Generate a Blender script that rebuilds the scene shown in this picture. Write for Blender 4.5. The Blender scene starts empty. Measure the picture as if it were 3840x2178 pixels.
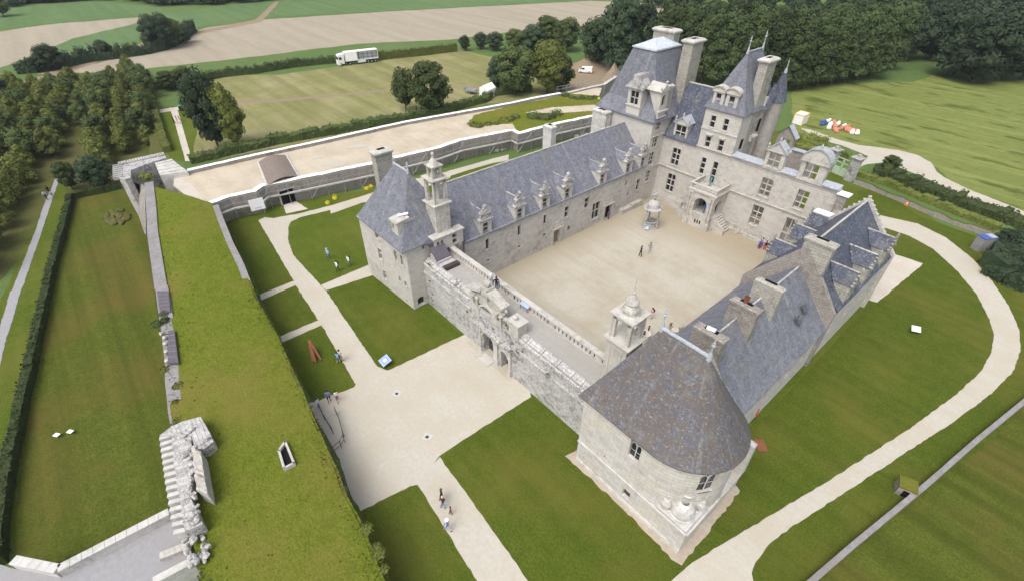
import bpy, bmesh, math, random
from mathutils import Vector, Matrix
R_ = random.Random(7)
SC = bpy.context.scene; COL = SC.collection
# ------------------------------------------------------------------ helpers
class MB:
    def __init__(s): s.v=[]; s.f=[]; s.m=[]
    def face(s, pts, m=0):
        i=len(s.v); s.v += [tuple(p) for p in pts]; s.f.append(tuple(range(i,i+len(pts)))); s.m.append(m)
    def box(s, x0,y0,z0,x1,y1,z1, m=0, bot=False, taper=0):
        t=taper
        a=[(x0,y0,z0),(x1,y0,z0),(x1,y1,z0),(x0,y1,z0)]; b=[(x0+t,y0+t,z1),(x1-t,y0+t,z1),(x1-t,y1-t,z1),(x0+t,y1-t,z1)]
        for i in range(4): j=(i+1)%4; s.face([a[i],a[j],b[j],b[i]],m)
        s.face(b,m)
        if bot: s.face(a[::-1],m)
    def obox(s, c, d, hl, hw, z0, z1, m=0):     # oriented box: centre, unit direction, half length, half width
        n=(-d[1],d[0])
        P=lambda a,b,z:(c[0]+d[0]*a+n[0]*b,c[1]+d[1]*a+n[1]*b,z)
        s.prism([P(-hl,-hw,0)[:2],P(hl,-hw,0)[:2],P(hl,hw,0)[:2],P(-hl,hw,0)[:2]],z0,z1,m)
    def prism(s, poly, z0, z1, m=0, top=True, mt=None):
        A=sum(poly[i][0]*poly[(i+1)%len(poly)][1]-poly[(i+1)%len(poly)][0]*poly[i][1] for i in range(len(poly)))
        if A<0: poly=poly[::-1]
        n=len(poly); g=lambda z,p: z(p) if callable(z) else z
        for i in range(n):
            a,b=poly[i],poly[(i+1)%n]
            s.face([(a[0],a[1],g(z0,a)),(b[0],b[1],g(z0,b)),(b[0],b[1],g(z1,b)),(a[0],a[1],g(z1,a))],m)
        if top: s.face([(p[0],p[1],g(z1,p)) for p in poly], m if mt is None else mt)
    def lathe(s, c, prof, n=12, m=0, cap=True):
        for k in range(len(prof)-1):
            r0,z0=prof[k]; r1,z1=prof[k+1]
            for i in range(n):
                a=2*math.pi*i/n; b=2*math.pi*(i+1)/n
                q=[(c[0]+r0*math.cos(a),c[1]+r0*math.sin(a),z0),(c[0]+r0*math.cos(b),c[1]+r0*math.sin(b),z0),(c[0]+r1*math.cos(b),c[1]+r1*math.sin(b),z1),(c[0]+r1*math.cos(a),c[1]+r1*math.sin(a),z1)]
                if r1<1e-4: q=q[:3]
                elif r0<1e-4: q=[q[0],q[2],q[3]]
                s.face(q,m)
    def tube(s, p, q, r, n=6, m=0, r2=None):
        p=Vector(p); q=Vector(q); d=(q-p)
        if d.length<1e-6: return
        d.normalize(); u=d.orthogonal().normalized(); w=d.cross(u); r2=r if r2 is None else r2
        A=[p+(u*math.cos(2*math.pi*i/n)+w*math.sin(2*math.pi*i/n))*r for i in range(n)]
        B=[q+(u*math.cos(2*math.pi*i/n)+w*math.sin(2*math.pi*i/n))*r2 for i in range(n)]
        for i in range(n): j=(i+1)%n; s.face([A[i],A[j],B[j],B[i]],m)
        s.face(B,m); s.face(A[::-1],m)
    def ball(s, c, r, n=8, m=0, sz=1):
        s.lathe(c[:2],[(r*math.sin(math.pi*k/6)+(0 if k in(0,6) else 0),c[2]-r*sz*math.cos(math.pi*k/6)) for k in range(7)],n,m)
    def rocks(s, c, rx, ry, rz, rnd, m=0):
        bm=bmesh.new(); bmesh.ops.create_icosphere(bm,subdivisions=1,radius=1)
        for v in bm.verts:
            k=rnd.uniform(.75,1.1); v.co=Vector((v.co.x*rx*k,v.co.y*ry*k,v.co.z*rz*k))
        for f in bm.faces: s.face([(c[0]+v.co.x,c[1]+v.co.y,c[2]+v.co.z) for v in f.verts],m)
        bm.free()
    def build(s, name, mats, parent=None, smooth=False, merge=False, loc=None):
        me=bpy.data.meshes.new(name)
        v=s.v if loc is None else [(a-loc[0],b-loc[1],c-loc[2]) for a,b,c in s.v]
        me.from_pydata(v,[],s.f)
        for mm in (mats if isinstance(mats,(list,tuple)) else [mats]): me.materials.append(mm)
        me.polygons.foreach_set('material_index',s.m)
        uv=me.uv_layers.new(name='UVMap').data
        for p in me.polygons:
            nx,ny,nz=p.normal
            if abs(nz)>.96: t=(1,0,0); b=(0,1,0)
            else:
                l=math.hypot(nx,ny) or 1; t=(-ny/l,nx/l,0); N=p.normal; b=N.cross(Vector(t))
            for li in p.loop_indices:
                c=me.vertices[me.loops[li].vertex_index].co
                uv[li].uv=(c.x*t[0]+c.y*t[1], c.x*b[0]+c.y*b[1]+c.z*b[2])
        if merge or smooth:
            bm=bmesh.new(); bm.from_mesh(me); bmesh.ops.remove_doubles(bm,verts=bm.verts,dist=.0015); bm.to_mesh(me); bm.free()
        if smooth: me.polygons.foreach_set('use_smooth',[True]*len(me.polygons))
        o=bpy.data.objects.new(name,me); COL.objects.link(o)
        if loc is not None: o.location=loc
        if parent is not None:
            o.parent=parent
            if parent.type=='EMPTY' and parent.parent is None and loc is None: o.location=[-a for a in parent.location]
        return o
def tag(o,label=None,cat=None,group=None,kind=None):
    if label: o['label']=label
    if cat: o['category']=cat
    if group: o['group']=group
    if kind: o['kind']=kind
    return o
def thing(name,label,cat,loc=(0,0,0),group=None):
    o=bpy.data.objects.new(name,None); COL.objects.link(o); o.location=loc; o.empty_display_size=.3
    return tag(o,label,cat,group)
def dup(root,loc,rz=0,scale=1,label=None,group=None):
    r=root.copy(); COL.objects.link(r); r.location=loc; r.rotation_euler=(0,0,rz); r.scale=(scale,)*3 if not isinstance(scale,tuple) else scale
    if label: r['label']=label
    if group: r['group']=group
    for ch in list(root.children):
        c=ch.copy(); COL.objects.link(c); c.parent=r
        for g in ch.children:
            d=g.copy(); COL.objects.link(d); d.parent=c
    return r
def struct(name,mb,mat,**k): return tag(mb.build(name,mat,**k),kind='structure')
def hgt(x,y):
    yo=-19-(x+51)*6.7/47
    if y>=yo+.6: return 0.
    k=min(1,max(0,(x+112)/28)); return -2.5*k*k*(3-2*k)
def jit(poly, step=.6, amp=.07, seed=1, closed=True):
    r=random.Random(seed); out=[]; n=len(poly)
    for i in range(n if closed else n-1):
        a=Vector(poly[i]); b=Vector(poly[(i+1)%n]); L=(b-a).length; k=max(1,min(400,int(L/step)))
        for j in range(k):
            p=a.lerp(b,j/k); out.append((p.x+r.uniform(-amp,amp),p.y+r.uniform(-amp,amp)))
    if not closed: out.append(tuple(poly[-1]))
    return out
def smoothpoly(p,it=2,closed=True):
    for _ in range(it):
        q=[]; n=len(p)
        for i in range(n if closed else n-1):
            a,b=p[i],p[(i+1)%n]; q+=[(a[0]*.75+b[0]*.25,a[1]*.75+b[1]*.25),(a[0]*.25+b[0]*.75,a[1]*.25+b[1]*.75)]
        if not closed: q=[p[0]]+q+[p[-1]]
        p=q
    return p
def sheet(name,poly,z,mat,step=.6,amp=.06,seed=1,sm=0):
    if sm: poly=smoothpoly(poly,sm)
    poly=jit(poly,step,amp,seed)
    bm=bmesh.new(); vs=[bm.verts.new((p[0],p[1],z)) for p in poly]
    f=bm.faces.new(vs); bm.normal_update()
    if f.normal.z<0: f.normal_flip()
    bmesh.ops.triangulate(bm,faces=[f]); me=bpy.data.meshes.new(name); bm.to_mesh(me); bm.free()
    me.materials.append(mat); o=bpy.data.objects.new(name,me); COL.objects.link(o)
    return tag(o,kind='structure')
def inpoly(x,y,P):
    c=False; n=len(P); j=n-1
    for i in range(n):
        if (P[i][1]>y)!=(P[j][1]>y) and x<(P[j][0]-P[i][0])*(y-P[i][1])/(P[j][1]-P[i][1])+P[i][0]: c=not c
        j=i
    return c
# ------------------------------------------------------------------ materials
def mat(name, rough=.9, spec=.2):
    m=bpy.data.materials.new(name); m.use_nodes=True; nt=m.node_tree; b=nt.nodes['Principled BSDF']
    b.inputs['Roughness'].default_value=rough; b.inputs['Specular IOR Level'].default_value=spec
    return m,nt,b
def N(nt,t,**k):
    n=nt.nodes.new(t)
    for a,v in k.items():
        if a in n.inputs: n.inputs[a].default_value=v
        else: setattr(n,a,v)
    return n
def ramp(nt,fac,stops):
    r=nt.nodes.new('ShaderNodeValToRGB'); e=r.color_ramp.elements
    while len(e)>1: e.remove(e[-1])
    e[0].position=stops[0][0]; e[0].color=(*stops[0][1],1) if len(stops[0][1])==3 else stops[0][1]
    for p,c in stops[1:]:
        q=e.new(p); q.color=(*c,1)
    nt.links.new(fac,r.inputs[0]); return r.outputs[0]
def mix(nt,f,a,b,mode='MIX'):
    m=nt.nodes.new('ShaderNodeMix'); m.data_type='RGBA'; m.blend_type=mode
    for s,v in ((0,f),(6,a),(7,b)):
        if hasattr(v,'links') or hasattr(v,'is_linked'): nt.links.new(v,m.inputs[s])
        else: m.inputs[s].default_value=(v if s==0 else (*v,1))
    return m.outputs[2]
def coords(nt,kind='Object',scale=(1,1,1),rot=0):
    t=nt.nodes.new('ShaderNodeTexCoord'); mp=nt.nodes.new('ShaderNodeMapping'); mp.inputs['Scale'].default_value=scale; mp.inputs['Rotation'].default_value=(0,0,rot)
    nt.links.new(t.outputs[kind],mp.inputs[0]); return mp.outputs[0]
def wpos(nt,scale=(1,1,1),rot=0):
    t=nt.nodes.new('ShaderNodeNewGeometry'); mp=nt.nodes.new('ShaderNodeMapping'); mp.inputs['Scale'].default_value=scale; mp.inputs['Rotation'].default_value=(0,0,rot)
    nt.links.new(t.outputs['Position'],mp.inputs[0]); return mp.outputs[0]
def noise(nt,vec,sc,det=4,rough=.6):
    n=N(nt,'ShaderNodeTexNoise',Scale=sc,Detail=det,Roughness=rough); nt.links.new(vec,n.inputs['Vector']); return n.outputs['Fac']
def bump(nt,b,hgt_,st=.3,dist=.05):
    n=nt.nodes.new('ShaderNodeBump'); n.inputs['Strength'].default_value=st; n.inputs['Distance'].default_value=dist
    nt.links.new(hgt_,n.inputs['Height']); nt.links.new(n.outputs[0],b.inputs['Normal'])
def plain(name,c,rough=.6,spec=.3,metal=0,var=.15):
    m,nt,b=mat(name,rough,spec); n=noise(nt,wpos(nt),3.,3)
    c2=tuple(min(1,x*(1-var)) for x in c); c3=tuple(min(1,x*(1+var)) for x in c)
    nt.links.new(ramp(nt,n,[(.3,c2),(.7,c3)]),b.inputs['Base Color']); b.inputs['Metallic'].default_value=metal; return m
def stone(name,c0,c1,warm,dark,bw=.75,bh=.33,mort=.02,dirt=.45,lich=0.,mcol=None,mf=.5):
    m,nt,b=mat(name,.92,.15); L=nt.links
    uv=coords(nt,'UV'); br=N(nt,'ShaderNodeTexBrick',Scale=1.,offset=.5)
    br.inputs['Brick Width'].default_value=bw; br.inputs['Row Height'].default_value=bh; br.inputs['Mortar Size'].default_value=mort
    br.inputs['Color1'].default_value=(0,0,0,1); br.inputs['Color2'].default_value=(1,1,1,1); br.inputs['Mortar'].default_value=(.5,.5,.5,1); br.inputs['Bias'].default_value=0
    dn=noise(nt,uv,.8,3); add=nt.nodes.new('ShaderNodeVectorMath'); add.operation='MULTIPLY_ADD'
    cx=nt.nodes.new('ShaderNodeCombineXYZ'); L.new(dn,cx.inputs[0]); L.new(dn,cx.inputs[1]); L.new(cx.outputs[0],add.inputs[0]); add.inputs[1].default_value=(.12,.12,0); L.new(uv,add.inputs[2]); L.new(add.outputs[0],br.inputs['Vector'])
    P=wpos(nt); big=noise(nt,P,.3,5,.65); mid=noise(nt,P,1.5,6,.75); fine=noise(nt,P,5.5,4,.75)
    col=ramp(nt,br.outputs['Color'],[(0,c0),(.55,c1),(.85,warm),(1,c1)])
    col=mix(nt,mf,col,ramp(nt,mid,[(.3,c0),(.7,c1)]))
    col=mix(nt,br.outputs['Fac'],col,mcol or tuple(x*.8 for x in c0)) if mort>0 else col
    f=ramp(nt,big,[(.38,(.12,)*3),(.62,(min(1,dirt*1.3),)*3)]); 
    sep=nt.nodes.new('ShaderNodeMath'); sep.operation='MULTIPLY'; L.new(f,sep.inputs[0]); L.new(ramp(nt,mid,[(.42,(.0,)*3),(.62,(1,1,1))]),sep.inputs[1])
    col=mix(nt,sep.outputs[0],col,dark)
    if lich: col=mix(nt,ramp(nt,fine,[(.57-.08*lich,(0,0,0)),(.64-.06*lich,(lich,)*3)]),col,(.70,.69,.67))
    L.new(col,b.inputs['Base Color'])
    mh=nt.nodes.new('ShaderNodeMath'); mh.operation='SUBTRACT'; L.new(mid,mh.inputs[0]); L.new(br.outputs['Fac'],mh.inputs[1]); bump(nt,b,mh.outputs[0],.5,.04)
    return m
def slate(name,c0,c1,c2,spk=.5,brown=0.,rh=.16):
    m,nt,b=mat(name,.62,.3); L=nt.links
    uv=coords(nt,'UV'); br=N(nt,'ShaderNodeTexBrick',Scale=1.,offset=.5)
    br.inputs['Brick Width'].default_value=.3; br.inputs['Row Height'].default_value=rh; br.inputs['Mortar Size'].default_value=.02
    br.inputs['Color1'].default_value=(0,0,0,1); br.inputs['Color2'].default_value=(1,1,1,1); br.inputs['Mortar'].default_value=(0,0,0,1)
    L.new(uv,br.inputs['Vector'])
    P=wpos(nt); big=noise(nt,P,.4,5,.65); mid=noise(nt,P,1.3,6,.75); fine=noise(nt,P,4.6,4,.8); fine2=noise(nt,P,3.1,4,.75)
    st=noise(nt,coords(nt,'UV',(1.1,.1,1)),1.,6,.7)
    col=ramp(nt,br.outputs['Color'],[(0,c0),(.5,c1),(1,c2)])
    col=mix(nt,.55,col,ramp(nt,mid,[(.32,c0),(.5,c1),(.66,c2)]))
    col=mix(nt,ramp(nt,st,[(.5,(0,0,0)),(.8,(.3,)*3)]),col,tuple(x*1.3 for x in c2))
    col=mix(nt,ramp(nt,st,[(.25,(.45,)*3),(.42,(0,0,0))]),col,tuple(x*.62 for x in c0))
    if brown:
        col=mix(nt,ramp(nt,mid,[(.42,(0,0,0)),(.56,(brown,)*3)]),col,(.115,.085,.058))
        col=mix(nt,ramp(nt,fine2,[(.5,(0,0,0)),(.62,(brown*.7,)*3)]),col,(.10,.10,.135))
    col=mix(nt,ramp(nt,fine,[(.57,(0,0,0)),(.68,(spk,)*3)]),col,(.42,.42,.40))
    col=mix(nt,ramp(nt,fine2,[(.30,(spk*.8,)*3),(.42,(0,0,0))]),col,(.035,.035,.048))
    col=mix(nt,ramp(nt,big,[(.55,(0,0,0)),(.72,(.4,)*3)]),col,(.20,.195,.15))
    lm=nt.nodes.new('ShaderNodeMath'); lm.operation='MULTIPLY'; L.new(ramp(nt,st,[(.56,(0,0,0)),(.72,(.75,)*3)]),lm.inputs[0]); L.new(ramp(nt,fine2,[(.46,(0,0,0)),(.56,(spk*.9,)*3)]),lm.inputs[1]); col=mix(nt,lm.outputs[0],col,(.46,.46,.45))
    L.new(col,b.inputs['Base Color'])
    mh=nt.nodes.new('ShaderNodeMath'); mh.operation='SUBTRACT'; L.new(fine,mh.inputs[0]); L.new(br.outputs['Fac'],mh.inputs[1]); bump(nt,b,mh.outputs[0],.6,.04)
    return m
def grass(name,ca,cb,cc,dry,stripe=0,rot=0,sw=1.2,big=.06,dryf=.5,bs=.8,contrast=1,lodge=0):
    m,nt,b=mat(name,.95,.05); L=nt.links; P=wpos(nt)
    n1=noise(nt,P,big,5,.6); n2=noise(nt,P,big*9,5,.7); n3=noise(nt,P,5.,4,.75); n4=noise(nt,P,19.,2,.6)
    col=ramp(nt,n2,[(.3,ca),(.5,cb),(.7,cc)])
    col=mix(nt,.55,col,ramp(nt,n3,[(.32,tuple(x*.6 for x in ca)),(.5,cb),(.7,tuple(min(1,x*1.25) for x in cc))]))
    col=mix(nt,ramp(nt,n1,[(.45,(0,0,0)),(.7,(dryf,)*3)]),col,dry)
    if stripe:
        w=noise(nt,wpos(nt,(.012,1/sw,.02),rot),1.,3,.55)
        f=nt.nodes.new('ShaderNodeMath'); f.operation='MULTIPLY'; L.new(ramp(nt,w,[(.38,(0,0,0)),(.62,(1,1,1))]),f.inputs[0]); f.inputs[1].default_value=stripe
        col=mix(nt,f.outputs[0],col,tuple(x*.6 for x in ca))
    if lodge:
        w=noise(nt,wpos(nt,(.09,.24,.1),lodge),1.,6,.62); col=mix(nt,ramp(nt,w,[(.55,(0,0,0)),(.61,(.9,)*3)]),col,tuple(x*.62 for x in ca))
        w2=noise(nt,wpos(nt,(.02,.35,.1),lodge+.3),1.,5,.6); col=mix(nt,ramp(nt,w2,[(.4,(.4,)*3),(.55,(0,0,0))]),col,cb); col=mix(nt,ramp(nt,w2,[(.5,(0,0,0)),(.7,(.5,)*3)]),col,tuple(x*1.2 for x in cc))
    col=mix(nt,ramp(nt,n4,[(.35,(.35*contrast,)*3),(.55,(0,0,0))]),col,tuple(x*.45 for x in ca))
    L.new(col,b.inputs['Base Color']); bump(nt,b,n3,bs,.12); return m
def gravel(name,c,d,track=0,rot=0,warm=(.5,.44,.33),worn=False):
    m,nt,b=mat(name,.95,.1); L=nt.links; P=wpos(nt)
    n1=noise(nt,P,.22,5,.6); n2=noise(nt,P,2.5,5,.7); n3=noise(nt,P,16.,3,.7)
    col=ramp(nt,n2,[(.3,d),(.6,c)])
    col=mix(nt,ramp(nt,n1,[(.42,(0,0,0)),(.66,(.7,)*3)]),col,warm)
    col=mix(nt,ramp(nt,n3,[(.3,(.35,)*3),(.5,(0,0,0))]),col,tuple(x*.7 for x in d))
    if track:
        s=noise(nt,wpos(nt,(.05,.7,.1),rot),1.,4,.6); col=mix(nt,ramp(nt,s,[(.45,(0,0,0)),(.65,(track,)*3)]),col,warm)
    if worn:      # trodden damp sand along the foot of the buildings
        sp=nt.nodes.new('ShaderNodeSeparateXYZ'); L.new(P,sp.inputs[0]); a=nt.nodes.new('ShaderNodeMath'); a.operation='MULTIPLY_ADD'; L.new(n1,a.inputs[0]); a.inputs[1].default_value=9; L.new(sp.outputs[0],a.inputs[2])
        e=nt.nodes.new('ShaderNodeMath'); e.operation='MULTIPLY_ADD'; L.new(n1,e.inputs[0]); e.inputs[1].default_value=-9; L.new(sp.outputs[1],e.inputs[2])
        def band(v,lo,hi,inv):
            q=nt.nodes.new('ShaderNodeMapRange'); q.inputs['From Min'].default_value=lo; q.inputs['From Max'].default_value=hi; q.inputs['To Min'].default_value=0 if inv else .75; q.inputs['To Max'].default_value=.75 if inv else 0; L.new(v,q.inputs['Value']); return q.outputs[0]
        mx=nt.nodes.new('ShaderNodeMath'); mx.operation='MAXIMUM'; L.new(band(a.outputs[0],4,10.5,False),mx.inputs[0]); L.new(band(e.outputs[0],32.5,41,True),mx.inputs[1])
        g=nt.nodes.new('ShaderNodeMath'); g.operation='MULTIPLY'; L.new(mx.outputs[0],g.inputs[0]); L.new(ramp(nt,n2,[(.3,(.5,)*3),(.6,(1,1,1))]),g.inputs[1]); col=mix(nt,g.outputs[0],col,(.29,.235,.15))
    L.new(col,b.inputs['Base Color']); bump(nt,b,n3,.4,.03); return m
def leafmat(name,c0,c1,c2):
    m,nt,b=mat(name,.75,.2); L=nt.links; P=coords(nt,'Object')
    n1=noise(nt,P,.45,3); n2=noise(nt,P,2.5,3,.7)
    oi=nt.nodes.new('ShaderNodeObjectInfo')
    col=mix(nt,.5,ramp(nt,n1,[(.3,c0),(.5,c1),(.7,c2)]),ramp(nt,n2,[(.3,c0),(.5,c1),(.7,c2)]))
    n3=noise(nt,P,7.,2,.6); col=mix(nt,ramp(nt,n3,[(.35,(.6,)*3),(.5,(0,0,0))]),col,tuple(x*.7 for x in c0)); col=mix(nt,ramp(nt,n3,[(.52,(0,0,0)),(.66,(.6,)*3)]),col,tuple(x*1.25 for x in c2))
    hs=nt.nodes.new('ShaderNodeHueSaturation'); L.new(col,hs.inputs['Color'])
    mr=nt.nodes.new('ShaderNodeMapRange'); mr.inputs['To Min'].default_value=.72; mr.inputs['To Max'].default_value=1.3; L.new(oi.outputs['Random'],mr.inputs['Value']); L.new(mr.outputs[0],hs.inputs['Value'])
    L.new(hs.outputs[0],b.inputs['Base Color']); b.inputs['Subsurface Weight'].default_value=0
    return m
M={}
M['ashlar']=stone('pale_ashlar',(.45,.425,.39),(.585,.56,.52),(.55,.49,.39),(.28,.26,.225),.8,.36,.012,.55,.1)
M['ashlar_w']=stone('white_ashlar',(.49,.465,.44),(.64,.615,.59),(.58,.50,.375),(.33,.30,.265),.85,.38,.02,.5,.15,None,.3)
M['granite']=stone('old_granite',(.43,.41,.38),(.58,.555,.52),(.53,.475,.39),(.23,.21,.185),.75,.35,.013,.6,.25)
M['mossy']=stone('lichened_stone',(.38,.365,.35),(.58,.565,.55),(.50,.47,.43),(.085,.078,.072),.6,.3,.025,.95,.5)
M['rubble']=stone('rubble_stone',(.27,.245,.22),(.42,.39,.36),(.36,.31,.24),(.14,.12,.10),.38,.2,.03,.6,.2,(.22,.20,.18),.35)
M['trim']=stone('trim_stone',(.44,.42,.385),(.57,.545,.505),(.52,.475,.375),(.22,.205,.175),1.4,.8,.0,.65,.2)
M['trim_w']=stone('clean_trim_stone',(.49,.475,.45),(.61,.595,.57),(.48,.44,.37),(.22,.205,.185),1.4,.8,.0,.55,.2)
M['chim']=stone('weathered_chimney_stone',(.30,.285,.25),(.45,.43,.385),(.42,.38,.29),(.15,.14,.115),.6,.3,.02,.7,.3)
M['margin']=gravel('brown_gravel_margin',(.45,.39,.32),(.34,.285,.225),0,0,(.36,.30,.23))
M['slate']=slate('grey_slate',(.10,.105,.13),(.17,.177,.21),(.25,.256,.285),.75)
M['slate_d']=slate('dark_slate',(.038,.045,.07),(.075,.085,.12),(.13,.14,.18),.9)
M['slate_b']=slate('brown_lichened_slate',(.07,.07,.082),(.128,.126,.142),(.215,.213,.235),.6,.75,.24)
M['zinc']=plain('zinc_sheet',(.36,.38,.415),.6,.3,0,.22)
M['zinc_w']=plain('white_zinc',(.52,.56,.61),.5,.4,.1)
M['glass']=plain('dark_glass',(.018,.02,.026),.12,.6,0,.4)
M['void']=plain('dark_interior',(.012,.011,.011),.9,.1)
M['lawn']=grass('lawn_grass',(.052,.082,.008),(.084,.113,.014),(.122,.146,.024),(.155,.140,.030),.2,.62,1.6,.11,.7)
M['lawn2']=grass('enclosure_grass',(.060,.094,.010),(.094,.128,.016),(.132,.160,.026),(.175,.165,.036),.15,.62,1.8,.05,.6)
M['bank']=grass('rampart_grass',(.082,.118,.010),(.134,.166,.018),(.198,.218,.035),(.215,.178,.046),.0,0,1,.13,.7,1.2)
M['moat']=grass('moat_grass',(.056,.082,.011),(.092,.114,.017),(.138,.146,.028),(.165,.115,.036),.4,.14,1.9,.09,.65)
M['meadow']=grass('meadow_grass',(.075,.125,.036),(.105,.165,.05),(.14,.205,.07),(.18,.21,.08),0,0,1,.03,.4)
M['crop']=grass('green_crop',(.09,.155,.055),(.12,.19,.075),(.15,.225,.09),(.17,.23,.11),.25,1.25,4,.02,.4,.5)
M['hay']=grass('mown_hay_field',(.17,.18,.065),(.245,.24,.095),(.33,.30,.145),(.38,.33,.19),.42,1.28,4.2,.06,.75,.6,.6)
M['wheat']=grass('standing_green_wheat',(.10,.135,.03),(.185,.215,.06),(.26,.285,.095),(.15,.18,.04),.0,0,3,.05,.5,1.,.6,.55)
M['stubble']=grass('tan_stubble_field',(.30,.255,.19),(.36,.31,.235),(.42,.37,.285),(.34,.30,.23),.22,1.3,5,.03,.5,.3,.4)
M['orchard']=grass('plantation_floor',(.07,.085,.022),(.105,.112,.032),(.14,.13,.045),(.16,.125,.07),.0,0,3,.08,.6)
M['gravel']=gravel('pale_gravel',(.50,.47,.405),(.43,.40,.34),.35,.5,(.44,.39,.30))
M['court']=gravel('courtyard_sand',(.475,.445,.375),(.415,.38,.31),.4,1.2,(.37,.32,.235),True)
M['pad']=gravel('cream_gravel',(.56,.52,.455),(.47,.43,.365),0,0,(.46,.40,.32))
M['sand']=gravel('building_site_sand',(.55,.485,.385),(.47,.405,.31),.35,1.4,(.39,.33,.24))
M['asph']=gravel('grey_asphalt',(.33,.325,.335),(.27,.265,.275),0,0,(.30,.29,.29))
M['gcap']=gravel('grey_gravel_capping',(.30,.285,.285),(.20,.19,.19),0,0,(.22,.2,.18))
M['earth']=gravel('brown_earth',(.30,.23,.16),(.2,.15,.1),0,0,(.25,.2,.12))
M['leaf']=leafmat('green_leaves',(.032,.050,.016),(.062,.088,.026),(.105,.13,.036))
M['leaf_y']=leafmat('olive_leaves',(.056,.074,.015),(.110,.130,.027),(.175,.185,.042))
M['leaf_d']=leafmat('dark_leaves',(.015,.030,.016),(.033,.054,.026),(.062,.086,.036))
M['leaf_t']=leafmat('avenue_leaves',(.018,.035,.013),(.042,.066,.022),(.090,.113,.032))
M['hedge']=leafmat('hedge_leaves',(.02,.035,.01),(.038,.056,.016),(.06,.075,.022))
M['bark']=plain('bark',(.09,.07,.05),.9,.1)
M['white']=plain('white_paint',(.78,.78,.77),.5,.4,0,.05)
M['tarp']=plain('white_tarpaulin',(.86,.86,.85),.6,.3,0,.04)
M['steel']=plain('galvanised_steel',(.40,.41,.43),.45,.5,.5)
M['benchd']=plain('dark_bench_wood',(.07,.05,.05),.8,.2)
M['dark']=plain('dark_metal',(.05,.045,.045),.5,.4)
M['black']=plain('black_rubber',(.015,.015,.016),.7,.3)
M['rust']=plain('rusty_steel',(.22,.085,.045),.85,.2)
M['brownsheet']=plain('brown_corrugated_cover',(.20,.165,.14),.8,.2)
M['blue']=plain('sign_blue',(.33,.42,.60),.4,.4,0,.06)
M['blued']=plain('deep_blue',(.05,.10,.32),.5,.4)
M['yellow']=plain('yellow_paint',(.75,.45,.05),.5,.4,0,.05)
M['green']=plain('sage_green_paint',(.42,.52,.38),.6,.3,0,.06)
M['wood']=plain('weathered_wood',(.24,.18,.13),.8,.2)
M['terr']=gravel('terrace_paving',(.40,.385,.36),(.32,.305,.285),.6,1.57,(.33,.31,.28))
M['plank']=plain('grey_planks',(.42,.41,.41),.8,.2)
M['slab']=plain('purple_slate_cover',(.115,.10,.12),.6,.3)
M['bagred']=plain('reddish_bag',(.62,.26,.18),.8,.2)
M['flower']=plain('yellow_flowers',(.6,.5,.04),.8,.2)
M['orange']=plain('orange_plastic',(.75,.18,.04),.5,.4)
# ------------------------------------------------------------------ building helpers
def wall(mb,p,q,z0,z1,ops=(),depth=.4,m=0,through=False,mr=None,flat=False):
    """vertical wall from p to q (outside on the right hand of p->q), openings (u0,u1,za,zb[,'arch'])"""
    dx,dy=q[0]-p[0],q[1]-p[1]; L=math.hypot(dx,dy); d=(dx/L,dy/L); n=(d[1],-d[0])
    P=lambda u,z,k=0:(p[0]+d[0]*u-n[0]*k,p[1]+d[1]*u-n[1]*k,z)
    ops=[o for o in ops]; us=sorted({0,L,*[o[0] for o in ops],*[o[1] for o in ops]}); zs=sorted({z0,z1,*[o[2] for o in ops],*[o[3] for o in ops]})
    us=[u for u in us if 0<=u<=L]; zs=[z for z in zs if z0<=z<=z1]
    mr=m if mr is None else mr
    for i in range(len(us)-1):
        for j in range(len(zs)-1):
            a,b,c,e=us[i],us[i+1],zs[j],zs[j+1]
            if any(o[0]<=a+1e-6 and b<=o[1]+1e-6 and o[2]<=c+1e-6 and e<=o[3]+1e-6 for o in ops): continue
            mb.face([P(a,c),P(b,c),P(b,e),P(a,e)],m)
            if through: mb.face([P(b,c,depth),P(a,c,depth),P(a,e,depth),P(b,e,depth)],m)
    if through: mb.face([P(0,z1),P(L,z1),P(L,z1,depth),P(0,z1,depth)],m); mb.face([P(L,z0),P(L,z0,depth),P(L,z1,depth),P(L,z1)],m); mb.face([P(0,z0,depth),P(0,z0),P(0,z1),P(0,z1,depth)],m)
    for o in ops:
        a,b,c,e=o[:4]; r=(b-a)/2; arch=len(o)>4; sp=e-(r*o[4] if arch else 0)
        mb.face([P(a,c),P(a,c,depth),P(a,sp,depth),P(a,sp)],mr); mb.face([P(b,c,depth),P(b,c),P(b,sp),P(b,sp,depth)],mr)
        mb.face([P(a,c),P(b,c),P(b,c,depth),P(a,c,depth)],mr)
        if not arch: mb.face([P(a,e,depth),P(b,e,depth),P(b,e),P(a,e)],mr)
        else:
            k=8; A=[(a+r-r*math.cos(math.pi*i/k), sp+(e-sp)*math.sin(math.pi*i/k)) for i in range(k+1)]
            for i in range(k):
                (u0,s0),(u1,s1)=A[i],A[i+1]
                mb.face([P(u0,s0),P(u1,s1),P(u1,s1,depth),P(u0,s0,depth)][::-1],mr)
                mb.face([P(u0,s0),P(u1,s1),P(u1,e),P(u0,e)],m)
                if through: mb.face([P(u0,s0,depth),P(u0,e,depth),P(u1,e,depth),P(u1,s1,depth)],m)
def frame_of(p,q):
    dx,dy=q[0]-p[0],q[1]-p[1]; L=math.hypot(dx,dy); return (dx/L,dy/L),(dy/L,-dx/L)
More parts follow.
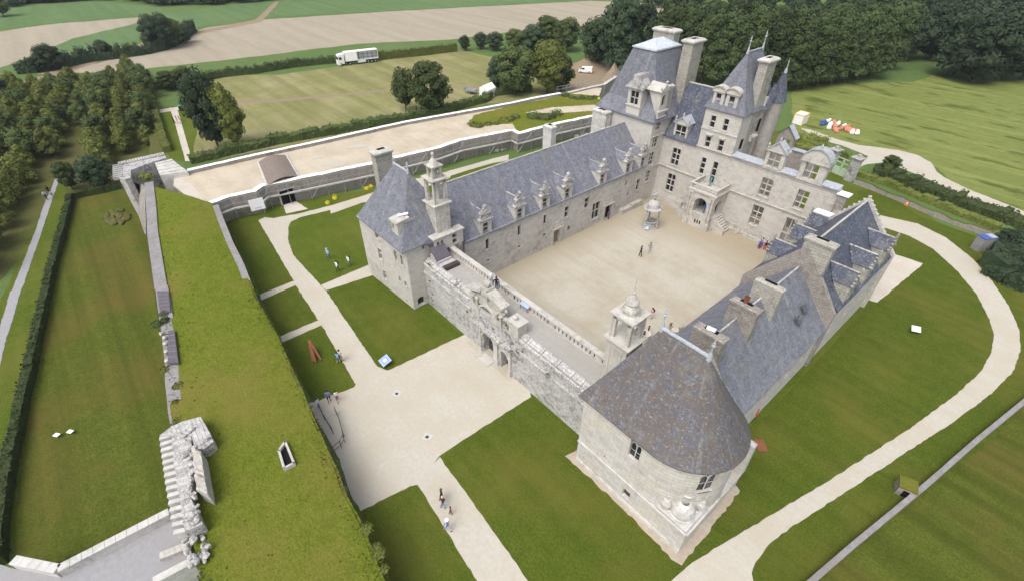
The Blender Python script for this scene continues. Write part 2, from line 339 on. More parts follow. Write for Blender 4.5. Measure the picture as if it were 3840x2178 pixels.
def wbox(mb,p,d,n,u0,u1,z0,z1,k0,k1,m=0):   # box in wall coordinates, k = depth inward
    P=lambda u,k:(p[0]+d[0]*u-n[0]*k,p[1]+d[1]*u-n[1]*k)
    mb.prism([P(u0,k0),P(u1,k0),P(u1,k1),P(u0,k1)],z0,z1,m)
def window(par,p,q,o,cols=2,rows=2,bar=.11,k=.2,surround=0,pane=True,rowz=None,name='window',mt='trim'):
    """stone mullioned window with glass pane in opening o of wall p-q"""
    d,n=frame_of(p,q); a,b,c,e=o[:4]; mb=MB(); g=.012
    for i in range(1,cols):
        u=a+(b-a)*i/cols; wbox(mb,p,d,n,u-bar/2,u+bar/2,c,e,k-.06,k+.08)
    zz=rowz or [c+(e-c)*j/rows for j in range(1,rows)]
    for z in zz:
        for i in range(cols):
            u0=a+(b-a)*i/cols+(bar/2 if i else 0); u1=a+(b-a)*(i+1)/cols-(bar/2 if i<cols-1 else 0)
            wbox(mb,p,d,n,u0,u1,z-bar/2,z+bar/2,k-.05,k+.07)
    t=.05
    wbox(mb,p,d,n,a-.16,b+.16,c-.16,c-.004,-.09,.02)                       # sill
    if surround:
        wbox(mb,p,d,n,a-surround,a-.004,c,e,-.03,.02); wbox(mb,p,d,n,b+.004,b+surround,c,e,-.03,.02); wbox(mb,p,d,n,a-surround,b+surround,e+.004,e+surround,-.03,.02)
    w=mb.build(name,M[mt],par)
    if pane:
        pb=MB(); P=lambda u,z:(p[0]+d[0]*u-n[0]*(k+.1),p[1]+d[1]*u-n[1]*(k+.1),z)
        pb.face([P(a-.02,c-.02),P(b+.02,c-.02),P(b+.02,e+.02),P(a-.02,e+.02)]); pb.build('pane',M['glass'],w)
    return w
def hiproof(mb,x0,y0,x1,y1,z,r0,r1,over=.35,flare=.5,m=0):
    """hipped roof over a rectangle, ridge r0->r1 (3d), flared eaves"""
    o=over; E=[(x0-o,y0-o,z-.12),(x1+o,y0-o,z-.12),(x1+o,y1+o,z-.12),(x0-o,y1+o,z-.12)]
    k=.12; ridge=[r0,r1]; zr=r0[2]
    def up(p,rp): return tuple(p[i]+(rp[i]-p[i])*k for i in range(2))+(z+(zr-z)*(k-.035),)
    alongx=abs(r1[0]-r0[0])>=abs(r1[1]-r0[1])
    R0,R1=(r0,r1) if (r0[0]<=r1[0] if alongx else r0[1]<=r1[1]) else (r1,r0)
    near=[R0,R1,R1,R0] if alongx else [R0,R0,R1,R1]
    U=[up(E[i],near[i]) for i in range(4)]
    for i in range(4):
        j=(i+1)%4; mb.face([E[i],E[j],U[j],U[i]],m)
        mb.face([U[i],U[j],near[j],near[i]] if near[i]!=near[j] else [U[i],U[j],near[j]],m)
        mb.face([(E[i][0],E[i][1],E[i][2]-.1),(E[j][0],E[j][1],E[j][2]-.1),E[j],E[i]],m)
    mb.face([(e[0],e[1],e[2]-.1) for e in E][::-1],m)
def gableroof(mb,x0,x1,y0,y1,ze0,ze1,xr,zr,over=.3,m=0,oy=.0):
    """gable roof, ridge along Y"""
    o=over; s0=(zr-ze0)/(xr-x0); s1=(zr-ze1)/(x1-xr); f=.9
    L=[(x0-o,ze0-o*s0*.55),(x0+f,ze0+f*s0*.93),(xr,zr),(x1-f,ze1+f*s1*.93),(x1+o,ze1-o*s1*.55)]
    n=24; ys=[y0-oy+(y1-y0+2*oy)*i/n for i in range(n+1)]; r=random.Random(int(y0*10)); sag=[r.uniform(-.035,.035) for _ in ys]
    for i in range(n):
        for k in range(4):
            a,b=L[k],L[k+1]; w=lambda pt,j,kk:(pt[0],ys[j],pt[1]+sag[j]*(1 if kk in(1,2,3) else .5))
            q=[w(a,i,k),w(b,i,k+1),w(b,i+1,k+1),w(a,i+1,k)]; mb.face(q[::-1],m)
    for (xx,zz) in (L[0],L[4]):
        q=[(xx,ys[0],zz-.1),(xx,ys[-1],zz-.1),(xx,ys[-1],zz),(xx,ys[0],zz)]; mb.face(q if xx>xr else q[::-1],m)
    mb.face([(L[0][0],ys[0],L[0][1]-.1),(L[0][0],ys[-1],L[0][1]-.1),(L[4][0],ys[-1],L[4][1]-.1),(L[4][0],ys[0],L[4][1]-.1)],m)
def ridgecap(par,p,q,r=.11,mt='trim',name='ridge_tiles'):
    mb=MB(); p=Vector(p); q=Vector(q); n=max(2,int((q-p).length/.45)); rr=random.Random(3)
    for i in range(n): mb.tube(p.lerp(q,i/n)+Vector((0,0,rr.uniform(-.02,.03))),p.lerp(q,(i+.96)/n)+Vector((0,0,rr.uniform(-.02,.03))),r,6)
    return mb.build(name,M[mt],par)
def chimney(par,x0,y0,x1,y1,z0,z1,mt='trim',cap=.22,pots=0):
    mb=MB(); mb.box(x0,y0,z0,x1,y1,z1-.55,0 if mt!='trim' else 1)
    mb.box(x0-cap*.5,y0-cap*.5,z1-.55,x1+cap*.5,y1+cap*.5,z1-.4); mb.box(x0-cap,y0-cap,z1-.4,x1+cap,y1+cap,z1-.22,bot=True); mb.box(x0-cap,y0-cap,z1-.22,x1+cap,y1+cap,z1,taper=.3)
    c=mb.build('chimney',[M[mt],M['chim']],par)
    hb=MB(); hb.box((x0+x1)/2-(x1-x0)*.22,(y0+y1)/2-(y1-y0)*.22,z1,(x0+x1)/2+(x1-x0)*.22,(y0+y1)/2+(y1-y0)*.22,z1+.03); hb.build('flue_opening',M['void'],c)
    return c
def urn(mb,c,z,s=1.,m=0):
    mb.box(c[0]-.14*s,c[1]-.14*s,z,c[0]+.14*s,c[1]+.14*s,z+.22*s,m)
    mb.lathe(c,[(.06*s,z+.22*s),(.1*s,z+.3*s),(.2*s,z+.5*s),(.19*s,z+.62*s),(.09*s,z+.78*s),(.12*s,z+.85*s),(.05*s,z+.98*s),(0,z+1.05*s)],8,m)
def finial(mb,c,z,h,m=0):
    mb.lathe(c,[(.2,z-.2),(.15,z+.2),(.07,z+h*.35),(.06,z+h*.6),(.16,z+h*.66),(.16,z+h*.7),(.05,z+h*.74),(.12,z+h*.82),(.04,z+h*.88),(.05,z+h*.95),(0,z+h)],8,m)
# ------------------------------------------------------------------ left entrance pavilion
LP=thing('entrance_pavilion','pale stone pavilion left of the gate wall with steep hipped slate roof','pavilion',(-5,4,0))
A_,B_,C_,D_=(0,0),(-10.75,-.55),(-10.75,8.2),(0,8.0)
mb=MB(); LPo=[]
ops=[(3.85,4.6,7.45,8.8),(3.75,4.55,4.3,6.0),(4.05,4.75,1.3,2.7),(7.95,8.5,6.15,7.65),(9.3,9.8,6.1,7.6),(8.1,8.5,3.05,3.85),(9.35,9.75,3.05,3.8),(9.0,9.3,.35,.7)]
wall(mb,B_,A_,0,9.05,ops); wall(mb,A_,D_,0,9.05,[(.6,1.6,.3,1.5,.8),(2.2,2.5,8.1,8.5)]); wall(mb,D_,C_,0,9.05); wall(mb,C_,B_,0,9.05)
d,n=frame_of(B_,A_); wbox(mb,B_,d,n,-.05,10.83,8.88,9.04,-.14,.05)
mb.build('wall',M['ashlar'],LP)
for i,o in enumerate(ops): window(LP,B_,A_,o,1,2 if o[3]-o[2]>1 else 1,surround=.14)
window(LP,A_,D_,(.6,1.6,.3,1.5),1,1,.1,.25,pane=True,name='cellar_opening')
mb=MB(); hiproof(mb,-10.75,-.35,0,8.05,9.05,(-7.35,3.85,16.0),(-4.15,3.85,16.0),.35)
rf=mb.build('roof',M['slate'],LP)
zb=MB(); zb.tube((-7.4,3.85,16.02),(-4.1,3.85,16.02),.14,8); finial(zb,(-7.35,3.85),16.0,.8); finial(zb,(-4.15,3.85),16.0,1.3); zb.build('ridge_flashing',M['zinc'],rf)
chimney(LP,-12.2,3.3,-11.0,5.6,0,16.35,'trim')
mb=MB(); wall(mb,(-2.75,.1),(-1.35,.1),8.9,11.9,[(.15,.55,10.6,11.3),(.15,.6,9.2,10.1)],.3); mb.face([(-1.35,.1,8.9),(-1.35,2.6,11.9),(-1.35,.1,11.9)]); mb.face([(-2.75,.1,8.9),(-2.75,.1,11.9),(-2.75,2.6,11.9)])
dm=mb.build('stair_dormer',M['granite'],LP)
pb=MB(); pb.face([(-2.65,.38,9.1),(-2.1,.38,9.1),(-2.1,.38,11.4),(-2.65,.38,11.4)]); pb.build('pane',M['glass'],dm)
mb=MB(); mb.face([(-2.95,-.1,11.85),(-1.2,-.1,11.85),(-1.2,1.7,12.1),(-2.95,1.7,12.1)]); mb.face([(-2.95,-.1,11.7),(-1.2,-.1,11.7),(-1.2,-.1,11.85),(-2.95,-.1,11.85)]); mb.face([(-1.2,-.1,11.7),(-1.2,1.7,11.95),(-1.2,1.7,12.1),(-1.2,-.1,11.85)]); mb.build('dormer_roof',M['granite'],dm)
mb=MB(); mb.tube((-2.3,.8,12.15),(-1.75,1.9,12.3),.15,10); mb.build('vent_pipe',M['tarp'],dm)
# bell lantern and bretèche standing over the terrace corner
def lantern(par,cx,cy,z0,zc,zs,z2,z3,ztop,hw,domed,mt='trim'):
    mb=MB(); h=hw
    mb.box(cx-h,cy-h,z0,cx+h,cy+h,zc-.25); 
    for sx,sy in((0,-1),(1,0)):                                              # recessed round-headed panels
        a=h*.62
        if sx: mb.box(cx+h,cy-a,z0+.7,cx+h+.05,cy-a+.12,zc-.8); mb.box(cx+h,cy+a-.12,z0+.7,cx+h+.05,cy+a,zc-.8); mb.box(cx+h,cy-a,zc-.8,cx+h+.05,cy+a,zc-.66)
        else: mb.box(cx-a,cy-h-.05,z0+.7,cx-a+.12,cy-h,zc-.8); mb.box(cx+a-.12,cy-h-.05,z0+.7,cx+a,cy-h,zc-.8); mb.box(cx-a,cy-h-.05,zc-.8,cx+a,cy-h,zc-.66)
    mb.box(cx-h-.1,cy-h-.1,zc-.25,cx+h+.1,cy+h+.1,zc-.12,bot=True); mb.box(cx-h-.28,cy-h-.28,zc-.12,cx+h+.28,cy+h+.28,zc,bot=True)
    base=mb.build('lantern_base',M[mt],par)
    mb=MB(); g=h*.86; w=g*.34                                                 # open stage on four piers
    for sx in(-1,1):
        for sy in(-1,1):
            x,y=cx+sx*(g-w/2),cy+sy*(g-w/2); mb.box(x-w/2,y-w/2,zc,x+w/2,y+w/2,zs-.35)
            mb.tube((x+sx*w*.55,y+sy*w*.55,zc),(x+sx*w*.55,y+sy*w*.55,zs-.35),.09,6)
    mb.box(cx-g,cy-g,zs-.55,cx+g,cy+g,zs-.25,bot=True); mb.box(cx-g-.12,cy-g-.12,zs-.25,cx+g+.12,cy+g+.12,zs-.12,bot=True); mb.box(cx-g-.28,cy-g-.28,zs-.12,cx+g+.28,cy+g+.28,zs,bot=True)
    mb.box(cx-g*.9,cy+g*.45,zc,cx-g*.1,cy+g*.7,zs-.55)
    mb.build('open_stage',M[mt],base)
    mb=MB(); 
    if domed:
        mb.lathe((cx,cy),[(g*.95,zs),(g*.82,zs+.15),(g*.8,zs+.45),(g*.6,zs+.8),(g*.42,zs+1.0)],14)
        r=g*.4; zt=z2
        for k in range(8): a=math.pi/4*k; mb.tube((cx+r*math.cos(a),cy+r*math.sin(a),zs+.95),(cx+r*math.cos(a),cy+r*math.sin(a),zt),.09,6)
        mb.lathe((cx,cy),[(r+.15,zt-.05),(r+.2,zt+.05),(r+.12,zt+.3),(r*.5,zt+.7),(.1,zt+.85),(.16,zt+1.0),(.05,zt+1.2),(.02,ztop)],12)
        mb.lathe((cx,cy),[(r*.5,zs+.9),(r*.5,zt)],8)
    else:
        r=g*.55
        for sx in(-1,1):
            for sy in(-1,1): mb.box(cx+sx*r-.13,cy+sy*r-.13,zs,cx+sx*r+.13,cy+sy*r+.13,z2)
        mb.box(cx-r*.9,cy-r*.9,zs,cx+r*.9,cy+r*.9,zs+.3)
        mb.box(cx-r-.3,cy-r-.3,z2,cx+r+.3,cy+r+.3,z2+.14,bot=True); mb.lathe((cx,cy),[(r+.28,z2+.14),(r+.05,z2+.35),(r*.75,z2+.65),(r*.3,z2+.9),(.14,z2+1.0),(.1,z2+1.15),(.2,z2+1.3),(.17,z2+1.45),(0,z2+1.6)],10)
    mb.build('lantern_crown',M[mt],base)
lantern(LP,-.75,5.3,9.2,13.2,16.2,17.5,0,18.9,1.0,False)
mb=MB(); p,q=(.95,3.3),(.95,7.5); wall(mb,p,q,7.55,9.35,[(.35,.75,8.2,8.9),(.9,1.3,8.2,8.9),(2.6,3.25,8.5,9.05),(2.6,3.25,7.75,8.4)],.35)
mb.face([(0,3.3,7.55),(.95,3.3,7.55),(.95,3.3,9.35),(0,3.3,9.35)]); mb.face([(.95,7.5,7.55),(0,7.5,7.55),(0,7.5,9.35),(.95,7.5,9.35)]); mb.box(-.6,3.15,9.35,1.12,7.65,9.5,bot=True)
for y in(3.5,4.6,5.7,6.8): mb.box(.45,y,7.15,.9,y+.45,7.55,bot=True)
br=mb.build('bretesse',M['granite'],LP)
pb=MB(); pb.face([(.6,3.5,7.7),(.6,7.3,7.7),(.6,7.3,9.2),(.6,3.5,9.2)]); pb.build('pane',M['glass'],br)
# ------------------------------------------------------------------ left wing
LW=thing('courtyard_wing','long stone wing with seven ornate dormers along the courtyard left side','building',(-5,26,0))
mb=MB(); p,q=(.45,8.0),(.45,45.0); Y=lambda y:y-8.0
lops=[(Y(30.45),Y(31.45),3.8,5.6),(Y(26.1),Y(27.0),3.8,5.6),(Y(32.5),Y(34.3),1.1,4.0),(Y(21.8),Y(22.4),4.3,5.85,1),(Y(11.3),Y(11.85),4.4,6.0,1),(Y(16.9),Y(17.45),4.3,5.9,1),(Y(24.05),Y(25.35),0,2.4,1),(Y(35.75),Y(37.3),0,2.5,1),(Y(27.05),Y(27.65),1.2,2.1,1),(Y(40.1),Y(40.65),4.6,5.6),(Y(41.05),Y(41.5),2.4,3.3),(Y(21.9),Y(22.35),2.25,2.75),(Y(17.0),Y(17.4),2.3,2.7),(Y(11.4),Y(11.85),2.4,2.8),(Y(43.3),Y(44.2),2.8,4.8)]
wall(mb,p,q,0,7.05,lops,.45); wall(mb,(-10.5,45),(-10.5,8.0),0,7.05); wall(mb,(-10.5,8),(.45,8),0,7.05)
mb.face([(-10.5,45,7),(.45,45,7),(-5,45,12.6)][::-1]); mb.face([(-10.5,8,7),(.45,8,7),(-5,8,12.6)])
dd,nn=frame_of(p,q); wbox(mb,p,dd,nn,0,37,6.92,7.06,-.12,.05)
for (a,b,za,zb) in((34.2,36.9,.0,.9),(31.4,34.0,.0,.75)): wbox(mb,p,dd,nn,a,b,za,zb,-.8,0)
mb.build('wall',M['granite'],LW)
for o in lops:
    door=o[2]==0
    if door:
        mb=MB(); d,n=frame_of(p,q); a,b=o[0],o[1]
        wbox(mb,p,d,n,a-.45,a-.02,0,2.5,-.12,.02); wbox(mb,p,d,n,b+.02,b+.45,0,2.5,-.12,.02); wbox(mb,p,d,n,a-.6,b+.6,2.55,2.8,-.25,.02); wbox(mb,p,d,n,a-.1,b+.1,2.8,3.25,-.12,.02); wbox(mb,p,d,n,a+.25,b-.25,3.25,3.75,-.1,.02); wbox(mb,p,d,n,a-.5,a-.25,2.8,3.3,-.15,.02); wbox(mb,p,d,n,b+.25,b+.5,2.8,3.3,-.15,.02)
        w=mb.build('doorway',M['trim'],LW); dmb=MB(); wbox(dmb,p,d,n,a,b if o[0]<20 else a+.3,0,2.4,.36,.42); dmb.build('door',M['wood'],w)
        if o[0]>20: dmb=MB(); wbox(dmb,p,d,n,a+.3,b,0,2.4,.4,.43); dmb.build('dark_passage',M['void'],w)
    else: window(LW,p,q,o,2 if o[1]-o[0]>1.5 else 1,2 if o[3]-o[2]>1.5 and len(o)<5 else 1,.12,.22,surround=.13)
mb=MB(); gableroof(mb,-10.5,.45,8.0,45,7.05,7.05,-5.0,12.65,.25)
rf=mb.build('roof',M['slate'],LW); ridgecap(rf,(-5,8.2,12.68),(-5,44.9,12.68),.1)
rnd=random.Random(5)
def ornate_dormer(par,y,full=True,i=0):
    p,q=(.5,y-.85),(.5,y+.85); mb=MB(); wall(mb,p,q,6.75,9.0,[(.42,1.28,7.05,8.5)],.3)
    xm=-1.6
    mb.face([(.5,y+.85,6.75),(.5,y+.85,9.0),(xm,y+.85,9.0)][::-1]); mb.face([(.5,y-.85,6.75),(xm,y-.85,9.0),(.5,y-.85,9.0)][::-1])
    for s in(-1,1): mb.box(.5,y+s*.72-.12,7.0,.6,y+s*.72+.12,8.75)
    dmr=mb.build('dormer',M['granite'],par)
    w=MB(); w.box(.2,y-.43,7.75,.3,y+.43,7.85); 
    w.build('window_bar',M['trim'],dmr); pb=MB(); pb.face([(.22,y-.45,7.0),(.22,y+.45,7.0),(.22,y+.45,8.55),(.22,y-.45,8.55)]); pb.build('pane',M['glass'],dmr)
    pm=MB(); pm.box(.05,y-1.05,8.95,.72,y+1.05,9.12,bot=True)
    def tri(z,wd,h,x=.66): pm.face([(x,y-wd,z),(x,y+wd,z),(x,y,z+h)]); pm.face([(x,y+wd,z),(x-.6,y+wd,z),(x-.6,y,z+h),(x,y,z+h)]); pm.face([(x-.6,y-wd,z),(x,y-wd,z),(x,y,z+h),(x-.6,y,z+h)]); pm.face([(x-.6,y+wd,z),(x-.6,y-wd,z),(x-.6,y,z+h)])
    tri(9.12,1.05,.55); pm.box(.1,y-.62,9.3,.6,y+.62,9.85); pm.box(.02,y-.8,9.85,.7,y+.8,9.98,bot=True); tri(9.98,.8,.4); pm.box(.15,y-.36,10.1,.55,y+.36,10.55); pm.ball((.35,y,10.75),.3,8)
    for s in(-1,1): pm.rocks((.38,y+s*.72,9.5),.22,.2,.35,rnd); pm.rocks((.35,y+s*.5,10.2),.2,.16,.28,rnd)
    for k in range(6): pm.rocks((.5,y+rnd.uniform(-.6,.6),rnd.uniform(9.2,10.6)),.14,.16,.14,rnd)
    pm.build('pediment',M['mossy'],dmr)
    rb=MB(); zr=9.95; xb=.45-(zr-7.0)/1.03
    rb.face([(.3,y+.95,8.92),(.3,y,zr),(xb-.3,y,zr),(-1.55,y+.95,8.92)]); rb.face([(.3,y,zr),(.3,y-.95,8.92),(-1.55,y-.95,8.92),(xb-.3,y,zr)])
    rb.build('dormer_roof',M['slate'],dmr); rc=MB(); rc.tube((.2,y,zr+.03),(xb-.25,y,zr+.03),.09,6); rc.ball((xb-.25,y,zr+.15),.14,6); rc.build('ridge_tiles',M['mossy'],dmr)
for i,y in enumerate((11.4,17.2,21.9,26.4,34.05,40.25,44.0)): ornate_dormer(LW,y,i=i)
chimney(LW,-10.7,31.9,-8.9,33.0,0,13.7,'trim_w',.1); chimney(LW,-10.7,43.4,-7.7,44.7,0,13.9,'trim_w',.1)
# ------------------------------------------------------------------ corner tower
CT=thing('corner_tower','tall square corner tower with huge truncated slate roof and glazed zinc top','tower',(-5.2,51,0))
mb=MB(); tops=[(45.9-45,47.1-45,12.45,14.1),(.8,2.2,9.6,11.6),(.6,1.9,6.6,8.8),(.6,1.8,3.6,5.6)]
wall(mb,(-10.85,45),(.45,45),0,14.2); wall(mb,(.45,45),(.45,56.7),0,14.2,tops,.35); wall(mb,(.45,56.7),(-10.85,56.7),0,14.2); wall(mb,(-10.85,56.7),(-10.85,45),0,14.2)
mb.box(-11.0,44.85,14.0,.6,45.0,14.2); mb.box(.45,44.85,14.0,.62,56.7,14.2)
for z in(6.1,11.4): mb.box(.45,45.0,z,.57,48.75,z+.16)
mb.build('wall',M['ashlar'],CT)
for o in tops: window(CT,(.45,45),(.45,56.7),o,2,3,.1,.18,surround=.1)
mb=MB(); E=[(-11.25,44.6),(.85,44.6),(.85,57.1),(-11.25,57.1)]; U=[(-9.9,46.0),(-.5,46.0),(-.5,55.7),(-9.9,55.7)]; T_=[(-7.3,47.7),(-3.1,47.7),(-3.1,54.0),(-7.3,54.0)]
zz=(14.05,16.1,23.3)
for i in range(4):
    j=(i+1)%4; e=lambda P,k,z:(P[k][0],P[k][1],z)
    mb.face([e(E,i,13.9),e(E,j,13.9),e(E,j,14.05),e(E,i,14.05)]); mb.face([e(E,i,14.05),e(E,j,14.05),e(U,j,16.1),e(U,i,16.1)]); mb.face([e(U,i,16.1),e(U,j,16.1),e(T_,j,23.3),e(T_,i,23.3)])
mb.face([(x,y,13.9) for x,y in E][::-1])
rf=mb.build('roof',M['slate'],CT)
mb=MB(); mb.box(-7.5,47.5,23.25,-2.9,54.2,23.45,bot=True)
a=(-5.2,49.9,24.5); b=(-5.2,51.8,24.5); Q=[(-7.4,47.6,23.46),(-3.0,47.6,23.46),(-3.0,54.1,23.46),(-7.4,54.1,23.46)]
mb.face([Q[0],Q[1],a]); mb.face([Q[1],Q[2],b,a]); mb.face([Q[2],Q[3],b]); mb.face([Q[3],Q[0],a,b])
for k in range(7):
    y=48.2+k*.9; yr=min(max(y,49.9),51.8); mb.tube((-3.0,y,23.5),(-5.15,yr,24.52),.05,5)
for k in range(5): x=-7.0+k*.9; mb.tube((x,47.6,23.5),(-5.2,49.9,24.52),.045,5)
mb.build('zinc_cap',M['zinc_w'],rf)
chimney(CT,-8.4,53.9,-4.5,55.6,16,25.3,'trim',.25); chimney(CT,-1.4,52.0,.35,54.9,14,24.75,'trim',.28)
chimney(CT,-.75,47.9,.3,49.1,13.6,19.0,'trim',.15)
p,q=(-4.95,44.75),(-2.35,44.75); o=(.55,2.05,15.85,17.85); mb=MB(); wall(mb,p,q,14.0,18.3,[o],.35); mb.face([(-2.35,44.75,14.0),(-2.35,47.3,18.3),(-2.35,44.75,18.3)]); mb.face([(-4.95,44.75,14.0),(-4.95,44.75,18.3),(-4.95,47.3,18.3)]); mb.box(-5.1,44.6,15.55,-2.2,44.75,15.75)
dm=mb.build('dormer',M['trim'],CT); window(dm,p,q,o,2,2,.1,.15,surround=.0)
mb=MB(); mb.box(-5.35,44.35,18.3,-1.95,44.9,18.5,bot=True)
for a,b in(((-5.3,18.5),(-3.65,20.2)),): mb.face([(-5.3,44.5,18.5),(-2.0,44.5,18.5),(-3.1,44.5,19.6),(-3.2,44.5,20.3),(-4.1,44.5,20.3),(-4.2,44.5,19.6)]); mb.face([(-2.0,44.5,18.5),(-2.0,47.4,18.5),(-3.1,48.0,19.6),(-3.1,44.5,19.6)]); mb.face([(-3.1,44.5,19.6),(-3.1,48,19.6),(-3.2,48,20.3),(-3.2,44.5,20.3)]); mb.face([(-5.3,44.5,18.5),(-4.2,44.5,19.6),(-4.2,48,19.6),(-5.3,47.4,18.5)]); mb.face([(-3.2,44.5,20.3),(-3.2,48,20.3),(-4.1,48,20.3),(-4.1,44.5,20.3)])
mb.build('pediment',M['mossy'],dm)
p,q=(.6,45.6),(.6,47.5); o=(.4,1.4,16.2,17.9,1); mb=MB(); wall(mb,p,q,14.0,18.4,[o],.4); mb.face([(.6,47.5,14.0),(.6,47.5,18.4),(-1.8,47.5,18.4)][::-1]); mb.face([(.6,45.6,14.0),(-1.8,45.6,18.4),(.6,45.6,18.4)][::-1]); mb.box(.5,45.3,15.4,.9,47.8,15.6,bot=True); mb.box(.5,45.45,14.5,.8,47.65,14.7,bot=True)
mb.face([(.7,45.3,18.4),(.7,47.8,18.4),(.7,46.55,19.5)]); mb.face([(.7,47.8,18.4),(-2,47.8,18.4),(-2,46.55,19.5),(.7,46.55,19.5)]); mb.face([(-2,45.3,18.4),(.7,45.3,18.4),(.7,46.55,19.5),(-2,46.55,19.5)])
for s in(45.4,46.55,47.7): mb.ball((.6,s,19.0 if s!=46.55 else 19.75),.2,6)
dm=mb.build('side_dormer',M['trim'],CT); pb=MB(); pb.face([(.22,45.9,16.1),(.22,47.1,16.1),(.22,47.1,18.0),(.22,45.9,18.0)]); pb.build('pane',M['glass'],dm)
# ------------------------------------------------------------------ main building
MBD=thing('main_building','main stone range at the back of the courtyard with tall central gabled pavilion','building',(6,53,0))
yM=48.75; p,q=(.45,yM),(12.45,yM); X=lambda x:x-.45
mops=[(X(2.7),X(4.15),2.2,5.27),(X(2.62),X(4.05),6.9,9.68),(X(7.95),X(8.7),7.05,9.7),(X(10.0),X(10.75),6.2,9.66),(X(7.78),X(8.55),11.42,12.98),(X(9.95),X(10.72),11.4,13.0),(X(7.75),X(8.52),14.45,16.13),(X(9.86),X(10.6),14.45,16.16)]
mb=MB(); wall(mb,p,(6.6,yM),0,11.4,[o for o in mops if o[1]<6.1],.5)
o2=[(o[0]-6.15,o[1]-6.15,o[2],o[3]) for o in mops if o[0]>6.2]; wall(mb,(6.6,yM),q,0,17.3,o2,.5)
wall(mb,(12.45,yM),(12.45,57.5),0,17.3); wall(mb,(6.6,57.5),(6.6,yM),11,17.3); wall(mb,(12.45,57.5),(.45,57.5),0,11.4); wall(mb,(12.45,57.5),(6.6,57.5),11.4,17.3)
mb.build('wall',M['ashlar'],MBD)
mb=MB()
d,n=frame_of(p,q)
for z,t in((6.05,.12),(6.2,.2),(10.9,.1),(11.2,.24)): wbox(mb,p,d,n,0,11.98,z,z+.13,-t,0)
for z,t in((14.0,.14),(17.1,.2),(1.35,.1)): wbox(mb,p,d,n,6.15 if z>2 else 0,11.98,z,z+.14,-t,0)
wbox(mb,p,d,n,0,6.1,0,1.3,-.45,0); wbox(mb,p,d,n,0,11.98,.0,.5,-.3,0)
wbox(mb,p,d,n,7.3,8.3,13.3,13.45,-.45,0); wbox(mb,p,d,n,9.4,10.4,13.3,13.45,-.45,0)
mb.build('string_course',M['trim'],MBD)
for o in mops: window(MBD,p,q,o,2 if o[1]-o[0]>1 else 1,3 if o[3]-o[2]>2.4 else 2,.13,.2,surround=.16)
mb=MB(); mb.face([(.45,48.4,11.25),(6.6,48.4,11.25),(6.6,49.5,12.55),(.45,49.5,12.55)]); mb.face([(.45,49.5,12.55),(6.6,49.5,12.55),(6.6,53.1,18.6),(.45,53.1,18.6)]); mb.face([(6.6,53.1,18.6),(6.6,57.8,11.3),(.45,57.8,11.3),(.45,53.1,18.6)]); mb.face([(.45,48.4,11.1),(6.6,48.4,11.1),(6.6,48.4,11.25),(.45,48.4,11.25)])
rf=mb.build('roof',M['slate_d'],MBD); ridgecap(rf,(.5,53.1,18.65),(6.6,53.1,18.65),.13)
mb=MB(); hiproof(mb,6.6,48.75,12.45,57.2,17.3,(9.52,50.9,24.75),(9.52,55.1,24.75),.3)
rf2=mb.build('pavilion_roof',M['slate'],MBD)
zb=MB(); zb.tube((9.52,50.8,24.78),(9.52,55.2,24.78),.12,8); finial(zb,(9.52,50.9),24.7,2.1); finial(zb,(9.52,55.1),24.7,2.3); zb.build('ridge_finials',M['zinc'],rf2)
chimney(MBD,11.2,51.6,12.5,54.1,8,24.2,'trim',.28); 
mb=MB(); mb.box(12.0,54.0,17.0,12.8,54.8,18.8,taper=.1); mb.build('chimney_shoulder',M['trim'],MBD)
def ped_dormer(par,x0,x1,z0,zt,o,kind,zp,mt='trim',back=2.5,y=yM-.02,pane=True,depth=.35,roofm='zinc',urns=True):
    p,q=(x0,y),(x1,y); mb=MB(); wall(mb,p,q,z0,zt,[o],depth,through=not pane)
    if pane: mb.face([(x1,y,z0),(x1,y+back,zt),(x1,y,zt)]); mb.face([(x0,y,z0),(x0,y,zt),(x0,y+back,zt)])
    mb.box(x0-.22,y-.2,zt-.02,x1+.22,y+.3,zt+.16,bot=True)
    c=(x0+x1)/2; w=(x1-x0)/2+.2; h=zp-zt-.16
    if kind=='tri': prof=[(c-w,zt+.16),(c+w,zt+.16),(c,zp)]
    else: prof=[(c+w*math.cos(math.pi*k/14),zt+.16+h*math.sin(math.pi*k/14)) for k in range(15)]
    yb=y+(back if pane else depth+.25)
    mb.face([(a,y-.12,b) for a,b in (prof if kind=='tri' else prof[::-1])][::1 if kind=='tri' else -1])
    if not pane: mb.face([(a,yb,b) for a,b in prof])
    dm=mb.build('dormer',M[mt],par)
    window(dm,p,q,(o[0],o[1],o[2],o[3]),2 if o[1]-o[0]>1 else 1,2,.11,.15,pane=pane)
    rb=MB(); seq=[prof[1],prof[2],prof[0]] if kind=='tri' else prof
    for k in range(len(seq)-1):
        a,b=seq[k],seq[k+1]; rb.face([(a[0],y-.3,a[1]+.05),(a[0],yb+.1,a[1]+.05),(b[0],yb+.1,b[1]+.05),(b[0],y-.3,b[1]+.05)]); rb.face([(a[0],y-.3,a[1]-.12),(a[0],y-.3,a[1]+.05),(b[0],y-.3,b[1]+.05),(b[0],y-.3,b[1]-.12)])
    rb.build('pediment_roof',M[roofm],dm)
    if urns:
        ub=MB()
        for u in((c-w+.2,zt+.5),(c,zp+.05),(c+w-.2,zt+.5)): urn(ub,(u[0],y),u[1]-.1,.75)
        ub.build('urn_finials',M['trim'],dm)
    return dm
ped_dormer(MBD,2.05,4.45,11.2,13.6,(.3,2.1,11.35,13.35),'tri',14.75)
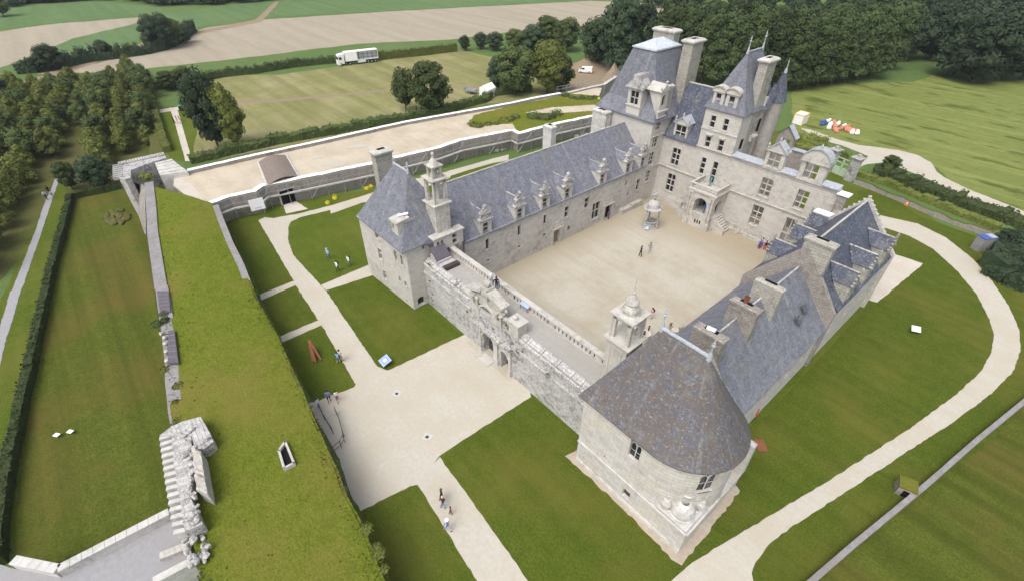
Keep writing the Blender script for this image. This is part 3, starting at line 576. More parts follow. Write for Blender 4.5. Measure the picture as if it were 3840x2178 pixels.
ped_dormer(MBD,7.25,8.95,17.1,19.55,(.42,1.2,17.6,19.3),'arch',20.4,back=2.2,roofm='trim',urns=False); ped_dormer(MBD,9.25,11.05,17.1,19.6,(.5,1.3,17.58,19.33),'arch',20.5,back=2.2,roofm='trim',urns=False)
# round stair turret behind
mb=MB(); mb.lathe((13.2,56.3),[(1.15,0),(1.15,18.0),(1.3,18.2)],16); tw=mb.build('turret',M['ashlar'],MBD,smooth=True)
mb=MB(); mb.lathe((13.2,56.3),[(1.4,18.05),(1.15,18.9),(.62,20.7),(.2,22.0),(0,22.6)],16); mb.build('cone_roof',M['slate_d'],tw)
mb=MB(); mb.lathe((13.2,56.3),[(.24,21.9),(.2,22.3),(.08,22.5),(.05,23.2),(.1,23.3),(.03,23.5),(0,24.0)],8); mb.build('spike',M['zinc'],tw)
mb=MB(); mb.face([(12.45,53.6,16.9),(12.45,55.6,20.4),(13.3,55.9,20.4),(13.4,53.9,17.2)]); mb.face([(12.45,55.6,20.4),(12.45,57.4,17),(13.3,57.4,17),(13.3,55.9,20.4)]); mb.build('link_roof',M['slate_d'],MBD)
mb=MB(); mb.box(12.45,52.6,13.2,13.2,54.0,13.5,bot=True); mb.box(12.45,52.6,12.6,12.9,54.0,13.2,bot=True); mb.build('corbelled_balcony',M['granite'],MBD)
mb=MB(); 
for y0,y1,za,zb in((54.0,55.0,13.6,15.6),(53.2,54.2,9.6,11.6),(50.2,51.0,11.9,13.4)): mb.face([(12.47,y0,za),(12.47,y1,za),(12.47,y1,zb),(12.47,y0,zb)])
mb.build('blocked_opening',M['void'],MBD)
# porch
mb=MB(); py=45.25; wall(mb,(9.15,py),(13.4,py),0,6.0,[(1.15,3.25,2.4,5.0,1)],.6); wall(mb,(13.4,py),(13.4,yM),0,6.0,[(.9,2.6,2.3,4.8,1)],.6); wall(mb,(9.15,yM),(9.15,py),0,6.0,[(.9,2.6,2.3,4.8,1)],.6)
mb.face([(9.75,py+.6,2.3),(12.8,py+.6,2.3),(12.8,yM,2.3),(9.75,yM,2.3)])
mb.box(8.95,py-.2,5.75,13.6,yM,5.95,bot=True); mb.box(8.85,py-.3,5.95,13.7,yM,6.15,bot=True)
for x in(9.15,12.75): mb.box(x-.12,py-.2,0,x+.77,py,1.25); mb.box(x,py-.16,1.25,x+.2,py,5.5); mb.box(x+.45,py-.16,1.25,x+.65,py,5.5); mb.box(x-.12,py-.22,5.45,x+.77,py,5.75)
for k in range(3): mb.box(10.95+k*.42,py-.02,.75,11.05+k*.42,py+.0,1.35)
po=mb.build('porch',M['trim'],MBD)
mb=MB(); mb.box(9.0,py-.15,6.15,13.55,py+.05,6.3); mb.box(9.0,py-.2,6.95,13.6,py+.12,7.12,bot=True); mb.box(13.3,py+.12,6.95,13.6,yM,7.12,bot=True); mb.box(9.0,py+.12,6.95,9.3,yM,7.12,bot=True)
for k in range(15): x=9.2+k*.3; mb.lathe((x,py-.03),[(.07,6.3),(.1,6.5),(.05,6.75),(.08,6.95)],6)
for k in range(11):
    y=py+.3+k*.3
    for x in(9.15,13.45): mb.lathe((x,y),[(.07,6.15),(.1,6.45),(.05,6.75),(.08,6.95)],6)
mb.build('balustrade',M['trim'],po)
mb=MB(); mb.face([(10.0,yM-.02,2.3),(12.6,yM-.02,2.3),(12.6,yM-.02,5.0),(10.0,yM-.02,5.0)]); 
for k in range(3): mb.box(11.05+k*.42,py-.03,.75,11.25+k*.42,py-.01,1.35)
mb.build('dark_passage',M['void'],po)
for s,x0 in((1,13.4),(-1,9.15)):
    mb=MB(); 
    for k in range(7): xa=x0+s*(k*.3); mb.box(min(xa,xa+s*.32),46.3,0,max(xa,xa+s*.32),48.6,2.15-k*.3)
    a,b=(13.42,15.7) if s>0 else (6.9,9.13)
    mb.prism([(a,46.0),(b,46.0),(b,46.3),(a,46.3)],0,(lambda P:2.6-(P[0]-13.4)*.75) if s>0 else (lambda P:2.6-(9.15-P[0])*.75))
    mb.build('stair',M['trim'],po)
# ------------------------------------------------------------------ burnt-out screen wall
SW=thing('screen_wall','roofless pale stone facade wall with see-through windows and zinc-capped dormers','wall',(20,49,0))
p,q=(12.45,yM+.03),(27.7,yM+.03); X=lambda x:x-12.45
sops=[(X(17.85),X(19.45),2.2,5.45),(X(17.8),X(19.4),7.0,9.8),(X(22.95),X(24.45),7.0,9.85),(X(22.9),X(24.35),.4,5.4)]
mb=MB(); wall(mb,p,q,0,11.35,sops,.85,through=True); mb.build('wall',M['ashlar'],SW)
mb=MB(); d,n=frame_of(p,q)
for z,t in((6.05,.12),(6.2,.2),(10.85,.1),(11.15,.22)): wbox(mb,p,d,n,0,15.25,z,z+.13,-t,0)
wbox(mb,p,d,n,0,10.2,0,.55,-.35,0); wbox(mb,p,d,n,0,10.2,.55,1.3,-.12,0); mb.build('string_course',M['trim'],SW)
for o in sops: window(SW,p,q,o,2,3 if o[3]-o[2]<4 else 2,.13,.25,surround=.16,pane=False)
mb=MB(); 
for a,b in((12.5,17.2),(19.85,22.0),(25.4,27.6)): mb.prism([(a,yM-.3),(b,yM-.3),(b,yM+1.0),(a,yM+1.0)],11.37,lambda P:11.45 if P[1]<yM else 11.8)
mb.build('zinc_coping',M['zinc'],SW)
ped_dormer(SW,17.2,19.85,11.35,13.7,(.45,2.1,11.5,13.5),'tri',15.2,back=.9,pane=False,depth=.85)
ped_dormer(SW,22.05,25.35,11.35,13.75,(.6,2.3,11.45,13.6),'arch',15.75,back=.9,pane=False,depth=.85)
ST=thing('chimney_stub','two broken chimney stubs of dark rubble with white capping beside screen wall','ruin',(28.3,47,0))
mb=MB(); mb.box(26.9,44.6,0,29.0,45.8,9.3,taper=.1); mb.box(27.7,48.6,0,28.9,49.6,10.9,taper=.05); mb.box(28.2,45.8,0,28.9,48.6,9.0); mb.build('rubble_stub',M['rubble'],ST)
mb=MB(); mb.box(26.8,44.5,9.3,29.1,45.9,9.5); mb.build('white_capping',M['tarp'],ST); mb=MB(); mb.box(27.55,48.45,10.9,29.05,49.75,11.1); mb.build('white_capping',M['tarp'],ST)
RU=thing('ruined_rear_wall','rubble rear wall of the burnt wing with small gabled window bay','ruin',(18,56.5,0))
mb=MB(); wall(mb,(17.4,56.6),(21.5,56.6),0,11.8,[],.8,through=True); wall(mb,(15.0,56.5),(17.5,56.5),0,13.6,[(.75,2.0,10.8,13.1)],.8,through=True); wall(mb,(13.6,56.7),(15,56.7),0,9.5,[],.8,through=True)
mb.prism([(15.0,56.5),(17.5,56.5),(17.5,57.3),(15.0,57.3)],13.6,lambda P:13.62); mb.face([(15.0,56.5,13.6),(17.5,56.5,13.6),(16.25,56.5,15.0)]); mb.face([(17.5,57.3,13.6),(15.0,57.3,13.6),(16.25,57.3,15.0)])
mb.box(21.5,56.6,0,22.6,57.4,3.2); mb.box(22.6,56.7,0,23.8,57.4,1.2)
mb.build('rubble_wall',M['rubble'],RU)
window(RU,(15.0,56.5),(17.5,56.5),(.75,2.0,10.8,13.1),2,2,.12,.3,pane=False)
mb=MB(); mb.face([(17.8,56.2,13.45),(17.8,57.6,13.45),(16.25,57.6,15.15),(16.25,56.2,15.15)]); mb.face([(16.25,56.2,15.15),(16.25,57.6,15.15),(14.7,57.6,13.45),(14.7,56.2,13.45)]); mb.box(17.5,56.4,11.82,21.4,57.5,11.95); mb.build('zinc_coping',M['zinc'],RU)
# ------------------------------------------------------------------ chapel pavilion
CP=thing('chapel_pavilion','square-based stone chapel pavilion with rounded end under brown lichened conical slate roof','pavilion',(34,4.2,0))
mb=MB(); BW=[(28.0,0),(39.0,0),(39.0,8.5),(28.0,8.5)]
aops=[(4.85,5.85,6.1,8.6,.9),(5.25,5.95,.85,1.9),(2.8,3.2,3.4,3.75)]
wall(mb,(28.0,0),(34.75,0),0,8.95,aops,.45); wall(mb,(34.75,0),(39.0,0),0,2.85); wall(mb,(39.0,0),(39.0,8.5),0,2.85,[(6.6,7.3,1.0,2.2)],.4); wall(mb,(39.0,8.5),(28.0,8.5),0,2.85); wall(mb,(34.75,8.5),(28.0,8.5),2.85,8.95); wall(mb,(28.0,8.5),(28.0,0),0,8.95)
mb.face([(34.75,0,2.85),(39.0,0,2.85),(39.0,8.5,2.85),(34.75,8.5,2.85)])
cx,cy,r=34.75,4.25,4.25; na=36
W0=-38; W1=-22                                           # apse window azimuth range (degrees)
P=lambda a,rr,z:(cx+rr*math.cos(a),cy+rr*math.sin(a),z)
for i in range(na):
    a=-math.pi/2+math.pi*i/na; b=-math.pi/2+math.pi*(i+1)/na; dg=math.degrees((a+b)/2)
    if W0<dg<W1:
        for za,zb in((2.85,5.6),(8.5,8.95)): mb.face([P(a,r,za),P(b,r,za),P(b,r,zb),P(a,r,zb)])
    else: mb.face([P(a,r,2.85),P(b,r,2.85),P(b,r,8.95),P(a,r,8.95)])
for dg in(W0-.5,W1+.5):
    a=math.radians(-90+round((dg+90)/5)*5); mb.face([P(a,r,5.6),P(a,r-.5,5.6),P(a,r-.5,8.5),P(a,r,8.5)])
a,b=math.radians(-40),math.radians(-20); mb.face([P(a,r,5.6),P(b,r,5.6),P(b,r-.5,5.6),P(a,r-.5,5.6)]); mb.face([P(a,r-.5,8.5),P(b,r-.5,8.5),P(b,r,8.5),P(a,r,8.5)])
mb.build('wall',M['ashlar_w'],CP)
mb=MB(); wbox(mb,(28,0),(1,0),(0,-1),0,11.0,2.75,2.95,-.14,0); wbox(mb,(39,0),(0,1),(1,0),0,8.5,2.75,2.95,-.14,0); mb.build('string_course',M['trim_w'],CP); mb=MB(); wbox(mb,(28,0),(1,0),(0,-1),0,11.0,0,.35,-.1,0); mb.build('plinth',M['trim_w'],CP)
mb=MB(); wbox(mb,(28,0),(1,0),(0,-1),0,6.75,8.75,8.93,-.14,0)
for i in range(na):
    a=-math.pi/2+math.pi*i/na; b=-math.pi/2+math.pi*(i+1)/na
    mb.face([P(a,r+.14,8.75),P(b,r+.14,8.75),P(b,r+.14,8.93),P(a,r+.14,8.93)]); mb.face([P(a,r,8.75),P(b,r,8.75),P(b,r+.14,8.75),P(a,r+.14,8.75)][::-1]); mb.face([P(a,r+.14,8.93),P(b,r+.14,8.93),P(b,r,8.93),P(a,r,8.93)])
mb.build('cornice',M['trim_w'],CP)
mb=MB(); mb.box(38.5,7.7,2.9,39.15,8.4,6.6,taper=.05); mb.build('corner_buttress',M['trim_w'],CP)
# twin-light windows with tracery
def twin(par,Pf,name='chapel_window'):
    mb=MB(); 
    def seg(u0,z0,u1,z1,w=.05): mb.tube(Pf(u0,z0,.22),Pf(u1,z1,.22),w,5)
    seg(.5,0,.5,.72); 
    for c in(.25,.75):
        for k in range(8): a=math.pi*k/8; b=math.pi*(k+1)/8; seg(c-.23*math.cos(a),.55+.16*math.sin(a),c-.23*math.cos(b),.55+.16*math.sin(b))
        for k in range(8): a=2*math.pi*k/8; b=2*math.pi*(k+1)/8; seg(c+.2*math.cos(a),.86+.1*math.sin(a),c+.2*math.cos(b),.86+.1*math.sin(b),.04)
    seg(0,.33,1,.33,.02)
    w=mb.build(name,M['trim_w'],par); pb=MB()
    for k in range(6): u,v=k/6,(k+1)/6; pb.face([Pf(u,0,.3),Pf(v,0,.3),Pf(v,1,.3),Pf(u,1,.3)])
    pb.build('pane',M['glass'],w)
twin(CP,lambda u,z,k:(32.85+u*1.0,k,6.1+z*2.5))
twin(CP,lambda u,z,k:P(math.radians(-40+20*u),r-k,5.6+z*2.9))
pb=MB(); pb.face([(33.25,.3,.85),(33.95,.3,.85),(33.95,.3,1.9),(33.25,.3,1.9)]); pb.face([(30.8,.3,3.4),(31.2,.3,3.4),(31.2,.3,3.75),(30.8,.3,3.75)]); pb.face([(38.7,6.6,1.0),(38.7,7.3,1.0),(38.7,7.3,2.2),(38.7,6.6,2.2)]); pb.build('pane',M['glass'],CP)
mb=MB()                                                     # carved shell, urns and mouldings on the square corner
c0=(37.75,1.25); mb.lathe(c0,[(1.05,2.86),(1.05,3.15),(.95,3.25),(.95,3.5),(.8,3.95),(.5,4.3),(.3,4.4)],16); mb.lathe((37.55,1.55),[(.3,4.3),(.2,4.6),(.5,5.0),(.55,5.25),(.45,5.3),(.2,5.2),(.12,5.7),(0,5.8)],12)
mb.lathe((36.7,.45),[(.2,2.86),(.2,3.2),(.42,3.6),(.45,3.9),(.25,4.3),(.1,4.4),(.08,4.8),(0,4.85)],12); mb.lathe((38.5,2.4),[(.2,2.86),(.2,3.2),(.4,3.6),(.42,3.9),(.25,4.3),(.1,4.4),(0,4.6)],12)
mb.prism([(36.2,.1),(38.9,.1),(38.9,3.2),(38.5,3.2),(38.5,.6),(36.2,.6)],2.86,3.05)
for k in range(7): mb.rocks((36.1+k*.35+rnd.uniform(-.1,.1),.45,3.1),.2,.2,.28,rnd)
for k in range(5): mb.rocks((38.55,1.0+k*.5,3.1),.2,.2,.25,rnd)
mb.build('carved_corner',M['trim_w'],CP)
mb=MB(); rr=4.62; R0=(30.85,4.25,15.65); R1=(34.75,4.25,15.65); ze=8.82
def slope(p,r_,k,f=0): return tuple(p[i]+(r_[i]-p[i])*k for i in range(3))
ring=[(27.6,-.37,ze),(34.75,-.37,ze)]+[(cx+rr*math.cos(-math.pi/2+math.pi*i/40),cy+rr*math.sin(-math.pi/2+math.pi*i/40),ze) for i in range(1,40)]+[(34.75,8.87,ze),(27.6,8.87,ze)]
def target(pt): return R0 if pt[0]<28 else R1
def prof(pt,k): t=target(pt); z=pt[2]+(t[2]-pt[2])*(k-.1*k*(1-k)); return (pt[0]+(t[0]-pt[0])*k,pt[1]+(t[1]-pt[1])*k,z)
ks=[0,.1,.25,.45,.7,1]
L_=len(ring)
for i in range(L_):
    a,b=ring[i],ring[(i+1)%L_]
    for j in range(5):
        q_=[prof(a,ks[j]),prof(b,ks[j]),prof(b,ks[j+1]),prof(a,ks[j+1])]
        if j==4 and target(a)==target(b): q_=q_[:3]
        mb.face(q_)
    mb.face([(a[0],a[1],ze-.1),(b[0],b[1],ze-.1),b,a])
mb.face([(a[0],a[1],ze-.1) for a in ring][::-1])
rf=mb.build('roof',M['slate_b'],CP)
zb=MB(); zb.tube((30.8,4.25,15.68),(34.8,4.25,15.68),.16,8);  finial(zb,(30.85,4.25),15.6,1.9); finial(zb,(34.75,4.25),15.6,1.7); zb.build('ridge_flashing',M['zinc'],rf)
# ------------------------------------------------------------------ right wing (service range)
RW=thing('service_wing','low slate-roofed stone wing on the right with three flat chimneys on its ridge','building',(31.9,18,0))
mb=MB(); wall(mb,(36.4,8.5),(36.4,28),0,5.7,[(3,3.7,2.6,3.9),(8,8.7,2.6,3.9),(13,13.8,2.4,3.9),(16.5,17.1,2.6,3.8)],.3); wall(mb,(27.3,28),(27.3,8.5),0,6.0,[(4,5,2.4,4.2),(9,10,2.4,4.2),(14,15,2.4,4.2)],.3); wall(mb,(27.3,8.5),(36.4,8.5),0,5.7)
mb.build('wall',M['ashlar_w'],RW)
pb=MB()
for a,b,za,zb in((11.5,12.2,2.6,3.9),(16.5,17.2,2.6,3.9),(21.5,22.3,2.4,3.9),(25,25.6,2.6,3.8)): pb.face([(36.15,a,za),(36.15,b,za),(36.15,b,zb),(36.15,a,zb)])
for a in(12,17,22): pb.face([(27.5,a,2.4),(27.5,a+2.5,2.4),(27.5,a+2.5,4.2),(27.5,a,4.2)])
pb.build('pane',M['glass'],RW)
mb=MB(); gableroof(mb,27.3,36.4,8.8,27.9,6.0,5.75,31.95,11.1,.3); rf=mb.build('roof',M['slate'],RW)
ridgecap(rf,(31.95,10.6,11.13),(31.95,27.8,11.13),.11,'mossy')
mb=MB(); g=lambda y0,y1,up,x0=27.1,x1=36.7,zl=6.1,zr_=5.6,xm=31.95,zm=11.1:[mb.face([(x0,y0,0),(x1,y0,0),(x1,y0,zr_+up),(xm,y0,zm+up),(x0,y0,zl+up)]),mb.face([(x0,y1,zl+up),(xm,y1,zm+up),(x1,y1,zr_+up),(x1,y1,0),(x0,y1,0)]),mb.face([(x0,y0,zl+up),(xm,y0,zm+up),(xm,y1,zm+up),(x0,y1,zl+up)]),mb.face([(xm,y0,zm+up),(x1,y0,zr_+up),(x1,y1,zr_+up),(xm,y1,zm+up)]),mb.face([(x1,y0,0),(x1,y1,0),(x1,y1,zr_+up),(x1,y0,zr_+up)])]
g(8.5,9.05,1.05,32.0,36.7,10.2,5.9,33.0,11.0); mb.build('gable_wall',M['rubble'],RW)
chimney(RW,31.0,9.3,33.6,10.2,6,13.2,'rubble',.1); chimney(RW,30.9,15.3,33.5,16.1,8,12.85,'rubble',.08); chimney(RW,30.9,19.7,33.5,20.4,8,12.95,'chim',.05)
mb=MB(); mb.lathe((32.1,15.7),[(.2,12.8),(.26,13.4),(.22,13.4)],10); mb.build('chimney_pot',M['rust'],RW)
mb=MB(); mb.tube((31.9,9.7,13.25),(32.6,9.75,13.3),.2,8); mb.build('flue_cover',M['tarp'],RW)
for (x,y,z) in((34.6,25.4,8.2),(34.9,23.6,7.9)):
    mb=MB(); mb.prism([(x-.3,y-.35),(x+.3,y-.35),(x+.3,y+.35),(x-.3,y+.35)],lambda P:z+.15-(P[0]-x)*1.15,lambda P:z+.26-(P[0]-x)*1.15); mb.build('skylight',M['slate_d'],RW)
FH=thing('gable_house','tall dark-slated stone house at far end of right range with gabled dormers','building',(31.9,36,0))
mb=MB(); wall(mb,(36.5,28.5),(36.5,44.2),0,7.9,[(2.2,3.2,3.2,5),(6.5,7.5,3.2,5),(11,12,3.2,5)],.3); wall(mb,(27.3,44.2),(27.3,28.5),0,7.2,[(4,5,2.5,4.5),(9,10,2.5,4.5)],.3); mb.face([(36.5,44.2,0),(27.3,44.2,0),(27.3,44.2,7.2),(31.9,44.2,13.3),(36.5,44.2,7.9)])
mb.build('wall',M['ashlar_w'],FH)
pb=MB()
for a in(30.7,35.0,39.5): pb.face([(36.3,a,3.2),(36.3,a+1,3.2),(36.3,a+1,5),(36.3,a,5)])
pb.build('pane',M['glass'],FH)
mb=MB(); gableroof(mb,27.3,36.5,28.4,44.0,7.2,7.9,31.9,13.2,.3); rf=mb.build('roof',M['slate_d'],FH); ridgecap(rf,(31.9,29,13.23),(31.9,44,13.23),.12)
mb=MB(); g2=[]
def gable(y0,y1,up,x0,x1,zl,zr_,xm,zm):
    mb.face([(x0,y0,0),(x1,y0,0),(x1,y0,zr_+up),(xm,y0,zm+up),(x0,y0,zl+up)]); mb.face([(x0,y1,zl+up),(xm,y1,zm+up),(x1,y1,zr_+up),(x1,y1,0),(x0,y1,0)])
    mb.face([(x0,y0,zl+up),(xm,y0,zm+up),(xm,y1,zm+up),(x0,y1,zl+up)]); mb.face([(xm,y0,zm+up),(x1,y0,zr_+up),(x1,y1,zr_+up),(xm,y1,zm+up)]); mb.face([(x1,y0,0),(x1,y1,0),(x1,y1,zr_+up),(x1,y0,zr_+up)]); mb.face([(x0,y1,0),(x0,y0,0),(x0,y0,zl+up),(x0,y1,zl+up)])
gable(27.95,28.5,.3,26.9,36.7,6.9,7.3,31.9,13.2); mb.build('step_gable_wall',M['rubble'],FH)
mb=MB(); gable(44.0,44.55,.25,27.0,36.9,6.9,7.7,31.9,13.3)
for k in range(14): t=k/13; mb.rocks((31.9+t*4.8,44.3,13.62-t*5.6),.24,.3,.1,rnd); mb.rocks((31.9-t*4.7,44.3,13.62-t*6.4),.24,.3,.1,rnd)
mb.build('coped_gable',M['granite'],FH)
chimney(FH,31.4,28.0,34.1,28.9,7,14.5,'chim',.14)
def gdormer(par,x,y,s,z0,zf,w=.95,mt='chim',rm='slate_d'):   # gabled dormer on a side wall; s=+1 outer, -1 inner
    mb=MB(); a,b=(y-w,y+w) if s>0 else (y+w,y-w); p,q=(x,a),(x,b); o=(w-.5,w+.5,z0+.25,zf-.25); wall(mb,p,q,z0-.9,zf,[o],.3)
    zp=zf+1.25; mb.face([(x,a,zf),(x,b,zf),(x,y,zp+.15)])
    run=lambda z:(z-z0)/1.15
    xb=x-s*run(zf); xt=x-s*run(zp)
    mb.face([(x,a,z0-.9),(x,a,zf),(xb,a,zf)]); mb.face([(x,b,z0-.9),(xb,b,zf),(x,b,zf)])
    for k in range(5):
        for e in(a,b): t=k/4; mb.rocks((x,e+(y-e)*t,zf+t*1.4),.16,.2,.13,rnd)
    mb.rocks((x,y,zp+.4),.2,.2,.35,rnd); mb.rocks((x,a,zf+.1),.22,.22,.18,rnd); mb.rocks((x,b,zf+.1),.22,.22,.18,rnd)
    dm=mb.build('dormer',M[mt],par)
    rb=MB(); rb.face([(x+s*.02,b+(b-y)*.12,zf-.06),(x+s*.02,y,zp),(xt,y,zp),(xb,b+(b-y)*.12,zf-.06)]); rb.face([(x+s*.02,y,zp),(x+s*.02,a+(a-y)*.12,zf-.06),(xb,a+(a-y)*.12,zf-.06),(xt,y,zp)])
    rb.build('dormer_roof',M[rm],dm); rc=MB(); rc.tube((x,y,zp+.04),(xt,y,zp+.04),.1,6); rc.build('ridge_tiles',M['mossy'],dm)
    pb=MB(); pb.face([(x-s*.25,y-.52,z0+.2),(x-s*.25,y+.52,z0+.2),(x-s*.25,y+.52,zf-.2),(x-s*.25,y-.52,zf-.2)]); pb.build('pane',M['glass'],dm)
for y in(31.0,36.0,41.3): gdormer(FH,36.6,y,1,7.9,10.0)
for y in(33.0,38.3,42.8): gdormer(FH,27.1,y,-1,7.2,8.9)
# ------------------------------------------------------------------ entrance wall, gate and terrace
EW=thing('entrance_wall','lichened stone entrance wall with arched gateway and carved pediment between the pavilions','wall',(14,2.3,0))
p,q=(0.02,2.1),(28.0,2.1); gops=[(11.55,13.5,0,3.4,1),(14.65,15.85,0,2.8,1)]
mb=MB(); wall(mb,p,q,0,6.55,gops,1.2,m=0)
wall(mb,(28,6.0),(0.45,6.0),0,6.55,[(28-13.5,28-11.55,0,3.4,1),(28-15.85,28-14.65,0,2.8,1),(3,6,0,3.6,.9),(7.5,10.5,0,3.6,.9),(17.5,20.5,0,3.6,.9),(21.5,24.5,0,3.6,.9)],.8)
mb.build('wall',M['mossy'],EW)
mb=MB(); rr_=random.Random(11)
def stones(x0,x1,y0,y1,zf,hh,jit_=.06,w=(.35,.8),lean=0):
    x=x0
    while x<x1-.1:
        w_=min(rr_.uniform(*w),x1-x); z=zf(x)+rr_.uniform(-jit_,jit_); a=rr_.uniform(-.03,.03)
        mb.prism([(x,y0+a),(x+w_-.03,y0+a),(x+w_-.03,y1+a),(x,y1+a)],lambda P:z-hh,lambda P:z-(y1-P[1])*lean); x+=w_
stones(.1,9.3,1.95,2.85,lambda x:6.75,.75,.07,(.35,.7),.55); stones(17.2,28,1.95,2.85,lambda x:6.75,.75,.07,(.35,.7),.55)
stones(.1,9.6,1.85,2.4,lambda x:5.2,.3,.05,(.6,1.2)); stones(16.5,28,1.8,2.4,lambda x:4.9,.35,.06,(.6,1.2))
stones(9.8,16.6,1.65,2.35,lambda x:4.25,.42,.04,(.28,.45),.3)
mb.build('coping_stones',M['mossy'],EW)
mb=MB()                                                    # gate frontispiece
for x0,x1 in((10.95,11.4),(13.65,14.3),(16.15,16.5)): mb.box(x0,1.85,0,x1,2.1,3.55); mb.box(x0-.08,1.8,0,x1+.08,2.1,.9); mb.box(x0-.08,1.78,3.3,x1+.08,2.1,3.6,bot=True)
mb.box(10.3,1.75,3.55,16.6,2.1,3.75,bot=True)
for c,r0,r1,sp in((12.525,.98,1.25,2.42),(15.25,.6,.85,2.2)):
    for k in range(12):
        a,b=math.pi*k/12,math.pi*(k+1)/12; Q=lambda a,r,y:(c-r*math.cos(a),y,sp+r*math.sin(a))
        mb.face([Q(a,r0,1.95),Q(b,r0,1.95),Q(b,r1,1.95),Q(a,r1,1.95)][::-1]); mb.face([Q(a,r1,1.95),Q(b,r1,1.95),Q(b,r1,2.1),Q(a,r1,2.1)])
mb.box(9.6,2.3,4.0,14.9,3.0,7.6); mb.box(9.9,2.0,7.3,10.4,2.3,7.7); 
mb.box(11.2,2.3,7.6,14.2,3.0,8.1)
for x in(9.9,10.65,13.95,14.65): mb.tube((x,2.15,4.3),(x,2.15,7.2),.13,8); mb.box(x-.2,1.95,7.15,x+.2,2.3,7.35); mb.box(x-.2,1.95,4.1,x+.2,2.3,4.35)
for k in range(14):
    a,b=math.pi*k/14,math.pi*(k+1)/14; Q=lambda a,r,y:(12.35-r*math.cos(a),y,5.5+r*1.1*math.sin(a))
    mb.face([Q(a,1.35,2.05),Q(b,1.35,2.05),Q(b,1.6,2.05),Q(a,1.6,2.05)][::-1]); mb.face([Q(a,1.6,2.05),Q(b,1.6,2.05),Q(b,1.6,2.35),Q(a,1.6,2.35)])
# broken pediment blocks
mb.prism([(9.0,1.9),(11.6,1.9),(11.6,3.0),(9.0,3.0)],lambda P:7.7+(P[0]-9)*.38,lambda P:8.0+(P[0]-9)*.38); mb.prism([(12.3,1.9),(15.0,1.9),(15.0,3.1),(12.3,3.1)],lambda P:9.0-(P[0]-12.3)*.3,lambda P:9.35-(P[0]-12.3)*.3)
mb.box(11.7,1.95,8.1,12.7,2.9,9.5); mb.rocks((12.2,2.4,9.9),.5,.45,.55,rnd)
mb.box(14.7,2.2,4.2,17.3,3.0,6.4); mb.box(16.2,1.9,6.4,17.6,3.1,7.9); mb.box(16.0,1.75,7.9,17.75,3.2,8.1,bot=True); mb.rocks((16.6,2.4,8.3),.35,.35,.35,rnd)
mb.box(7.6,2.2,5.2,9.6,2.95,6.75); 
for k in range(24): mb.rocks((rnd.uniform(8.2,16.2),rnd.uniform(2.0,2.9),rnd.uniform(7.0,8.3) if k%3 else rnd.uniform(4.4,5.2)),.25,.22,.22,rnd)
for k in range(5): mb.rocks((14.9+k*.4,2.5,7.0),.35,.35,.4,rnd)
gf=mb.build('gate_frontispiece',M['trim'],EW)
mb=MB(); 
for k in range(15):
    a=math.pi*k/7
mb.face([(11.9,2.28,5.3),(12.8,2.28,5.3),(12.8,2.28,6.6),(12.6,2.28,7.0),(12.35,2.28,7.1),(12.1,2.28,7.0),(11.9,2.28,6.6)]); mb.build('niche',M['rubble'],gf)
mb=MB()
for x0,x1,zt in((11.6,12.5,3.3),(14.7,15.3,2.7)):
    for k in range(6): x=x0+(x1-x0)*k/5; mb.box(x-.025,2.9,.05,x+.025,2.95,zt)
    mb.box(x0,2.88,.1,x1,2.96,1.2); mb.box(x0,2.89,2.0,x1,2.95,2.1)
mb.build('iron_gate',M['dark'],EW)
mb=MB(); mb.box(11.2,.9,.0,13.7,2.1,.12); mb.build('doorstep',M['trim'],EW)
mb=MB(); 
for x0,x1 in((9.2,9.4),(16.1,16.3),(2.5,2.7),(18,18.2)): mb.box(x0,3.3,0,x1,5.2,6.3)
mb.box(.46,3.3,0,28,3.32,6.4); mb.build('vault_wall',M['rubble'],EW)
pl=MB(); r2=random.Random(8)
for k in range(26): pl.rocks((r2.choice([r2.uniform(1,10),r2.uniform(10,17),r2.uniform(17,27)]),2.0+r2.uniform(-.1,.5),r2.choice([4.9,5.25,6.6,4.3])),r2.uniform(.12,.3),.14,.12,r2)
pl.build('wall_plants',M['leaf_y'],EW)
TE=thing('terrace','grey paved walkway terrace along the top of the entrance wall','terrace',(14,4.2,6.5))
mb=MB(); mb.box(.46,2.86,6.3,27.98,6.2,6.56,bot=True); mb.build('paving',M['terr'],TE)
mb=MB(); mb.box(.5,5.45,6.56,25.9,5.95,6.66); mb.box(.5,5.42,7.32,25.9,6.02,7.5,bot=True)
x=.7; k=0
while x<25.7: mb.box(x-.16,5.5,6.66,x+.16,5.9,7.32); x+=.52; k+=1
for x in(.6,6.5,12.6,18.7,24.9): mb.box(x-.22,5.48,6.66,x+.22,5.92,7.32)
mb.build('balustrade',M['trim'],TE)
mb=MB(); mb.box(.46,2.9,6.56,2.9,4.9,6.85); mb.box(.46,2.9,6.85,2.3,4.7,7.15); mb.box(.46,2.9,7.15,1.7,4.5,7.4); mb.build('step',M['plank'],TE)
mb=MB(); mb.box(3.1,3.0,6.56,3.7,4.9,7.0); mb.build('dark_bench',M['benchd'],TE)
mb=MB(); mb.prism([(.5,2.7),(2.1,2.7),(2.1,4.7),(.5,4.7)],lambda P:8.75-(P[0]-.5)*1.0,lambda P:8.9-(P[0]-.5)*1.0); mb.box(.4,2.6,8.7,.9,4.9,9.1); mb.build('sloping_slate_hood',M['slab'],TE)
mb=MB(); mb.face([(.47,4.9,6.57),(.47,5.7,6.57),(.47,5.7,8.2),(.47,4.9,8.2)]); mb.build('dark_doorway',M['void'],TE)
RL=thing('bell_lantern','pale stone bell lantern with domed top standing at the terrace right end','lantern',(27.9,4.9,0))
lantern(RL,27.55,5.0,4.0,12.0,14.6,15.6,0,17.9,1.05,True,'trim')
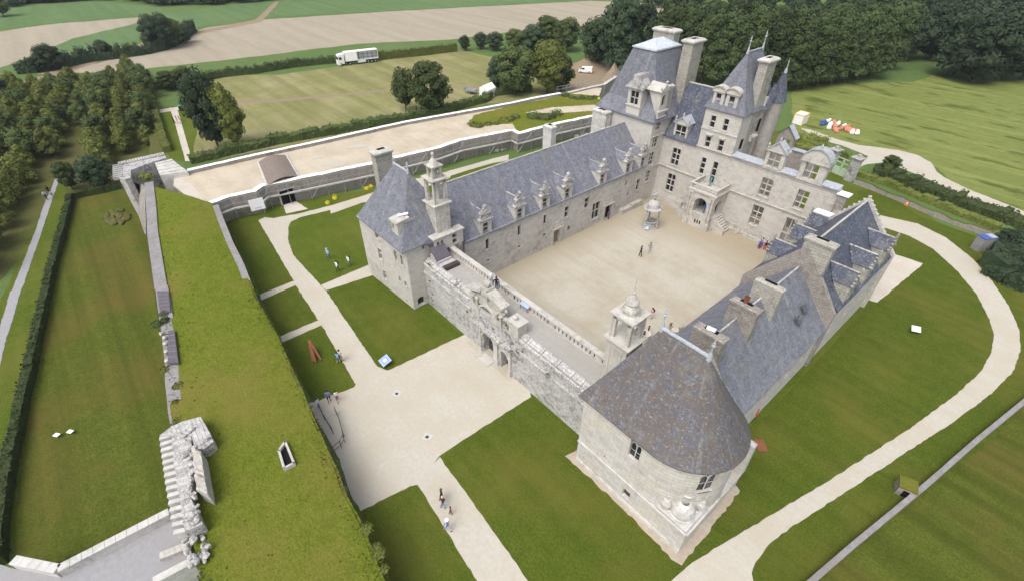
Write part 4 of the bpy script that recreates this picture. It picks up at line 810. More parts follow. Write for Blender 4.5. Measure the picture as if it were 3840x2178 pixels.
# ------------------------------------------------------------------ courtyard well
WL=thing('courtyard_well','domed stone well with three slender columns near the inner corner of courtyard','well',(6.7,39.6,0))
mb=MB(); c=(6.65,39.7); mb.lathe(c,[(1.05,0),(1.05,.12),(.85,.14),(.85,1.0),(.98,1.05),(.98,1.18),(.75,1.18),(.75,.6),(0,.6)],20); mb.build('well_curb',M['mossy'],WL)
for k in range(3):
    a=math.radians(20+120*k); x,y=c[0]+1.1*math.cos(a),c[1]+1.1*math.sin(a); mb=MB(); mb.lathe((x,y),[(.3,0),(.3,.5),(.22,.7),(.13,.9),(.11,2.9),(.2,3.0),(.24,3.15),(.24,3.3)],10); mb.build('column',M['mossy'],WL)
mb=MB(); mb.lathe(c,[(1.2,3.3),(1.5,3.38),(1.5,3.5),(1.05,3.55),(1.0,3.7),(.95,4.1),(.72,4.5),(.42,4.75),(.32,4.85)],18)
for k in range(5): a=2*math.pi*k/5; mb.tube((c[0]+.26*math.cos(a),c[1]+.26*math.sin(a),4.8),(c[0]+.26*math.cos(a),c[1]+.26*math.sin(a),5.6),.07,6)
mb.lathe(c,[(.36,5.6),(.42,5.68),(.36,5.8),(.24,6.05),(.08,6.2),(.1,6.3),(0,6.4)],12)
for k in range(3): a=math.radians(20+120*k); urn(mb,(c[0]+1.25*math.cos(a),c[1]+1.25*math.sin(a)),3.5,.7)
mb.build('domed_canopy',M['mossy'],WL)
# ------------------------------------------------------------------ ground
def frange(a,b,s):
    o=[]; 
    while a<b-1e-6: o.append(a); a+=s
    return o
xs=[-2600,-1500,-900,-600,-450,-330,-240,-180]+frange(-150,66,2.0)+[66,90,130,190,280,420,650,1000,1800]
ys=[-900,-500,-300,-180,-120]+frange(-90,-12,.75)+[-12,0,40,90,150,230,340,500,800,1300,2600]
bm=bmesh.new(); G=[[bm.verts.new((x,y,hgt(x,y)-.03)) for y in ys] for x in xs]
for i in range(len(xs)-1):
    for j in range(len(ys)-1): bm.faces.new((G[i][j],G[i+1][j],G[i+1][j+1],G[i][j+1]))
me=bpy.data.meshes.new('ground'); bm.to_mesh(me); bm.free(); me.materials.append(M['meadow']); o=bpy.data.objects.new('ground',me); COL.objects.link(o); tag(o,kind='structure')
def drape(name,poly,mat,off=.02,step=.6,amp=.06,seed=1,sm=0):
    o=sheet(name,poly,0,mat,step,amp,seed,sm); bm=bmesh.new(); bm.from_mesh(o.data)
    for _ in range(3):
        lg=[e for e in bm.edges if e.calc_length()>6]
        if not lg: break
        bmesh.ops.subdivide_edges(bm,edges=lg,cuts=1); bmesh.ops.triangulate(bm,faces=bm.faces)
    for v in bm.verts: v.co.z=hgt(v.co.x,v.co.y)+off
    bm.to_mesh(o.data); bm.free(); return o
# castle enclosure lawn and gravel
sheet('lawn',[(-42.00,-12.02),(-35.00,9.93),(-27.33,41.52),(-24.06,70.62),(-17.42,91.52),(-0.16,99.18),(21.14,81.70),(32.53,80.58),(42.22,72.37),(48.98,76.98),(57.11,44.85),(61.96,21.83),(55.63,7.18),(40.24,-10.79),(29.78,-19.60),(16.24,-16.95),(5.47,-15.75),(-19.64,-13.19)],-.012,M['lawn2'],2,.05)
sheet('right_lawn',[(23.42,79.25),(25.18,83.87),(33.45,77.32),(42.82,76.63),(47.71,75.47),(57.11,44.85),(61.96,21.83),(55.63,7.18),(39.83,-3.21),(39.26,-0.86),(37.15,13.95),(37.09,46.90),(29.91,61.36)],-.004,M['lawn'],2,.05)
sheet('lawn',[(-38.62,-11.30),(-35.98,-7.57),(-15.90,-9.35),(-15.78,-13.83)],.0,M['lawn'],.5,.05,2)
sheet('lawn',[(-14.48,-14.11),(-14.62,-9.51),(-5.97,-10.14),(-6.08,-14.70)],.0,M['lawn'],.5,.05,3)
sheet('lawn',[(-4.90,-14.99),(-4.84,-10.62),(-4.03,-10.22),(6.57,-11.31),(6.86,-11.64),(6.14,-15.61),(4.43,-15.75)],.0,M['lawn'],.5,.05,4)
sheet('lawn',[(-10.98,-6.85),(-10.60,-0.51),(0.14,0.25),(0.79,1.62),(7.74,1.77),(7.10,-7.49),(6.75,-8.18),(5.84,-8.42)],.0,M['lawn'],.5,.05,5)
sheet('lawn',[(19.65,-9.42),(19.56,-8.55),(19.90,1.75),(26.41,2.62),(28.15,0.73),(39.56,-0.78),(41.03,-3.43),(35.91,-10.95)],.0,M['lawn'],.5,.05,6)
sheet('lawn',[(20.75,-12.43),(19.72,-17.36),(21.78,-17.52),(26.61,-18.26),(32.37,-13.55)],.0,M['lawn'],.5,.05,7)
gv=[("975,927 1155,842 1215,800 1340,900 1330,994 1120,1129 1102,1143 1060,1200 1048,1213 1030,1216 905,1280 880,1240 850,1150 800,1060 770,1010 790,1006 888,970 893,962",.004),
 ("1048,1213 1102,1143 1150,1120 1200,1250 1340,1475 1350,1560 1260,1560 1210,1480",.008),
 ("893,965 812,823 797,802 742,716 736,704 648,553 660,545 710,545 730,548 723,575 722,600 735,640 818,730 945,918 978,926 960,960",.0120),
 ("804,715 818,728 935,686 925,664",.016),("652,738 736,704 745,712 655,752",.016),("703,842 797,802 808,812 706,858",.016)]
for i,(s,z) in enumerate(gv): pass
sheet('gravel_forecourt',[(7.07,-7.62),(7.76,1.58),(7.86,6.37),(16.24,5.69),(19.93,1.71),(19.59,-8.58),(19.65,-9.42),(20.60,-11.84),(20.75,-12.43),(20.44,-12.96),(19.72,-17.36),(17.86,-17.35),(13.90,-16.61),(8.88,-16.36),(5.71,-16.27),(6.04,-15.57),(6.86,-11.64),(6.59,-11.27)],.006,M['gravel'],.45,.05,21)
sheet('gravel_path',[(20.44,-12.96),(20.27,-11.63),(19.72,-9.47),(23.96,-9.70),(33.13,-10.33),(35.36,-11.60),(33.71,-13.53),(30.86,-13.29),(20.75,-12.43)],.010,M['gravel'],.45,.05,22)
sheet('gravel_path',[(6.75,-11.35),(-4.03,-10.22),(-5.97,-10.14),(-14.62,-9.51),(-15.90,-9.35),(-35.86,-7.43),(-36.26,-6.27),(-33.19,-4.06),(-29.95,-4.76),(-27.02,-5.93),(-22.13,-7.00),(-10.82,-6.92),(5.73,-8.36),(7.31,-7.61),(8.34,-9.05)],.014,M['gravel'],.45,.05,23)
sheet('gravel_path',[(-35.22,-7.72),(-34.84,-4.48),(-33.83,-1.71),(-33.08,4.08),(-32.86,10.16),(-32.92,13.16),(-29.10,11.08),(-30.66,8.08),(-32.45,-1.75),(-31.95,-3.60),(-30.35,-4.65)],.018,M['gravel'],.45,.05,24)
sheet('gravel_path',[(-12.56,-6.94),(-10.98,-6.85),(-10.08,-0.48),(-12.73,0.29)],.018,M['gravel'],.45,.04,25)
sheet('gravel_path',[(-15.78,-13.83),(-15.90,-9.35),(-14.69,-9.32),(-14.48,-14.11)],.018,M['gravel'],.45,.04,26)
sheet('gravel_path',[(-6.08,-14.70),(-5.97,-10.14),(-4.78,-10.10),(-4.90,-14.99)],.018,M['gravel'],.45,.04,27)
sheet('gravel_path',[(-32.10,3.20),(-32.72,10.56),(-33.90,16.70),(-32.79,20.93),(-31.76,24.39),(-31.81,27.82),(-31.37,32.36),(-31.04,37.17),(-30.51,41.55),(-28.36,39.72),(-29.24,35.73),(-29.56,31.67),(-29.76,26.39),(-28.97,25.46),(-28.60,21.57),(-30.66,9.49),(-30.32,2.40)],.014,M['gravel'],.45,.05,28)
sheet('dirt_ramp',[(-38.59,-2.44),(-38.60,-0.19),(-34.44,0.25),(-35.11,-3.23)],.016,M['pad'],.4,.08,29)
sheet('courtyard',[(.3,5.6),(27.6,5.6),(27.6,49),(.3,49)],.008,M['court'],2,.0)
sheet('gate_passage',[(9,1.4),(17,1.4),(17,6.1),(9,6.1)],.016,M['court'],2,.0)
sheet('ring_path',[(30.63,68.46),(34.83,68.64),(38.45,67.06),(42.43,62.95),(45.72,58.37),(47.97,53.58),(49.07,50.39),(49.56,46.81),(49.58,42.05),(48.75,36.27),(47.26,28.66),(45.78,22.37),(44.43,16.68),(43.13,11.67),(41.93,7.07),(40.82,2.82),(40.13,0.25),(39.96,-1.37),(39.61,-3.89),(40.33,-5.80),(45.49,0.23),(43.90,2.55),(43.56,3.02),(43.38,3.96),(43.30,5.71),(43.55,7.21),(44.08,9.58),(45.29,14.48),(46.62,19.85),(48.08,25.75),(49.70,32.26),(51.01,38.51),(51.88,44.75),(51.72,49.35),(50.92,53.65),(49.09,58.50),(46.48,63.36),(43.09,68.39),(38.60,72.55),(34.37,74.08),(29.32,72.42)],.010,M['gravel'],.45,.05,30)
sheet('gravel_pad',[(32.07,55.38),(34.58,60.96),(38.70,61.46),(37.67,46.57),(35.56,45.75)],.006,M['pad'],.45,.06,31)
sheet('gravel_margin',[(27.24,-0.52),(27.49,0.83),(31.88,1.86),(38.72,0.51),(38.39,8.30),(38.95,8.82),(39.45,8.68),(39.58,6.73),(39.68,2.72),(39.70,0.02),(39.66,-0.59),(38.95,-0.74),(34.87,-0.51),(30.40,-0.47)],.012,M['margin'],.4,.09,32)
sheet('burnt_wing_floor',[(13,49.4),(27.5,49.4),(30,52),(27,58),(13,58)],.006,M['sand'],.6,.2,33)
sheet('white_road',[(1.83,104.56),(3.50,105.51),(10.41,103.80),(14.77,103.80),(17.62,105.38),(21.31,107.15),(24.99,107.28),(28.20,104.66),(30.21,100.28),(31.79,98.60),(36.22,95.85),(44.79,93.02),(50.69,90.24),(51.00,87.76),(45.13,90.99),(37.10,91.93),(30.08,95.18),(24.76,97.12),(22.85,99.23),(19.96,94.08),(19.42,91.15),(18.39,98.59),(12.48,100.61),(7.51,100.33)],.012,M['gravel'],.6,.1,34)
# fields
sheet('wheat_field',[(1.34,100.97),(-11.83,129.44),(-15.33,140.87),(-4.74,156.99),(5.36,172.62),(7.10,185.61),(16.80,179.60),(26.69,201.91),(44.86,231.24),(61.02,81.92),(45.25,90.24),(33.07,97.20),(27.63,105.35),(19.17,101.81),(7.50,102.36)],-.008,M['wheat'],3,.3,35)
sheet('hay_field',[(-71.21,-9.13),(-137.57,10.79),(-124.53,28.03),(-118.08,91.67),(-95.77,94.22),(-70.87,115.50),(-55.80,109.59),(-41.67,82.31),(-60.32,59.91),(-61.92,33.79),(-65.11,6.52)],-.008,M['hay'],2,.2,36)
sheet('stubble_field',[(-173.03,-29.12),(-177.53,-12.12),(-207.67,16.83),(-222.85,32.51),(-228.23,58.11),(-211.47,120.86),(-174.32,226.11),(-125.14,264.81),(-105.17,193.22),(-131.61,133.00),(-134.82,99.79),(-150.95,68.14),(-155.18,20.28),(-160.12,-8.96)],-.012,M['stubble'],4,.5,37)
sheet('tan_field',[(-235.05,-43.46),(-267.01,-36.17),(-275.18,-19.71),(-270.91,23.29),(-252.14,8.70),(-230.60,-14.98),(-198.90,-31.00),(-182.15,-43.09)],-.012,M['stubble'],4,.5,38)
sheet('green_field',[(-167.87,-42.99),(-198.90,-31.00),(-230.60,-14.98),(-252.14,8.70),(-270.91,23.29),(-291.50,66.39),(-295.31,87.52),(-280.07,93.38),(-236.23,57.07),(-224.47,18.88),(-206.76,-2.31),(-195.52,-26.90),(-171.76,-37.64)],-.016,M['crop'],4,.5,39)
sheet('green_field',[(-236.23,57.07),(-276.94,92.17),(-193.93,244.14),(-146.27,316.96),(-175.44,227.36),(-213.78,122.21)],-.016,M['crop'],4,.5,40)
sheet('green_field',[(-275.20,-46.24),(-343.28,-47.22),(-350.20,-34.89),(-351.16,6.74),(-299.23,28.70),(-273.80,27.31),(-277.62,-19.56)],-.02,M['crop'],4,.5,41)
sheet('farm_track',[(-160.68,-41.25),(-159.90,-37.83),(-176.89,-19.74),(-200.03,-0.74),(-211.33,16.17),(-230.56,55.23),(-285.47,84.02),(-280.93,84.63),(-222.32,55.22),(-205.06,16.28),(-192.93,-0.58),(-171.16,-19.22),(-154.89,-37.90)],-.006,M['earth'],2,.3,42)
sheet('road_strip',[(-107.86,7.16),(-99.08,18.82),(-87.89,48.91),(-74.06,70.08),(-72.76,69.05),(-86.14,47.89),(-96.98,18.05),(-104.93,6.35)],-.004,M['earth'],1.5,.25,43)
sheet('garden_lawn',[(-111.61,-7.89),(-108.19,1.38),(-85.28,-2.53),(-69.05,-8.16),(-68.85,-10.40),(-72.93,-12.77),(-92.26,-10.87)],-.010,M['lawn2'],1,.1,56)
sheet('bare_earth',[(-74.41,-8.00),(-75.03,-3.55),(-70.73,3.38),(-65.56,6.68),(-66.38,-4.34),(-69.13,-8.88)],-.004,M['earth'],.8,.2,57)
sheet('site_yard',[(-74.13,107.27),(-74.68,119.83),(-62.24,117.49),(-52.82,105.93),(-51.84,90.43),(-57.70,83.38),(-62.15,94.67)],.0,M['earth'],1.2,.3,44)
sheet('garden_path',[(-110.20,-5.18),(-107.12,-4.00),(-74.94,-8.64),(-68.89,-9.52),(-69.76,-10.56),(-94.35,-7.15)],-.002,M['pad'],.6,.06,45)
sheet('garden_path',[(-107.98,-11.35),(-109.98,-7.93),(-109.30,-3.07),(-106.47,-3.22),(-106.84,-8.08),(-105.13,-11.66)],.002,M['pad'],.6,.08,46)
drape('plantation_ground',[(-150.42,-42.86),(-149.17,-26.78),(-153.33,-6.79),(-136.56,-5.25),(-78.24,-16.28),(-74.50,-20.85),(-72.16,-30.13),(-85.38,-30.92),(-53.19,-37.86),(-42.48,-43.37)],M['orchard'],.008,2,.3,47)
drape('moat_lawn',[(-70.95,-29.94),(-69.73,-22.88),(-74.00,-20.24),(-66.17,-19.18),(-30.99,-24.30),(-6.84,-27.01),(15.10,-31.54),(7.28,-40.69),(0.77,-40.75),(-16.85,-38.76),(-42.28,-34.66)],M['moat'],.03,2,.1,48)
drape('grass_verge',[(-85.38,-30.92),(-70.95,-29.94),(-43.50,-34.57),(-16.85,-38.76),(3.07,-41.07),(4.47,-43.97),(-21.78,-44.53),(-40.39,-40.90),(-56.09,-37.75)],M['lawn2'],.02,2,.1,49)
drape('asphalt_path',[(-85.17,-31.58),(-78.37,-32.84),(-71.68,-34.30),(-61.53,-35.96),(-53.67,-37.47),(-48.22,-38.51),(-42.91,-39.57),(-42.99,-39.68),(-36.51,-40.66),(-32.53,-41.31),(-25.28,-42.20),(-21.08,-41.88),(-25.51,-41.13),(-30.40,-40.49),(-35.16,-39.68),(-42.09,-38.62),(-43.48,-38.23),(-49.81,-37.16),(-58.99,-35.44),(-72.67,-33.07),(-84.35,-30.92)],M['asph'],.045,.6,.05,50)
sheet('orchard_track',[(-103.19,-11.16),(-104.92,-8.62),(-68.80,-13.97),(-65.64,-15.95),(-75.36,-15.67)],-.006,M['orchard'],1,.1,51)
# ------------------------------------------------------------------ ramparts
INN=[(-36.65,-11.92),(-31.55,-12.61),(-23.69,-13.52),(-17.26,-14.06),(-10.94,-14.87),(-9.64,-15.12),(-1.08,-15.59),(3.13,-16.06),(7.85,-16.51),(9.94,-16.79),(13.20,-17.15),(15.94,-17.47),(17.76,-17.60),(19.70,-18.00),(21.16,-18.04),(22.37,-18.07),(23.80,-18.23),(25.17,-18.48),(26.73,-18.69),(27.79,-18.82),(30.03,-19.20)]
OUT=[(-52.34,-19.12),(-42.29,-20.59),(-33.59,-21.99),(-24.90,-23.08),(-18.57,-23.86),(-18.49,-23.77),(-12.51,-24.55),(-4.34,-25.67),(-1.98,-26.14),(2.21,-26.73),(5.43,-27.07),(8.55,-27.57),(11.88,-27.92),(15.15,-28.24),(16.40,-28.19),(18.26,-28.31),(19.77,-28.48),(22.62,-28.71)]
def resample(p,step=.8):
    o=[]
    for i in range(len(p)-1):
        a,b=Vector(p[i]),Vector(p[i+1]); k=max(1,int((b-a).length/step)); o+=[a.lerp(b,j/k) for j in range(k)]
    o.append(Vector(p[-1])); return o
def evenly(p,n):
    P=[Vector(a) for a in p]; d=[0]
    for i in range(len(P)-1): d.append(d[-1]+(P[i+1]-P[i]).length)
    o=[]
    for k in range(n):
        s=d[-1]*k/(n-1); i=max(j for j in range(len(d)) if d[j]<=s+1e-9); i=min(i,len(P)-2); o.append(P[i].lerp(P[i+1],(s-d[i])/max(1e-9,d[i+1]-d[i])))
    return o
mb=MB(); a=evenly(INN,110); b=evenly(OUT,110); a,b=[p.lerp(q,.02 if i>34 else .075) for i,(p,q) in enumerate(zip(a,b))],[q.lerp(p,.105 if i<78 else .02) for i,(p,q) in enumerate(zip(a,b))]; r=random.Random(2); K=14
H=[[4+.18*math.sin(math.pi*k/K)*(1)+r.uniform(-.04,.04) for k in range(K+1)] for _ in a]
for i in range(109):
    for k in range(K):
        g=lambda i,k:(a[i].x+(b[i].x-a[i].x)*k/K,a[i].y+(b[i].y-a[i].y)*k/K,H[i][k])
        mb.face([g(i,k),g(i,k+1),g(i+1,k+1),g(i+1,k)][::-1])
o=struct('rampart_top',mb,M['bank'],smooth=True)
def wallstrip(name,label,line,w,z0,z1,mt,mtop=None,side=1,cat='wall',seed=1,jz=.05,step=.9,tsplit=9):
    """thick wall along a line; side=+1 puts the thickness to the left of the direction of travel"""
    P=resample(line,step); r=random.Random(seed); mb=MB(); n=len(P); L=[];Rr=[]
    for i in range(n):
        t=(P[min(i+1,n-1)]-P[max(i-1,0)]).normalized(); nn=Vector((-t.y,t.x))*side; L.append(P[i]); Rr.append(P[i]+nn*w)
    z=[(z1(i/(n-1)) if callable(z1) else z1)+r.uniform(-jz,jz) for i in range(n)]
    zb=lambda p:(z0 if not callable(z0) else z0(p))
    for i in range(n-1):
        A,B,C,D=L[i],L[i+1],Rr[i+1],Rr[i]
        mb.face([(A.x,A.y,zb(A)),(B.x,B.y,zb(B)),(B.x,B.y,z[i+1]),(A.x,A.y,z[i])]); mb.face([(C.x,C.y,zb(C)),(D.x,D.y,zb(D)),(D.x,D.y,z[i]),(C.x,C.y,z[i+1])])
        mb.face([(A.x,A.y,z[i]),(B.x,B.y,z[i+1]),(C.x,C.y,z[i+1]),(D.x,D.y,z[i])],1 if i/(n-1)<tsplit else 2)
    for i in(0,n-1): A,D=L[i],Rr[i]; mb.face([(A.x,A.y,zb(A)),(D.x,D.y,zb(D)),(D.x,D.y,z[i]),(A.x,A.y,z[i])])
    o=mb.build(name,[M[mt],M[mtop or mt],M['bank']],None); return tag(o,label,cat)
wallstrip('inner_rampart_wall','long grey inner retaining wall of the grassy rampart facing the castle',INN,.78,-.1,lambda t:4.16-(.22 if t>.36 else 0),'rubble','gcap',-1,tsplit=.36)
wallstrip('outer_rampart_wall','long grey-capped outer wall of the grassy rampart above the dry moat',OUT[:11],1.3,-2.6,lambda t:4.2-(.25 if t>.72 else 0),'rubble','gcap',1,jz=.03)
BI=[(-38.45,-12.56),(-39.08,-9.73),(-38.18,-5.92),(-39.56,-4.26),(-38.13,2.37),(-36.02,13.90),(-35.70,17.81),(-34.58,27.21),(-35.09,32.81),(-32.78,44.40),(-30.44,44.02),(-29.86,52.64),(-27.75,65.35)]
BO=[(-52.74,-12.43),(-52.31,-1.17),(-51.50,8.72),(-50.29,29.34),(-45.71,55.49),(-45.11,63.01),(-43.86,70.39)]
BO2=[(-43.86,70.39),(-43.28,80.87),(-42.81,85.87),(-46.02,94.68)]
wallstrip('back_inner_rampart_wall','rubble retaining wall behind the left wing with white-covered top and scaffolding',BI,1.1,-.1,lambda t:3.75,'rubble','tarp',1,seed=4)
wallstrip('back_outer_rampart_wall','long outer rampart wall topped with bright white protective sheeting',BO,1.0,-.5,4.25,'rubble','tarp',1,seed=5,jz=.02)
wallstrip('site_retaining_wall','unfinished pale retaining wall continuing from white-sheeted rampart towards the tower',BO2,.9,-.5,4.0,'rubble','trim_w',1,seed=6)
poly=[(-53.53,-14.69),(-49.63,-15.51),(-44.45,-15.01),(-40.98,-14.37),(-38.48,-12.69)]+BI[2:]+[(-28.25,67.59),(-45.12,91.11),(-45.82,90.27)]+BO[::-1]+BO2[::-1][:1]
o=sheet('rampart_sand',[(-53.23,-12.42),(-53.53,-14.69),(-49.63,-15.51),(-44.45,-15.01),(-40.98,-14.37),(-38.48,-12.69)]+BI[1:]+[(-35.87,74.89),(-42.19,83.64),(-43.87,81.61),(-44.49,71.07)]+BO[::-1],3.62,M['sand'],.8,.08,52)
sheet('rampart_weeds',[(-36.28,47.40),(-31.31,44.78),(-30.53,53.29),(-28.60,65.96),(-32.55,71.48),(-37.77,77.81),(-43.47,73.64),(-45.80,55.58),(-46.12,44.96),(-42.23,39.30)],3.66,M['bank'],.6,.25,53)
sheet('rampart_bare_earth',[(-39.99,54.51),(-38.63,61.82),(-33.21,71.88),(-30.21,68.47),(-35.22,59.12)],3.70,M['sand'],.5,.2,54)
mb=MB()                                   # fill under the sand between both walls
A=evenly(BI,30); B=evenly(BO+BO2,30)
for i in range(29): pass
for i,(s_,z_) in enumerate((([(-41.92,6.67),(-42.84,8.02),(-42.03,10.56),(-39.54,10.55),(-38.85,9.65),(-39.69,7.76)],3.66),([(-45.26,6.58),(-46.46,8.44),(-45.74,9.30),(-44.73,8.66),(-44.66,7.28)],3.66),([(-46.47,12.64),(-47.14,15.03),(-46.22,17.77),(-44.16,17.78),(-44.86,14.96)],3.66),([(-38.64,3.64),(-39.39,4.67),(-39.15,5.48),(-37.98,5.70),(-37.31,5.22)],3.68))): sheet('pale_rubble_patch',s_,z_,M['gravel'],.4,.2,70+i,1)
sheet('dirt_bank',[(-52.45,-14.82),(-52.29,-14.01),(-46.34,-12.93),(-41.82,-13.14),(-39.78,-13.35),(-41.05,-14.34),(-44.52,-14.98),(-49.50,-15.52)],3.66,M['pad'],.4,.1,75,1)
V1,V2=[(-50.38,-1.59),(-50.23,3.52),(-39.58,1.68),(-39.41,-3.70)],None
TV=thing('vault_cover','brown corrugated barrel cover over a vault on the sandy rampart','roof',(-42,2,3.7))
mb=MB(); q=[Vector(p) for p in V1]
for k in range(12):
    a,b=k/12,(k+1)/12; za=3.66+.62*math.sin(math.pi*a); zb=3.66+.62*math.sin(math.pi*b)
    A0=q[0].lerp(q[1],a);A1=q[0].lerp(q[1],b);B0=q[3].lerp(q[2],a);B1=q[3].lerp(q[2],b)
    for j in range(16):
        s,t=j/16,(j+.5)/16; u=(j+1)/16; P=lambda X,Y,f,z,o:(X.x+(Y.x-X.x)*f,X.y+(Y.y-X.y)*f,z+o)
        mb.face([P(A0,B0,s,za,0),P(A0,B0,t,za,.1),P(A1,B1,t,zb,.1),P(A1,B1,s,zb,0)]); mb.face([P(A0,B0,t,za,.1),P(A0,B0,u,za,0),P(A1,B1,u,zb,0),P(A1,B1,t,zb,.1)])
mb.build('corrugated_sheet',M['brownsheet'],TV); mb=MB()
for e in((q[0],q[3]),(q[1],q[2])): mb.tube((e[0].x,e[0].y,3.7),(e[1].x,e[1].y,3.7),.16,6)
mb.build('edge_beam',M['trim_w'],TV)
# passage doorway through the back inner wall
d0=[(-38.59,-2.44),(-38.60,-0.19)]; d1=Vector(d0[1])-Vector(d0[0])
PD=thing('passage_doorway','dark doorway through the scaffolded rubble rampart wall','doorway',(*d0[0],0)); mb=MB(); u=d1.normalized(); n=Vector((u.y,-u.x))
P=lambda s,k,z:(d0[0][0]+u.x*s+n.x*k,d0[0][1]+u.y*s+n.y*k,z)
mb.face([P(0,.12,0),P(d1.length,.12,0),P(d1.length,.12,2.5),P(0,.12,2.5)]); mb.build('dark_opening',M['void'],PD)
mb=MB(); mb.face([P(-.25,.1,0),P(0,.14,0),P(0,.14,2.5),P(-.25,.1,2.5)]); mb.face([P(-.3,.16,2.5),P(d1.length+.3,.16,2.5),P(d1.length+.3,.16,2.8),P(-.3,.16,2.8)]); mb.build('jamb',M['granite'],PD)
# scaffolding along the back inner wall
SF=thing('scaffolding','steel tube scaffolding with plank deck along the rubble rampart wall','scaffolding',(-20,18,0))
pt=resample(BI,2.4); po=MB(); ra=MB(); pk=MB(); r=random.Random(3); prev=None
for i,pq in enumerate(pt):
    t=(pt[min(i+1,len(pt)-1)]-pt[max(i-1,0)]).normalized(); nn=Vector((t.y,-t.x)); a=pq+nn*.35; b=pq+nn*1.0
    po=MB(); po.tube((b.x,b.y,0),(b.x,b.y,4.6),.045,5); po.build('upright',M['steel'],SF)
    for z in(1.9,): ra.tube((a.x,a.y,z),(b.x,b.y,z),.035,5)
    if prev:
        pa,pb=prev
        for z in(1.9,2.9,3.9): ra.tube((pb.x,pb.y,z),(b.x,b.y,z),.035,5)
        if i%3==0: ra.tube((pb.x,pb.y,.2),(b.x,b.y,3.8),.035,5)
        pk.face([(pa.x,pa.y,1.98),(pb.x,pb.y,1.98),(b.x,b.y,1.98),(a.x,a.y,1.98)]); pk.face([(pb.x,pb.y,1.93),(b.x,b.y,1.93),(b.x,b.y,2.12),(pb.x,pb.y,2.12)])
    prev=(a,b)
ra.build('rail',M['steel'],SF); pk.build('plank_deck',M['trim_w'],SF)
SF2=thing('guard_rail','steel tube guard rails along the unfinished retaining wall near the tower','railing',(-52,83,4))
pt=resample([(-45.90,70.65),(-45.30,76.98),(-44.27,87.16),(-48.12,97.22),(-50.31,101.67)],2.2); po=MB(); ra=MB()
for i,e in enumerate(pt):
    po=MB(); po.tube((e.x,e.y,2.5),(e.x,e.y,5.5),.05,5); po.build('upright',M['steel'],SF2)
    if i:
        for z in(4.6,5.3): ra.tube((pt[i-1].x,pt[i-1].y,z),(e.x,e.y,z),.045,5)
ra.build('rail',M['steel'],SF2)
# bastion at the far left end
BA=thing('corner_bastion','ruined stone corner bastion with ribbed corbel parapet at end of rampart','bastion',(-53,-20,0))
bp=[(-62.57,-21.15),(-62.54,-13.94),(-60.38,-14.08),(-60.08,-16.15),(-58.50,-19.90),(-55.03,-20.44),(-54.77,-21.33),(-55.85,-22.02)]; mb=MB(); mb.prism(bp,-2.6,4.6); 
e=[Vector(p) for p in [(-55.85,-22.02),(-62.57,-21.15),(-62.54,-13.94)]]
for (a,b,n_) in((e[0],e[1],7),(e[1],e[2],17)):
    t=(b-a).normalized(); nn=Vector((t.y,-t.x)); 
    if nn.dot(Vector((-52,-14))-a)>0: nn=-nn
    for k in range(n_): c=a.lerp(b,(k+.5)/n_)+nn*.1; mb.obox((c.x,c.y),(nn.x,nn.y),.7,.17,4.3,4.78)
mb.build('corbelled_parapet',M['mossy'],BA)
mb=MB(); A=evenly([(-59.51,-16.14),(-53.23,-16.56)],9); B=evenly([(-59.57,-13.45),(-56.43,-13.15),(-51.98,-12.57)],9)
for i in range(8): a_,b_=A[i].lerp(A[i+1],.93),B[i].lerp(B[i+1],.93); mb.prism([(A[i].x,A[i].y),(B[i].x,B[i].y),(b_.x,b_.y),(a_.x,a_.y)],0,4.55-.06*(i%2)); mb.prism([(a_.x,a_.y),(b_.x,b_.y),(B[i+1].x,B[i+1].y),(A[i+1].x,A[i+1].y)],0,4.3)
for s in("1560,195 1730,155","1572,215 1755,175","1582,240 1790,200","1592,262 1830,225","1598,285 1860,250"):
    l=[Vector(p) for p in [(-59.51,-16.14)]]
mb.build('stepped_paving',M['trim_w'],BA)
mb=MB(); mb.prism([(-71.92,-19.69),(-73.71,-15.45),(-65.75,-15.91),(-62.89,-18.25),(-68.00,-20.31)],-1,1.2); mb.build('inner_pit',M['rubble'],BA)
t0=[(-56.32,-21.33),(-52.12,-19.14),(-33.61,-22.15)]; b0=[(-74.20,-21.33),(-67.60,-21.53),(-56.79,-21.99),(-48.68,-22.39)]
mb=MB(); A=evenly([t0[0],t0[1],t0[2]],12); B=evenly(b0,12)
for i in range(11): mb.face([(A[i].x,A[i].y,4.05),(A[i+1].x,A[i+1].y,4.05),(B[i+1].x,B[i+1].y,-2.5),(B[i].x,B[i].y,-2.5)])
mb.build('battered_flank',M['rubble'],BA)
# corbelled ruin over the bridge
CR=thing('corbelled_ruin','ruined battlement with long row of stone corbels above the bridge','ruin',(5,-28,4))
cp=[Vector(p) for p in [(6.72,-26.88),(9.73,-27.36),(12.95,-27.70),(16.19,-28.03)]]; up=[Vector(p) for p in [(7.09,-25.53),(10.87,-26.30),(13.48,-27.08),(16.40,-26.91)]]
mb=MB(); A=evenly(cp,40); B=evenly(up,40); r=random.Random(9); zt=[5.2+r.uniform(-.12,.12) for _ in A]
for i in range(39):
    mb.face([(A[i].x,A[i].y,zt[i]),(A[i+1].x,A[i+1].y,zt[i+1]),(B[i+1].x,B[i+1].y,zt[i+1]),(B[i].x,B[i].y,zt[i])][::-1]); mb.face([(A[i].x,A[i].y,-2.5),(A[i+1].x,A[i+1].y,-2.5),(A[i+1].x,A[i+1].y,zt[i+1]),(A[i].x,A[i].y,zt[i])]); mb.face([(B[i].x,B[i].y,3.5),(B[i+1].x,B[i+1].y,3.5),(B[i+1].x,B[i+1].y,zt[i+1]),(B[i].x,B[i].y,zt[i])])
for i in(0,39): mb.face([(A[i].x,A[i].y,-2.5),(B[i].x,B[i].y,-2.5),(B[i].x,B[i].y,zt[i]),(A[i].x,A[i].y,zt[i])])
